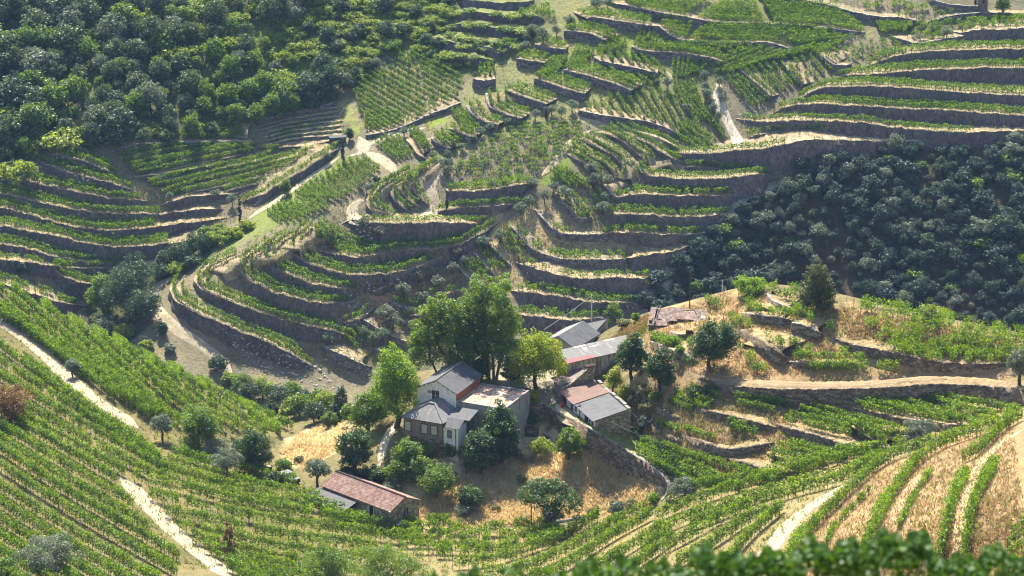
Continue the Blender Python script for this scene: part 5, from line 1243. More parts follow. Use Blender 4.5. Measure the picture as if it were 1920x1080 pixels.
def scatter(poly, spacing, jitter=1.0, tries=6000):
    xs = [p[0] for p in poly]; ys = [p[1] for p in poly]; out = []
    for _ in range(tries):
        x = RNG.uniform(min(xs), max(xs)); y = RNG.uniform(min(ys), max(ys))
        if not inside(np.array([x]), np.array([y]), poly)[0]: continue
        sp = spacing(x, y) if callable(spacing) else spacing
        if all((x - a) ** 2 + ((y - b_) * 1.5) ** 2 > sp * sp for a, b_ in out): out.append((x, y))
    return out
WOOD_L = [(-110, -14), (600, -14), (545, 45), (520, 100), (610, 130), (640, 150), (636, 170), (560, 200), (470, 228), (400, 245), (300, 262), (200, 268), (100, 268), (-110, 310)]
WOOD_L2 = [(-30, 285), (95, 268), (60, 310), (-30, 345)]
WOOD_R = [(1196, 588), (1232, 530), (1262, 505), (1300, 470), (1345, 420), (1400, 385), (1440, 372), (1475, 340), (1500, 300), (1580, 292), (1640, 276), (1760, 276), (2060, 256), (2060, 640), (1800, 590), (1640, 560), (1540, 530), (1400, 535), (1330, 565), (1230, 600)]
BR = [(525, 60), (560, 10), (600, -10), (760, -10), (770, 40), (740, 70), (705, 110), (660, 150), (600, 120), (540, 105)]
SC = [(745, 60), (770, -8), (845, -8), (850, 20), (835, 55), (800, 70), (835, 100), (890, 120), (840, 130), (790, 100)]
def bands(pts, h=24):
    pts = sorted(pts, key=lambda p: p[1]); out = []; bi = {}
    for x, y in pts: bi.setdefault(int((y + 20) // h), []).append((x, y))
    for r, k in enumerate(sorted(bi)):
        for c_, p in enumerate(sorted(bi[k])): out.append((p, r, c_))
    return out
for (x, y), r, c_ in bands(scatter(WOOD_L, lambda x, y: 28 if x < 330 else 31) + [(20,262),(45,285),(12,300),(70,262),(50,250),(30,320)]):
    g = RNG.random(); bright = (380 < x < 560 and 95 < y < 235)
    if bright and g < .6: kind, col_, nm = 'green', 'fresh green', 'green_tree'
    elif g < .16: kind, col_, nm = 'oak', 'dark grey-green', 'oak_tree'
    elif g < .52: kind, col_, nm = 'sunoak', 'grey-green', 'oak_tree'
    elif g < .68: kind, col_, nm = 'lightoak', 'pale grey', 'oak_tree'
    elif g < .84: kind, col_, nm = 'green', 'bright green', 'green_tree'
    else: kind, col_, nm = 'bramble', 'low yellow-green', 'wood_bush'
    hp = RNG.uniform(22, 56) * (1.12 if x < 330 else .95); hp = hp * .6 if kind == 'bramble' else hp
    plant(nm, kind, x, y + 12, hp, '%s tree of the western wood, %s in the %s band from the top' % (col_, ordinal(c_), ordinal(r)), 'tree', 'trees of the western wood', RNG.uniform(.85, 1.15))
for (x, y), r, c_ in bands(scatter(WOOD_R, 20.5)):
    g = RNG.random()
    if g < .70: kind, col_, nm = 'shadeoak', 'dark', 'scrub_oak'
    elif g < .84: kind, col_, nm = 'lightoak', 'silvery', 'scrub_oak'  # pale leaf colour stands in for highlights on the crowns
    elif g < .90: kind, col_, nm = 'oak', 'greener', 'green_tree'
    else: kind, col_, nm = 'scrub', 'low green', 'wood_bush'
    hp = RNG.uniform(13, 35); hp = hp * .7 if kind == 'scrub' else hp
    plant(nm, kind, x, y + 8, hp, '%s tree of the shaded eastern wood, %s in the %s band from the top' % (col_, ordinal(c_), ordinal(r)), 'tree', 'trees of the eastern wood', RNG.uniform(.9, 1.25))
for (x, y), r, c_ in bands(scatter(BR, 19)):
    k = 'bramble' if RNG.random() < .92 else 'oak'
    plant('bramble_bush', k, x, y + 4, RNG.uniform(10, 18) if k == 'bramble' else RNG.uniform(22, 34), '%s bush of the bright bramble slope, %s in the %s band' % ('yellow-green' if k == 'bramble' else 'dark', ordinal(c_), ordinal(r)), 'bush', 'brambles of the clearing', 1.25)
for (x, y), r, c_ in bands(scatter(SC, 15)):
    k = ('scrub', 'bramble', 'oak')[int(RNG.choice(3, p=(.5, .38, .12)))]
    plant('scrub_bush', k, x, y + 4, RNG.uniform(9, 16) if k != 'oak' else RNG.uniform(18, 26), '%s bush on the abandoned terraces, %s in the %s band' % ({'scrub': 'green', 'bramble': 'yellowish', 'oak': 'dark'}[k], ordinal(c_), ordinal(r)), 'bush', 'scrub of the abandoned terraces', 1.1)
for i, (x, y, h_) in enumerate([(855,28,9),(880,24,10),(930,30,9),(960,34,10),(990,32,9),(850,54,9),(880,50,10),(905,52,10),(950,60,12),(975,62,11),(1000,64,10),(845,68,9),(870,76,11),(900,82,10),(935,86,11),(970,90,10),(800,80,10),(830,82,9),(870,90,9),(905,96,9),(940,98,9),(860,108,9),(890,112,9)]):
    plant('scrub_bush', 'scrub' if i % 3 else 'bramble', x, y, h_, '%s hedge bush along the abandoned terrace edges, %s from the top' % ('green' if i % 3 else 'yellowish', ordinal(i)), 'bush', 'scrub of the abandoned terraces', 1.7)
# edge of the left wood beside the slanting plot
for i, (x, y, h_, k) in enumerate([(545,210,40,'green'), (575,188,52,'oak'), (600,185,50,'oak'), (622,172,54,'oak'), (585,205,36,'oak'), (648,165,30,'lightoak'), (690,135,24,'oak'), (706,128,20,'lightoak'), (725,75,36,'oak'), (735,95,24,'scrub'), (665,150,26,'oak'), (640,128,22,'oak')]):
    plant('edge_tree', k, x, y, h_, '%s tree on the wood edge by the slanting plot, %s uphill' % ({'green': 'green', 'oak': 'dark', 'lightoak': 'pale', 'scrub': 'low'}[k], ordinal(i)), 'tree', 'trees of the wood edge')
# ------------------------------------------------------------------ buildings
def z_at(py, px, y): return CZ + float(ray(px, py)[1]) * y
def on_plane(px, py, O, n, dist=0.0):
    """where a sight line meets the upright plane through O with horizontal normal n, moved dist along n"""
    rx, rz = ray(px, py); rx, rz = float(rx), float(rz)
    y = (O[0] * n[0] + O[1] * n[1] + dist) / (rx * n[0] + n[1])
    return Vector((rx * y, y, CZ + rz * y))
class Frame:
    def __init__(s, O, rz):
        s.O = Vector(O); s.rz = rz; s.u = Vector((math.cos(rz), math.sin(rz), 0)); s.w = Vector((-math.sin(rz), math.cos(rz), 0))
    def loc(s, p):
        d = Vector(p) - s.O; return Vector((d.dot(s.u), d.dot(s.w), d.z))
    def wpt(s, x, y, z=0): return s.O + s.u * x + s.w * y + Vector((0, 0, z))
def gable_walls(mb, W, L, z0, ze, zr, mi=0, x0=0.0, y0=0.0, faces='fblr'):
    a = lambda x, y, z: (x0 + x, y0 + y, z)
    if 'f' in faces: mb.face([a(0, 0, z0), a(W, 0, z0), a(W, 0, ze), a(W / 2, 0, zr), a(0, 0, ze)], None, mi)
    if 'b' in faces: mb.face([a(W, L, z0), a(0, L, z0), a(0, L, ze), a(W / 2, L, zr), a(W, L, ze)], None, mi)
    if 'l' in faces: mb.face([a(0, L, z0), a(0, 0, z0), a(0, 0, ze), a(0, L, ze)], None, mi)
    if 'r' in faces: mb.face([a(W, 0, z0), a(W, L, z0), a(W, L, ze), a(W, 0, ze)], None, mi)
def window(parent, x, z, w, h, axis='f', at=0.0, frame='frame', pane='curtain', bars=(2, 3), name='window'):
    """a framed opening on a wall: axis f faces -y at y=at, l faces -x at x=at, r faces +x at x=at"""
    def put(mb, u0, u1, z0, z1, d0, d1):
        if axis == 'f': mb.box(u0, u1, at - d1, at - d0, z0, z1)
        elif axis == 'l': mb.box(at - d1, at - d0, u0, u1, z0, z1)
        else: mb.box(at + d0, at + d1, u0, u1, z0, z1)
    f = MB(); t = .11
    put(f, x - w / 2, x + w / 2, z, z + t, .004, .09); put(f, x - w / 2, x + w / 2, z + h - t, z + h, .004, .09)
    put(f, x - w / 2, x - w / 2 + t, z + t, z + h - t, .004, .09); put(f, x + w / 2 - t, x + w / 2, z + t, z + h - t, .004, .09)
    o = f.build(name, M[frame], parent)
    p = MB(); put(p, x - w / 2 + t, x + w / 2 - t, z + t, z + h - t, .003, .03); p.build('pane', M[pane], o)
    if bars:
        b = MB()
        for i in range(1, bars[0]):
            q = x - w / 2 + w * i / bars[0]; put(b, q - .025, q + .025, z + t, z + h - t, .034, .06)
        for i in range(1, bars[1]):
            q = z + h * i / bars[1]; put(b, x - w / 2 + t, x + w / 2 - t, q - .022, q + .022, .030, .055)
        b.build('glazing_bar', M['frame_pale'], o)
    return o

# -- farmhouse: brown annex in front, white gabled house behind, flat terrace at its side
RZ = math.atan2(-.419, .907)
A0 = P(757, 824, -1.8); FA = Frame(A0, RZ)
nW = (FA.w.x, FA.w.y)
aw = FA.loc(on_plane(829, 800, A0, nW)).x                              # width of the annex
ae = z_at(781, 757, A0.y) - A0.z                                      # its eaves
AD = 5.6
h = thing('brown_annex', 'brown rendered annex with a hipped corrugated roof, joined to the white house', 'house', A0, RZ)
m = MB(); m.face([(0, 0, .9), (aw, 0, .9), (aw, 0, ae), (0, 0, ae)]); m.face([(0, AD, .9), (0, 0, .9), (0, 0, ae), (0, AD, ae)]); m.face([(aw, 0, .9), (aw, AD, .9), (aw, AD, ae), (aw, 0, ae)]); m.build('wall', M['brown_wall'], h)
m = MB(); m.box(-.12, aw + .12, -.12, AD, -3.0, .9); m.build('stone_base', M['brownstone'], h)
r0 = .32; zr = ae + 1.75; e = [(-r0, -r0, ae), (aw + r0, -r0, ae), (aw + r0, AD + .2, ae), (-r0, AD + .2, ae)]; xa, xb, ya = aw * .44, aw * .60, 2.9
m = MB()
m.face([e[0], e[1], (xb, ya, zr), (xa, ya, zr)], [(0, 0), (aw + .6, 0), (xb + .3, 3.4), (xa + .3, 3.4)])
m.face([e[1], e[2], (xb, AD + .2, zr), (xb, ya, zr)], [(0, 0), (AD, 0), (AD, 3.4), (3.0, 3.4)])
m.face([e[3], e[0], (xa, ya, zr), (xa, AD + .2, zr)], [(0, 0), (AD, 0), (AD - 3, 3.4), (0, 3.4)])
m.face([(xa, ya, zr), (xb, ya, zr), (xb, AD + .2, zr), (xa, AD + .2, zr)], [(0, 0), (1, 0), (1, 3), (0, 3)])
m.face([e[3], e[2], e[1], e[0]])
rf = m.build('roof', M['roof_grey2'], h)
m = MB()
for a, b in ((e[0], (xa, ya, zr)), (e[1], (xb, ya, zr))): m.tube((a[0], a[1], a[2] + .06), (b[0], b[1], b[2] + .06), .10, .10, 6)
m.tube((xa, ya, zr + .05), (xb, ya, zr + .05), .10, .10, 6); m.build('ridge_cap', M['roof_grey2'], rf)
m = MB(); m.box(-r0, aw + r0, -r0 - .04, -r0, ae - .14, ae - .01); m.build('eaves_board', M['frame'], rf)
for px_, bars in ((765, (3, 4)), (796, (3, 4)), (814, (2, 3))):
    q = FA.loc(on_plane(px_, 808, A0, nW)); window(h, q.x, ae - 2.3, 1.25, 1.7, 'f', 0.0, 'frame', 'curtain', bars)
# porch
X0 = aw + .10; pw = FA.loc(on_plane(861, 800, A0, nW)).x - aw
h = thing('white_porch', 'small white lean-to porch with its own corrugated roof, beside the brown annex', 'porch', FA.wpt(X0, .25), RZ)
pz = ae - .55
m = MB(); m.box(0, pw * .86, 0, 3.0, -2.5, pz); m.build('wall', M['white_wall'], h)
m = MB(); m.slab([(-.05, -.5, pz + .02), (pw * .98, -.5, pz + .02), (pw * .98, 1.6, pz + .9), (-.05, 1.6, pz + .9)], .06); m.slab([(.0, 1.6, pz + .88), (pw * 1.25, 1.6, pz + .88), (pw * 1.25, 5.0, pz + 1.5), (.0, 5.0, pz + 1.5)], .06); m.build('roof', M['roof_grey'], h)
m = MB(); m.box(pw * .70, pw * .74, -.05, -.003, -.6, pz - .2); m.build('downpipe', M['frame'], h)
window(h, pw * .36, pz - 1.85, .75, 1.3, 'f', 0.0, 'frame', 'glass', (1, 2))
# white house
H1 = on_plane(783, 724, A0, nW, AD + .2)
FH = Frame(Vector((H1.x, H1.y, A0.z)), RZ); ze = H1.z - A0.z
hw = FH.loc(on_plane(855, 738, FH.O, nW)).x
pk = FH.wpt(hw / 2, 0); zr = z_at(712, 818, pk.y) - A0.z
hl = FH.loc(P(857, 678, A0.z + zr)).y
h = thing('white_house', 'white plastered house with a steep grey gabled roof and a single shuttered window', 'house', FH.O, RZ)
m = MB(); gable_walls(m, hw, hl, -2.0, ze, zr, 0, 0, 0, 'fbl'); m.build('wall', M['white_wall'], h)
m = MB(); m.face([(hw, 0, -2), (hw, hl, -2), (hw, hl, ze), (hw, 0, ze)]); m.build('side_wall', M['brick'], h)
o = .38; sl = (zr - ze) / (hw / 2)
m = MB()
m.slab([(-o, -o, ze - o * sl + .05), (hw / 2, -o, zr + .05), (hw / 2, hl + o, zr + .05), (-o, hl + o, ze - o * sl + .05)], .07, 0, [(0, 0), (0, 4), (hl, 4), (hl, 0)])
m.slab([(hw / 2, -o, zr + .05), (hw + o, -o, ze - o * sl + .05), (hw + o, hl + o, ze - o * sl + .05), (hw / 2, hl + o, zr + .05)], .07, 0, [(0, 4), (0, 0), (hl, 0), (hl, 4)])
rf = m.build('roof', M['roof_grey'], h)
m = MB(); m.tube((hw / 2, -o, zr + .07), (hw / 2, hl + o, zr + .07), .10, .10, 6); m.build('ridge_cap', M['roof_grey2'], rf)
m = MB()
for k in range(4):
    f_ = (k + .5) / 4
    for sx in (0, 1):
        x = f_ * hw / 2; x = x if not sx else hw - x; zz = ze + (zr - ze) * f_ - .12; m.box(x - .06, x + .06, -o + .02, -.004, zz - .12, zz)
m.build('rafter_end', M['frame'], rf)
q = FH.loc(on_plane(817, 750, FH.O, nW)); window(h, q.x, q.z - .05, 1.2, 1.65, 'f', 0, 'frame', 'frame', (2, 2))
for (x, z, w_, hh) in ((q.x - 1.05, q.z + 1.25, 1.0, .75),):          # plaster fallen off
    m = MB(); n = 14; c_ = [(x + math.cos(2 * math.pi * i / n) * w_ * .5 * random.uniform(.75, 1.15), -.006, z + math.sin(2 * math.pi * i / n) * hh * .5 * random.uniform(.7, 1.2)) for i in range(n)]
    m.face(c_[::1]); m.build('bare_patch', M['bare_plaster'], h)
# flat terrace
tz = z_at(753, 866, FH.wpt(hw + .1, 0).y) - A0.z
t = thing('flat_terrace', 'flat concrete terrace roof strewn with dry leaves, next to the white house', 'terrace', FH.wpt(hw + .02, .0), RZ)
tw, tl_ = 8.8, 8.6
m = MB(); m.box(0, tw, 0, tl_, -4.5, tz - .02); m.build('wall', M['grey_concrete'], t)
m = MB(); m.box(.05, tw - .25, .25, tl_ - .2, tz - .02, tz + .02); m.build('top', M['terrace_top'], t)
m = MB(); m.box(.3, tw, tl_ - .22, tl_, tz - .02, tz + .28); m.box(tw - .24, tw, .0, tl_ - .22, tz - .02, tz + .42); m.box(0, tw - .24, 0, .22, tz - .02, tz + .12); m.build('parapet', M['grey_concrete'], t)
m = MB(); m.box(tw * .62, tw * .62 + .5, tl_ - .9, tl_ - .3, tz, tz + .55); m.build('vent_block', M['grey_concrete'], t)

# -- stone barn with the tiled roof
zg = top(*P(733, 980, -8.2).xy)
ze_ = zg + 3.3; E0 = P(733, 958, ze_); E1 = P(786, 937, ze_); d = (E1 - E0)
RB = math.atan2(d.y, d.x); FB = Frame(Vector((E0.x, E0.y, zg)), RB)
bw = FB.loc(E1).x; E2 = P(598, 912, ze_); bl_ = FB.loc(E2).y; pk = FB.wpt(bw / 2, 0); zr_ = z_at(932, 758, pk.y) - zg; ze_ -= zg
h = thing('stone_barn', 'long stone barn with a reddish clay tile roof above the straw field', 'barn', FB.O, RB)
m = MB(); gable_walls(m, bw, bl_, -3.0, ze_, zr_); m.build('wall', M['barnstone'], h)
o = .30; sl = (zr_ - ze_) / (bw / 2); SL = math.hypot(bw / 2, zr_ - ze_)
m = MB()
m.slab([(-o, -.12, ze_ - o * sl + .06), (bw / 2, -.12, zr_ + .06), (bw / 2, bl_ + .2, zr_ + .06), (-o, bl_ + .2, ze_ - o * sl + .06)], .10, 0, [(0, 0), (0, SL), (bl_, SL), (bl_, 0)])
m.slab([(bw / 2, -.12, zr_ + .06), (bw + o, -.12, ze_ - o * sl + .06), (bw + o, bl_ + .2, ze_ - o * sl + .06), (bw / 2, bl_ + .2, zr_ + .06)], .10, 0, [(0, SL), (0, 0), (bl_, 0), (bl_, SL)])
rf = m.build('roof', M['roof_tile'], h)
m = MB(); m.tube((bw / 2, -.14, zr_ + .10), (bw / 2, bl_ + .2, zr_ + .10), .13, .13, 6); m.build('ridge_tile', M['roof_tile'], rf)
window(h, bw * .52, ze_ - 1.75, .8, 1.25, 'f', 0, 'frame', 'frame', (2, 1))
q = FB.loc(on_plane(697, 960, FB.O, (FB.u.x, FB.u.y)))
m = MB(); m.box(-.03, -.004, q.y - .45, q.y + .45, -.5, ze_ - .45); dd = m.build('door', M['hole_shade'], h)  # near-black sheet stands in for the shade inside the doorway
m = MB(); m.box(-.09, -.034, q.y + .45, q.y + .62, -.5, ze_ - .35); m.box(-.09, -.034, q.y - .62, q.y - .45, -.5, ze_ - .35); m.build('door_jamb', M['frame_pale'], dd)
m = MB(); m.tube((-.35, .05, ze_ - .05), (-.35, -.28, ze_ - .05), .12, .12, 8); m.build('lamp', M['pole'], h)
L0 = FB.loc(P(665, 940, zg + ze_ - .2)).y
m = MB(); m.slab([(-3.6, L0 - .2, ze_ - 1.15), (-.33, L0, ze_ - .42), (-.33, bl_ + .6, ze_ - .42), (-3.6, bl_ + .4, ze_ - 1.15)], .08, 0, [(0, 0), (0, 3.6), (8, 3.6), (8, 0)])
lt = m.build('lean_to_roof', M['roof_grey'], h)
m = MB()
for y in (L0 + .2, (L0 + bl_) / 2, bl_ + .1): m.box(-3.4, -3.25, y, y + .15, -2.5, ze_ - 1.22)
m.build('post', M['pole_wood'], lt)
m = MB(); m.box(-3.3, -.02, L0 + .1, L0 + .3, -2.5, ze_ - 1.25); m.build('lean_to_wall', M['barnstone'], lt)

# -- long shed with the patched roof
S0 = P(1064, 707, 3.0); zeS = z_at(680, 1063, S0.y); d = P(1168, 656, zeS) - P(1063, 680, zeS); RS = math.atan2(d.y, d.x); FS = Frame(S0, RS); sw = FS.loc(P(1168, 656, zeS)).x; zeS -= S0.z
rise = 1.0; sd = FS.loc(P(1069, 653, S0.z + zeS + rise)).y
h = thing('long_shed', 'long farm shed with stained pale walls and a patched grey sheet roof edged red', 'shed', S0, RS)
m = MB(); sw2 = sw + 3.0; m.box(0, sw2, 0, sd, -4.0, zeS - .05); m.build('wall', M['shed_wall'], h)
m = MB(); m.slab([(-.25, -.35, zeS), (sw2 + .2, -.35, zeS), (sw2 + .2, sd + .3, zeS + rise), (-.25, sd + .3, zeS + rise)], .08); rf = m.build('roof', M['roof_grey2'], h)
SLp = lambda y, u: zeS + rise * (y + .35) / (sd + .65) + u
m = MB(); m.slab([(-.27, -.37, SLp(-.37, .03)), (sw * .50, -.37, SLp(-.37, .03)), (sw * .46, .55, SLp(.55, .03)), (-.27, .75, SLp(.75, .03))], .03); m.build('red_sheet', M['roof_red'], rf)
for (x, y, w_, hh) in ((sw * .42, 1.9, .75, .8), (sw * .30, 3.0, 2.4, .35), (sw * .55, 2.3, 1.6, .3), (sw * .85, 3.0, 2.2, .3)):
    m = MB(); m.slab([(x, y, SLp(y, .03)), (x + w_, y, SLp(y, .03)), (x + w_, y + hh, SLp(y + hh, .03)), (x, y + hh, SLp(y + hh, .03))], .03); m.build('pale_sheet', M['pole'], rf)
m = MB(); m.box(sw * .53, sw * .53 + .22, -.16, -.004, -3.0, zeS - .1); m.build('pillar', M['barnstone'], h)
window(h, sw * .93, zeS - 1.9, 1.0, .85, 'f', 0, 'frame', 'hole_shade', None)
# small store with the brown roof and the stone gable, then rusty and grey roofed row
zB = 0.3; B0 = P(1118, 812, zB); zeL = z_at(788, 1116, B0.y)
e1 = P(1055, 733, zeL); e0 = P(1116, 788, zeL); d = e1 - e0; RL = math.atan2(d.y, d.x) - math.pi / 2
FL = Frame(Vector((e0.x, e0.y, zB)), RL); ll = FL.loc(e1).y; zeL -= zB; ld = 5.3; rs = 1.25
ymid = FL.loc(P(1086, 758, zB + zeL)).y
h = thing('stable_row', 'low row of stables, half rusty iron roof and half grey roof, white walled front', 'stable', FL.O, RL)
m = MB(); m.box(.0, ld, .0, ll, -2.2, zeL - .10); m.build('wall', M['white_wall'], h)
m = MB(); m.box(.05, ld, -.12, -.005, -3.0, zeL + .0); m.face([(.05, -.12, zeL), (ld, -.12, zeL), (ld, -.12, zeL + rs - .1)]); m.build('end_wall', M['barnstone'], h)
m = MB(); m.slab([(-.55, -.35, zeL), (ld, -.35, zeL + rs), (ld, ymid - .02, zeL + rs), (-.55, ymid - .02, zeL)], .07, 0, [(0, 0), (0, 5.6), (ymid, 5.6), (ymid, 0)]); m.build('grey_roof', M['roof_grey'], h)
m = MB(); m.slab([(-.75, ymid + .02, zeL + .10), (ld, ymid + .02, zeL + rs + .10), (ld, ll, zeL + rs + .10), (-.75, ll, zeL + .10)], .07, 0, [(0, 0), (0, 5.6), (ll - ymid, 5.6), (ll - ymid, 0)]); m.build('rusty_roof', M['roof_rust'], h)
m = MB()
for i in range(9):
    y0_ = -.4 + i * (ll - 1.0) / 9; m.box(ld + .005, ld + .55, y0_, y0_ + (ll - 1.0) / 9 - .01, -2, zeL + rs + random.uniform(.12, .5))
m.build('parapet', M['capstone'], h)
for (y, w_, z0_, z1_, mat_) in ((ymid + 2.4, 1.0, -.2, 1.9, 'door_green'), (1.1, .8, -.3, 1.6, 'door_dark'), (3.6, 1.5, -.3, 1.9, 'hole_shade'), (ll - .9, 1.5, -.2, 1.9, 'hole_shade')):
    m = MB(); m.box(-.04, -.004, y - w_ / 2, y + w_ / 2, z0_, z1_); m.build('door', M[mat_], h)  # two of these are near-black sheets for shade in open doorways
window(h, ymid + .7, .7, .6, .9, 'l', 0, 'frame', 'glass', (1, 2))
window(h, 2.2, 1.0, .5, .5, 'l', 0, 'frame', 'frame', None)
U0 = FL.wpt(0, ll + .05); t = thing('brown_store', 'small brown roofed store below the long shed, with a stepped stone gable wall', 'shed', U0, RL)
ul = 3.9; zu = zeL + .75
m = MB(); m.box(0, ld - .4, .5, ul, -2.5, zu - .05); m.build('wall', M['grey_concrete'], t)
m = MB(); m.slab([(-.4, .5, zu), (ld - .4, .5, zu + 1.1), (ld - .4, ul + .5, zu + 1.1), (-.4, ul + .5, zu)], .07, 0, [(0, 0), (0, 5), (4, 5), (4, 0)]); m.build('roof', M['roof_brown'], t)
m = MB(); pr = [(-.3, zeL + .25), (1.5, zeL + 1.0), (3.1, zeL + 2.2), (4.9, zeL + 3.4), (5.3, zeL + 3.4), (5.3, -2.0), (-.3, -2.0)]
m.face([(x, 0.02, z) for x, z in pr][::-1]); m.face([(x, .48, z) for x, z in pr])
for i in range(len(pr)):
    a, b = pr[i], pr[(i + 1) % len(pr)]; m.face([(a[0], .02, a[1]), (b[0], .02, b[1]), (b[0], .48, b[1]), (a[0], .48, a[1])])
gw = m.build('gable_wall', M['barnstone'], t)
m = MB()
for i in range(3):
    y = -.15 + i * .36; m.tube((3.9, y, zeL + 3.52), (5.7, y, zeL + 3.62), .20, .20, 8)
m.build('clay_cap', M['roof_tile'], gw)

# -- back shed: shade coloured into the yard slope, sunlight into rear slope and wing
ra = P(1047, 629, 6.0); rb = P(1093, 602, 6.0); d = rb - ra; RR_ = math.atan2(d.y, d.x); q0 = Vector((ra.x, ra.y, 2.0)); FR = Frame(q0, RR_); rl = FR.loc(rb).x
h = thing('back_shed', 'grey roofed shed sunk behind the straw bank, its dark roof slope facing the yard', 'shed', q0, RR_)
m = MB(); m.box(.1, rl - .1, -2.9, 2.9, -3.5, 2.35); m.face([(.1, -2.9, 2.35), (.1, 2.9, 2.35), (.1, 0, 3.85)]); m.face([(rl - .1, 2.9, 2.35), (rl - .1, -2.9, 2.35), (rl - .1, 0, 3.85)]); m.build('wall', M['grey_concrete'], h)
m = MB(); m.slab([(-.2, -3.3, 2.3), (rl + .2, -3.3, 2.3), (rl + .2, 0, 4.0), (-.2, 0, 4.0)], .07); m.build('shade_toned_roof', M['roof_grey'], h)
m = MB(); m.slab([(-.2, 0, 4.0), (rl + .2, 0, 4.0), (rl + .2, 3.3, 2.3), (-.2, 3.3, 2.3)], .07); m.build('sun_toned_roof', M['roof_grey2'], h)
w4 = [FR.loc(P(a, b, z)) for a, b, z in ((1096, 605, 5.7), (1116, 622, 4.6), (1131, 611, 4.6), (1140, 596, 5.7))]
m = MB(); m.slab(w4, .07); wr = m.build('wing_roof', M['roof_grey2'], h)
m = MB(); c4 = [(p.x, p.y) for p in w4]
for i in range(4):
    a, b = c4[i], c4[(i + 1) % 4]; za, zb = w4[i].z - .12, w4[(i + 1) % 4].z - .12; m.face([(a[0], a[1], -3), (b[0], b[1], -3), (b[0], b[1], zb), (a[0], a[1], za)])
m.build('wing_wall', M['grey_concrete'], wr)

# -- broken roofed ruin on the knoll
q = P(1216, 621, 9.5); zR = top(q.x, q.y); R0 = P(1216, 622, zR); RU = math.radians(-9); FU = Frame(R0, RU); zeU = z_at(607, 1216, R0.y) - zR
zeU = max(1.1, zeU)
h = thing('ruined_barn', 'ruined stone barn with a sagging broken tile roof on the knoll', 'ruin', R0, RU)
m = MB(); m.box(0, 2.9, 0, .45, -1.5, zeU - .04); m.box(0, .45, .45, 5.2, -1.5, zeU + .5); m.box(2.45, 2.9, .45, 1.5, -1.5, zeU - .04); m.box(2.9, 3.5, 1.05, 1.5, -1.5, zeU + .2); m.box(4.5, 9.4, 1.9, 2.35, -1.5, zeU + .42); m.box(9.0, 9.4, 2.35, 5.0, -1.5, zeU + .7); m.box(.45, 9.0, 4.9, 5.3, -1.5, zeU + 1.0); m.build('wall', M['brownstone'], h)
def sag(x, y): return .12 * math.sin(x * 1.3) * math.sin(y * .9) - .10
m = MB()
def patch(x0, x1, y0, y1, nx_=5, ny_=5, zf=None):
    for i in range(nx_):
        for j in range(ny_):
            q4 = [(x0 + (x1 - x0) * (i + a) / nx_, y0 + (y1 - y0) * (j + b) / ny_) for a, b in ((0, 0), (1, 0), (1, 1), (0, 1))]
            pts = [(x, y, zf(x, y) + sag(x, y)) for x, y in q4]; m.face(pts, q4); m.face([(a, b, c_ - .1) for a, b, c_ in pts][::-1], q4[::-1])
zl = lambda x, y: zeU + 1.25 * (y + .3) / 5.6
patch(-.2, .85, -.3, 1.3, 3, 3, zl); patch(-.2, .75, 1.5, 5.3, 3, 5, zl); patch(1.15, 2.0, -.3, 1.2, 3, 3, zl); patch(1.25, 4.4, 1.5, 5.3, 6, 6, zl); patch(2.0, 3.0, -.25, 1.5, 3, 3, zl); patch(.85, 1.15, .9, 1.5, 1, 1, zl); patch(4.4, 5.2, 2.3, 5.3, 2, 5, zl)
rf = m.build('broken_roof', M['roof_tile_old'], h)
m = MB(); zr2 = lambda x, y: zeU + .55 + .62 * (y - 1.6) / 3.6
patch(5.2, 9.5, 1.55, 5.2, 6, 4, zr2); m.build('tile_roof', M['roof_tile_old'], h)
m = MB(); m.box(8.35, 9.05, 1.5, 2.7, zeU + .62, zeU + .92); m.build('skylight_patch', M['pole'], h)
m = MB(); m.box(3.5, 4.5, 1.2, 1.25, -1.0, zeU + .2); m.build('doorway', M['hole_shade'], h)
m = MB(); m.box(3.3, 4.6, 1.0, 1.2, zeU + .2, zeU + .38); m.build('lintel', M['pole_wood'], h)
m = MB(); m.box(6.7, 7.3, 1.87, 1.896, -.8, zeU + .1); m.build('opening', M['hole_shade'], h)  # flat sheet coloured as the shade of an opening
m = MB()
for (a, b) in (((.85, .2, 0), (1.35, 4.9, 0)), ((1.0, .2, 0), (1.1, 4.6, 0))): m.tube((a[0], a[1], zl(*a[:2])), (b[0], b[1], zl(*b[:2])), .07, .06, 5)
m.build('bare_rafter', M['pole_wood'], rf)

# -- roofless hut by the field
q = P(974, 822, -3.0); zH = top(q.x, q.y); K0 = P(974, 824, zH); RK = math.radians(-6); FK = Frame(K0, RK)
h = thing('roofless_hut', 'roofless stone hut with one square window hole, at the field corner', 'ruin', K0, RK)
m = MB(); kw = 3.0; kh = 2.6
m.box(0, 1.15, 0, .4, -1.5, kh); m.box(1.15, 2.15, 0, .4, -1.5, 1.0); m.box(1.15, 2.15, 0, .4, 2.05, kh - .15); m.box(2.15, kw, 0, .4, -1.5, kh - .25); m.box(0, .4, .4, 3.2, -1.5, kh + .5); m.box(kw - .4, kw, .4, 3.4, -1.5, kh - 1.0); m.box(.4, kw - .4, 3.2, 3.6, -1.5, kh + .6)
m.build('wall', M['brownstone'], h)
m = MB(); m.box(1.0, 2.3, -.06, -.004, .86, .98); m.box(1.0, 2.3, -.06, -.004, 2.06, 2.2); m.build('window_frame', M['pole_wood'], h)
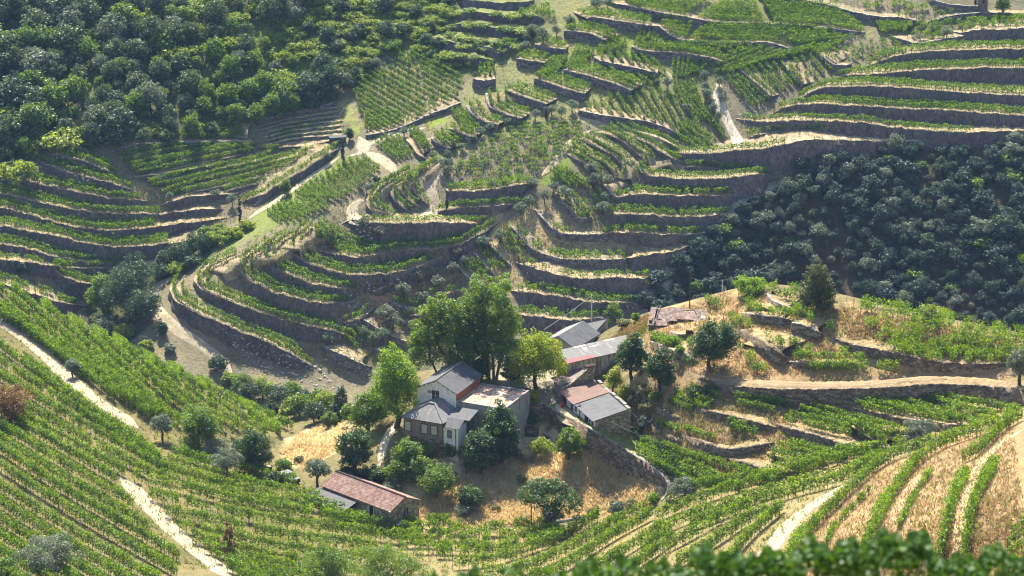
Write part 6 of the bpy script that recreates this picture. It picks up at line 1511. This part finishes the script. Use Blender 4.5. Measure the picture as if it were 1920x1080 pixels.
def stub(name, label, pts, hgt, th, mat, far=0, cat='stone wall'):
    """a free-standing ragged wall along picture points"""
    q = drape(pts, far, 6); q = resample(q, .8); n = len(q); tg = np.gradient(q[:, :2], axis=0); tg /= np.linalg.norm(tg, axis=1, keepdims=True) + 1e-9
    nr = np.stack([-tg[:, 1], tg[:, 0]], 1) * th / 2; V = []
    for i in range(n):
        hz = hgt * RNG.uniform(.75, 1.1); x, y, z = q[i]; a = nr[i]
        V += [(x - a[0], y - a[1], z - .8), (x - a[0], y - a[1], z + hz), (x + a[0], y + a[1], z + hz), (x + a[0], y + a[1], z - .8)]
    ids = np.arange(n * 4).reshape(n, 4); F = []
    for i in range(n - 1):
        for j in range(3): F.append([ids[i, j], ids[i + 1, j], ids[i + 1, j + 1], ids[i, j + 1]])
    F += [list(ids[0][::-1]), list(ids[-1])]
    return link(name, mesh_np(name, np.array(V), np.array(F), [M[mat], M['capstone']], [1 if k % 3 == 1 else 0 for k in range(len(F) - 2)] + [0, 0]), None, label, cat, None, 'thing')
stub('stone_wall', 'grey dry stone wall beside the dark fig and the parked car', [(463, 868), (485, 876), (510, 886)], .9, .5, 'drystone')
stub('stone_wall', 'low rubble wall in front of the dark trees at the straw edge', [(942, 842), (960, 852), (985, 868), (1000, 866)], 1.2, .5, 'brownstone')
stub('stone_kerb', 'low pale kerb at the front of the straw field', [(1038, 980), (1065, 976), (1096, 970)], .3, .5, 'pole')
stub('stone_wall', 'rubble remnant between the lime bush and the curved wall', [(1020, 820), (1032, 830), (1036, 842)], .9, .5, 'brownstone')
stub('stone_wall', 'low wall end among weeds beside the grey roofed stables', [(1182, 780), (1196, 792), (1200, 805)], 1.0, .5, 'brownstone')
stub('stone_wall', 'pale dry stone parapet along the straight grassy path', [(476, 388), (500, 372), (524, 358)], .5, .5, 'capstone', 1)
# -- small far buildings
q = drop(633, 268, 1); h = thing('field_hut', 'small dark flat roofed field hut beside the lollipop tree', 'hut', q, .25)
m = MB(); m.box(-1.9, 1.9, -1.0, 1.0, -.6, 1.5); m.build('wall', M['hut_dark'], h)
m = MB(); m.box(-2.1, 2.1, -1.2, 1.2, 1.503, 1.68); m.build('roof', M['hut_dark'], h)
for x in (-1.7, -1.2):
    m = MB(); m.box(x, x + .28, -1.05, -1.004, .2, .5); m.build('shutter', M['pole'], h)
q = drop(1840, 16, 1); h = thing('pink_tower', 'weathered pinkish tower house cut by the top of the picture', 'house', q, .1)
m = MB(); m.box(-1.3, 1.3, -1.2, 1.2, -1, 5.2); m.build('wall', M['roof_brown'], h)
m = MB(); m.box(-1.5, 1.5, -1.4, 1.4, 5.203, 5.4); m.build('roof', M['roof_tile'], h)
window(h, .2, 1.6, .6, .8, 'f', -1.2, 'frame', 'hole_shade', None)
ribbon([(1735, -6), (1760, 4), (1790, 10), (1815, 12), (1850, 11)], 12, 1, wall=('grey ruined wall beneath the pink tower', 'drystone'), ends='tt')
_o = WALL_REG[-1]

# -- poles and wires
def pole(label, px, py, toppy, r=.13, mat='pole', far=0, arm=False):
    q = drop(px, py, far); H = (py - toppy) / (FPX / (q.y / .945) * .95)
    t = thing('utility_pole', label, 'pole', q, 0)
    m = MB(); m.tube((0, 0, -.6), (0, 0, H), r, r * .62, 8); m.build('shaft', M[mat], t)
    if arm: m = MB(); m.box(-.5, .5, -.05, .05, H - .35, H - .25); m.build('crossarm', M[mat], t)
    return q + Vector((0, 0, H - .1))
W = {}
W['a'] = pole('white concrete pole behind the back shed roof', 1109, 600, 553, .17, 'pole')
W['b'] = pole('thin pale pole on the crest of the knoll', 1354, 548, 525, .10, 'pole')
W['c'] = pole('brown wooden pole behind the ruined barn', 1293, 577, 510, .11, 'pole_wood')
W['d'] = pole('tall wooden pole between curved wall and stable row', 1087, 815, 756, .14, 'pole_wood', arm=True)
W['e'] = pole('grey wooden pole under the umbrella tree', 996, 988, 944, .12, 'pole_wood')
W['f'] = pole('dark thin pole by the end of the long shed', 1054, 708, 676, .08, 'pole_wood')
W['g'] = pole('thin post on the lowest stepped rows', 1306, 908, 860, .07, 'pole_wood')
for i, (a, b_, c_) in enumerate([(1616, 48, 26), (1718, 50, 26), (1753, 38, 10), (1746, 78, 42), (1805, 62, 36)]):
    pole('thin grey pole on the top ridge, %s of the five going east' % ordinal(i), a, b_, c_, .07, 'pole_wood', 1)
def wire(label, a, b, sagm=.5, r=.013):
    m = MB(); k = 10; pts = [a.lerp(b, i / k) - Vector((0, 0, sagm * 4 * (i / k) * (1 - i / k))) for i in range(k + 1)]
    for i in range(k): m.tube(pts[i], pts[i + 1], r, r, 4, 0, False)
    m.build('cable', M['wire'], None, label=label, cat='cable', kind='thing')
wire('sagging cable from the white pole down behind the trees', W['a'], P(1020, 618, 5.0), .25, .03)
wire('cable between the brown pole and the knoll crest pole', W['c'] - Vector((0, 0, .9)), W['b'], .3)
wire('cable from the knoll crest pole going behind the crest', W['b'], W['b'] + Vector((9, 14, -2)), .2)
wire('cable from the tall wooden pole crossing the lower rows', W['d'], P(1262, 838, 3.0), .6)
wire('cable from the tall wooden pole to the stable roof', W['d'] - Vector((0, 0, .8)), FL.wpt(.1, ymid + .3, zeL + .2), .05)
wire('thin cable from the field pole to the low end of the wall', W['e'], P(1244, 912, -1.5), .5, .009)

# -- small things
q = drop(541, 903, 0); h = thing('parked_car', 'dark blue car parked among bushes, mostly hidden', 'car', q + Vector((0, 0, .0)), math.radians(-48))
pr = [(-2.0, .35), (-2.0, .95), (-1.75, 1.02), (-1.2, 1.5), (.35, 1.52), (1.0, 1.05), (1.9, .92), (2.0, .35)]
m = MB(); wd = .82
m.face([(x, -wd, z) for x, z in pr]); m.face([(x, wd, z) for x, z in pr][::-1])
for i in range(len(pr)):
    a, b = pr[i], pr[(i + 1) % len(pr)]; m.face([(b[0], -wd, b[1]), (a[0], -wd, a[1]), (a[0], wd, a[1]), (b[0], wd, b[1])])
body = m.build('body', M['car_paint'], h)
for nm, q4 in (('rear_window', [(-1.72, -.7, 1.06), (-1.25, -.66, 1.46), (-1.25, .66, 1.46), (-1.72, .7, 1.06)]), ('windscreen', [(.95, .7, 1.09), (.42, .66, 1.48), (.42, -.66, 1.48), (.95, -.7, 1.09)])):
    n_ = (Vector(q4[1]) - Vector(q4[0])).cross(Vector(q4[3]) - Vector(q4[0])).normalized(); s_ = -1 if n_.z < 0 else 1
    m = MB(); m.face([tuple(Vector(p) + n_ * s_ * .012) for p in q4]); m.build(nm, M['car_glass'], h)
for s_ in (-1, 1):
    m = MB(); m.face([(-1.55, s_ * .832, 1.06), (.8, s_ * .832, 1.08), (.3, s_ * .832, 1.44), (-1.1, s_ * .832, 1.43)]); m.build('side_window', M['car_glass'], h)
    m = MB(); m.box(-2.03, -1.99, s_ * .72 - .09, s_ * .72 + .09, .62, .88); m.build('tail_light', M['tail'], h)
    for x in (-1.25, 1.25):
        m = MB(); m.tube((x, s_ * .70, .32), (x, s_ * .86, .32), .32, .32, 14); wh = m.build('wheel', M['rubber'], h)
        m = MB(); m.tube((x, s_ * .861, .32), (x, s_ * .875, .32), .19, .19, 10); m.build('rim', M['steel'], wh)
q = drop(985, 735, 0); m = MB(); ring = []
for k, (s_, z) in enumerate(((1.0, .0), (.95, .28), (.7, .46), (.3, .52))): ring.append([(math.cos(a) * .85 * s_ * (1 + .12 * math.sin(3 * a + k)), math.sin(a) * .38 * s_, z + .05 * math.sin(5 * a + k)) for a in [2 * math.pi * i / 16 for i in range(16)]])
for a, b in zip(ring[:-1], ring[1:]):
    for i in range(16): j = (i + 1) % 16; m.face([a[i], a[j], b[j], b[i]])
m.face(ring[-1]); m.face(ring[0][::-1]); o = m.build('red_tarpaulin', M['red'], None, label='crumpled red sheet lying in the shaded farmyard', cat='tarpaulin', kind='thing'); o.location = q; o.rotation_euler = (0, 0, -.3)
q = FL.wpt(-1.0, ymid + 4.0); q.z = top(q.x, q.y); h = thing('red_barrel', 'red barrel standing by the green stable door', 'barrel', q)
m = MB(); m.tube((0, 0, 0), (0, 0, .28), .29, .31, 14, 0, False); m.tube((0, 0, .28), (0, 0, .62), .31, .31, 14, 0, False); m.tube((0, 0, .62), (0, 0, .9), .31, .29, 14); m.build('drum', M['red'], h)
m = MB(); m.tube((0, 0, .27), (0, 0, .31), .325, .325, 14); m.tube((0, 0, .60), (0, 0, .64), .325, .325, 14); m.build('hoop', M['red'], h)
q = drop(752, 994, 0); h = thing('water_tank', 'small pale stone water tank at the barn corner', 'tank', q, .3)
m = MB(); m.box(-.7, .7, -.5, .5, -.5, 1.0); m.build('wall', M['capstone'], h)
m = MB(); m.box(-.78, .78, -.58, .58, 1.003, 1.12); m.build('lid', M['pole'], h)
# ------------------------------------------------------------------ dry grass, loose stones
def tufts(name, polys, mat, n, hgt, wd, far=0, blades=4, lean=.5, faces=False):
    C = []
    for poly, share in polys:
        xs = [p[0] for p in poly]; ys = [p[1] for p in poly]; k = int(n * share); got = 0
        while got < k:
            x = RNG.uniform(min(xs), max(xs), 400); y = RNG.uniform(min(ys), max(ys), 400); ok = inside(x, y, poly)
            q = np.stack([x[ok], y[ok]], 1)[:k - got]; got += len(q); C.append(q)
    C = np.vstack(C)
    base = hit(C[:, 0], C[:, 1], 0, FAR if far else NEAR)
    if far:
        for i, (a, b) in enumerate(C): base[i] = drop(a, b, 1, faces)
    m = len(C); k = m * blades; b0 = np.repeat(base, blades, 0) + RNG.normal(0, .22, (k, 3)) * [1, 1, 0]
    a = RNG.uniform(0, 6.28, k); hh = RNG.uniform(.5, 1.3, k) * hgt * np.repeat(RNG.uniform(.5, 1.25, m), blades); ww = RNG.uniform(.6, 1.4, k) * wd
    dx = np.stack([np.cos(a), np.sin(a), np.zeros(k)], 1) * ww[:, None]
    tip = b0 + np.stack([RNG.normal(0, lean, k) * hh, RNG.normal(0, lean, k) * hh, hh], 1)
    V = np.stack([b0 - dx - [0, 0, .05], b0 + dx - [0, 0, .05], tip + dx * .5, tip - dx * .5], 1).reshape(-1, 3); F = np.arange(4 * k).reshape(k, 4)
    v = np.repeat(np.clip(RNG.normal(.5, .2, k) + np.repeat(RNG.uniform(-.25, .25, m), blades), 0, 1), 4)
    link(name, mesh_np(name, V, F, M[mat], v=v), kind='stuff')
FIELD = [(770, 985), (790, 930), (860, 900), (880, 850), (960, 860), (1060, 850), (1110, 838), (1160, 860), (1235, 915), (1225, 950), (1100, 968), (1000, 985), (880, 985)]
tufts('dry_grass', [(FIELD, .84), ([(525, 850), (560, 815), (655, 780), (655, 830), (570, 885)], .16)], 'straw', 7000, .52, .06)
tufts('slope_grass', [([(1190, 650), (1240, 590), (1360, 550), (1500, 560), (1560, 650), (1600, 690), (1380, 710), (1210, 690)], .22), ([(1540, 570), (1900, 640), (1900, 680), (1600, 640)], .10), ([(1110, 665), (1180, 612), (1215, 590), (1230, 600), (1185, 640), (1170, 628)], .06),
                    ([(1450, 1060), (1560, 930), (1660, 870), (1900, 790), (1930, 1080), (1460, 1080)], .40), ([(1190, 745), (1300, 720), (1850, 760), (1650, 840), (1500, 890), (1290, 900), (1200, 830)], .22)],
      'hay', 16000, .34, .055, lean=.7)
tufts('weed', [([(0, 620), (400, 810), (560, 900), (740, 990), (1240, 960), (1640, 850), (1400, 1070), (0, 1070)], .45), ([(0, 545), (545, 815), (300, 800), (0, 600)], .2), ([(1190, 745), (1300, 730), (1700, 770), (1650, 840), (1500, 890), (1290, 900), (1200, 830)], .15),
               ([(1220, 600), (1360, 550), (1700, 590), (1900, 650), (1900, 680), (1500, 650)], .1), ([(1070, 775), (1140, 800), (1240, 870), (1262, 905), (1190, 860)], .06), ([(1450, 1060), (1560, 930), (1660, 870), (1900, 790), (1930, 1080), (1460, 1080)], .10), ([(1120, 660), (1210, 600), (1230, 610), (1190, 650)], .04)], 'undergrass', 9000, .42, .07)
tufts('terrace_grass', [([(0, 300), (200, 270), (480, 270), (640, 260), (640, 300), (430, 440), (160, 560), (0, 520)], .3), ([(320, 560), (480, 440), (640, 380), (900, 420), (860, 560), (700, 690), (560, 660)], .3), ([(650, 240), (1000, 100), (1330, 0), (1560, 80), (1340, 290), (1300, 460), (960, 540), (850, 420)], .4)], 'weed', 9000, .34, .09, 1, 3)
tufts('bank_weed', [([(0, 330), (200, 300), (430, 410), (430, 450), (160, 560), (0, 520)], .25), ([(330, 560), (480, 440), (640, 400), (920, 420), (860, 500), (700, 680), (590, 680)], .3), ([(1380, 230), (1600, 110), (1920, 60), (1920, 250), (1400, 280)], .25), ([(1150, 360), (1420, 330), (1240, 580), (1020, 600), (960, 480)], .2)], 'weed', 2600, .55, .10, 1, 4, faces=True)
def stones(name, polys, n, size, far, mat):
    V, F = [], []; b = 0
    for poly, share in polys:
        xs = [p[0] for p in poly]; ys = [p[1] for p in poly]; k = 0
        while k < int(n * share):
            x = RNG.uniform(min(xs), max(xs)); y = RNG.uniform(min(ys), max(ys))
            if not inside(np.array([x]), np.array([y]), poly)[0]: continue
            k += 1; q = np.array(drop(x, y, far)); s = size * RNG.uniform(.35, 1.2) * np.array([1, RNG.uniform(.6, 1), RNG.uniform(.4, .7)])
            o = np.array([[1, 0, 0], [-1, 0, 0], [0, 1, 0], [0, -1, 0], [0, 0, 1], [0, 0, -1]], float) + RNG.normal(0, .22, (6, 3)); an = RNG.uniform(0, 6.28); R = np.array([[math.cos(an), -math.sin(an), 0], [math.sin(an), math.cos(an), 0], [0, 0, 1]])
            V.append(q + (o * s) @ R.T); F.append(np.array([[0, 2, 4], [2, 1, 4], [1, 3, 4], [3, 0, 4], [2, 0, 5], [1, 2, 5], [3, 1, 5], [0, 3, 5]]) + b); b += 6
    link(name, mesh_np(name, np.vstack(V), np.vstack(F), M[mat]), kind='stuff')
stones('rubble', [([(1195, 600), (1225, 520), (1330, 425), (1440, 340), (1460, 350), (1380, 400), (1300, 455), (1240, 560)], .35), ([(60, 300), (120, 270), (200, 290), (250, 350), (60, 345)], .1), ([(650, 560), (700, 520), (760, 520), (700, 640), (600, 690)], .12), ([(1390, 190), (1440, 200), (1400, 240), (1385, 215)], .08), ([(640, 440), (700, 420), (700, 470), (640, 470)], .1), ([(400, 610), (600, 690), (640, 740), (480, 690)], .25)], 520, .42, 1, 'pebble')
stones('loose_stones', [([(1640, 1000), (1780, 870), (1900, 830), (1920, 1000), (1700, 1060)], .6), ([(1240, 640), (1400, 600), (1500, 650), (1400, 700)], .2), ([(980, 700), (1050, 700), (1060, 770), (1010, 760)], .2)], 190, .18, 0, 'pebble')

# ------------------------------------------------------------------ the out of focus vine just below the camera
def lobed(n=15):
    a = np.linspace(0, 2 * math.pi, n, endpoint=False); r = 1 - .30 * np.abs(np.sin(2.5 * a)) ** 1.3; r[0] *= .55
    return np.stack([np.cos(a) * r, np.sin(a) * r], 1)
LF = lobed(); prof = [(800, 1080), (860, 1066), (900, 1076), (960, 1068), (1030, 1074), (1110, 1052), (1180, 1048), (1240, 1058), (1290, 1050), (1330, 1018), (1380, 1046), (1420, 1030), (1470, 1040), (1520, 1012), (1570, 1022), (1620, 1010), (1680, 1000), (1730, 1000), (1760, 1040), (1800, 1052), (1850, 1024), (1900, 1034), (1960, 1040)]
px_ = np.array([p[0] for p in prof], float); py_ = np.array([p[1] for p in prof], float)
def close_vine(x0, x1, yd, n, label):
    V, F = [], []; vv = []; b = 0; k = len(LF)
    for _ in range(n):
        x = RNG.uniform(x0, x1); tp = np.interp(x, px_, py_) + 10 * math.sin(x * .09) + 7 * math.sin(x * .23 + 1); y = tp + 4 + abs(RNG.normal(0, 34)) * (1 if RNG.random() < .9 else .2); d = yd + RNG.normal(0, .35)
        rx, rz = ray(x, y); c_ = np.array([float(rx) * d, d, CZ + float(rz) * d]); s = RNG.uniform(.026, .05)
        nrm = np.array([RNG.normal(0, .6), -.35 + RNG.normal(0, .5), .7 + RNG.normal(0, .4)]); nrm /= np.linalg.norm(nrm); t = np.cross(nrm, RNG.normal(size=3)); t /= np.linalg.norm(t); u = np.cross(nrm, t)
        pts = c_ + (t * LF[:, :1] + u * LF[:, 1:]) * s + nrm * (np.abs(LF[:, :1]) * s * RNG.uniform(-.1, .35)); V.append(np.vstack([c_ + nrm * s * .1, pts])); i = np.arange(k)
        F.append(np.stack([np.full(k, b), b + 1 + i, b + 1 + (i + 1) % k], 1)); vv.append(np.full(k + 1, np.clip(RNG.normal(.45, .22), 0, 1))); b += k + 1
    t = thing('grape_vine', label, 'vine', (0, 0, 0)); link('foliage', mesh_np('foliage', np.vstack(V), np.vstack(F), M['vine_close'], v=np.concatenate(vv)), t)
    xs = [float(ray(x, 1085)[0]) * yd for x in np.linspace(x0 + 20, x1 - 20, max(2, int((x1 - x0) / 170)))]
    m = MB()
    for x in xs:
        zt = CZ + float(ray(0, 1095)[1]) * yd; limb(m, (x, yd, float(ground(x, yd)) - .2), (x, yd, zt), .035, .02, 6, .05)
    m.build('trunk', M['bark'], t)
close_vine(1310, 1760, 29.0, 3600, 'blurred dark vine leaves closest to the camera, tallest clump')
close_vine(1740, 1980, 30.0, 1500, 'blurred vine leaves in the bottom corner of the frame, closest to the camera')
close_vine(1050, 1330, 30.5, 1100, 'blurred vine leaves at the bottom edge beside the tallest clump')
close_vine(790, 1070, 31.5, 380, 'blurred low vine tips at the bottom edge, middle of the frame')
close_vine(20, 130, 33.0, 60, 'few blurred vine tips at the bottom corner by the large olive')

# ------------------------------------------------------------------ the summer air
hz, nt, nd, lk = new_mat('haze_air')
pv = N(nt, 'ShaderNodeVolumePrincipled'); pv.inputs['Color'].default_value = (.34, .58, 1.0, 1); pv.inputs['Density'].default_value = HAZE = 0.000045; pv.inputs['Anisotropy'].default_value = .0
o = N(nt, 'ShaderNodeOutputMaterial'); lk.new(pv.outputs[0], o.inputs['Volume'])
m = MB(); zlo = float(HZ.min()) - 1.0; zhi = max(float(HZ.max()), CZ) + 12.0
m.box(-232, 232, -32, 967, zlo, zhi); m.build('haze', hz, None, kind='stuff')
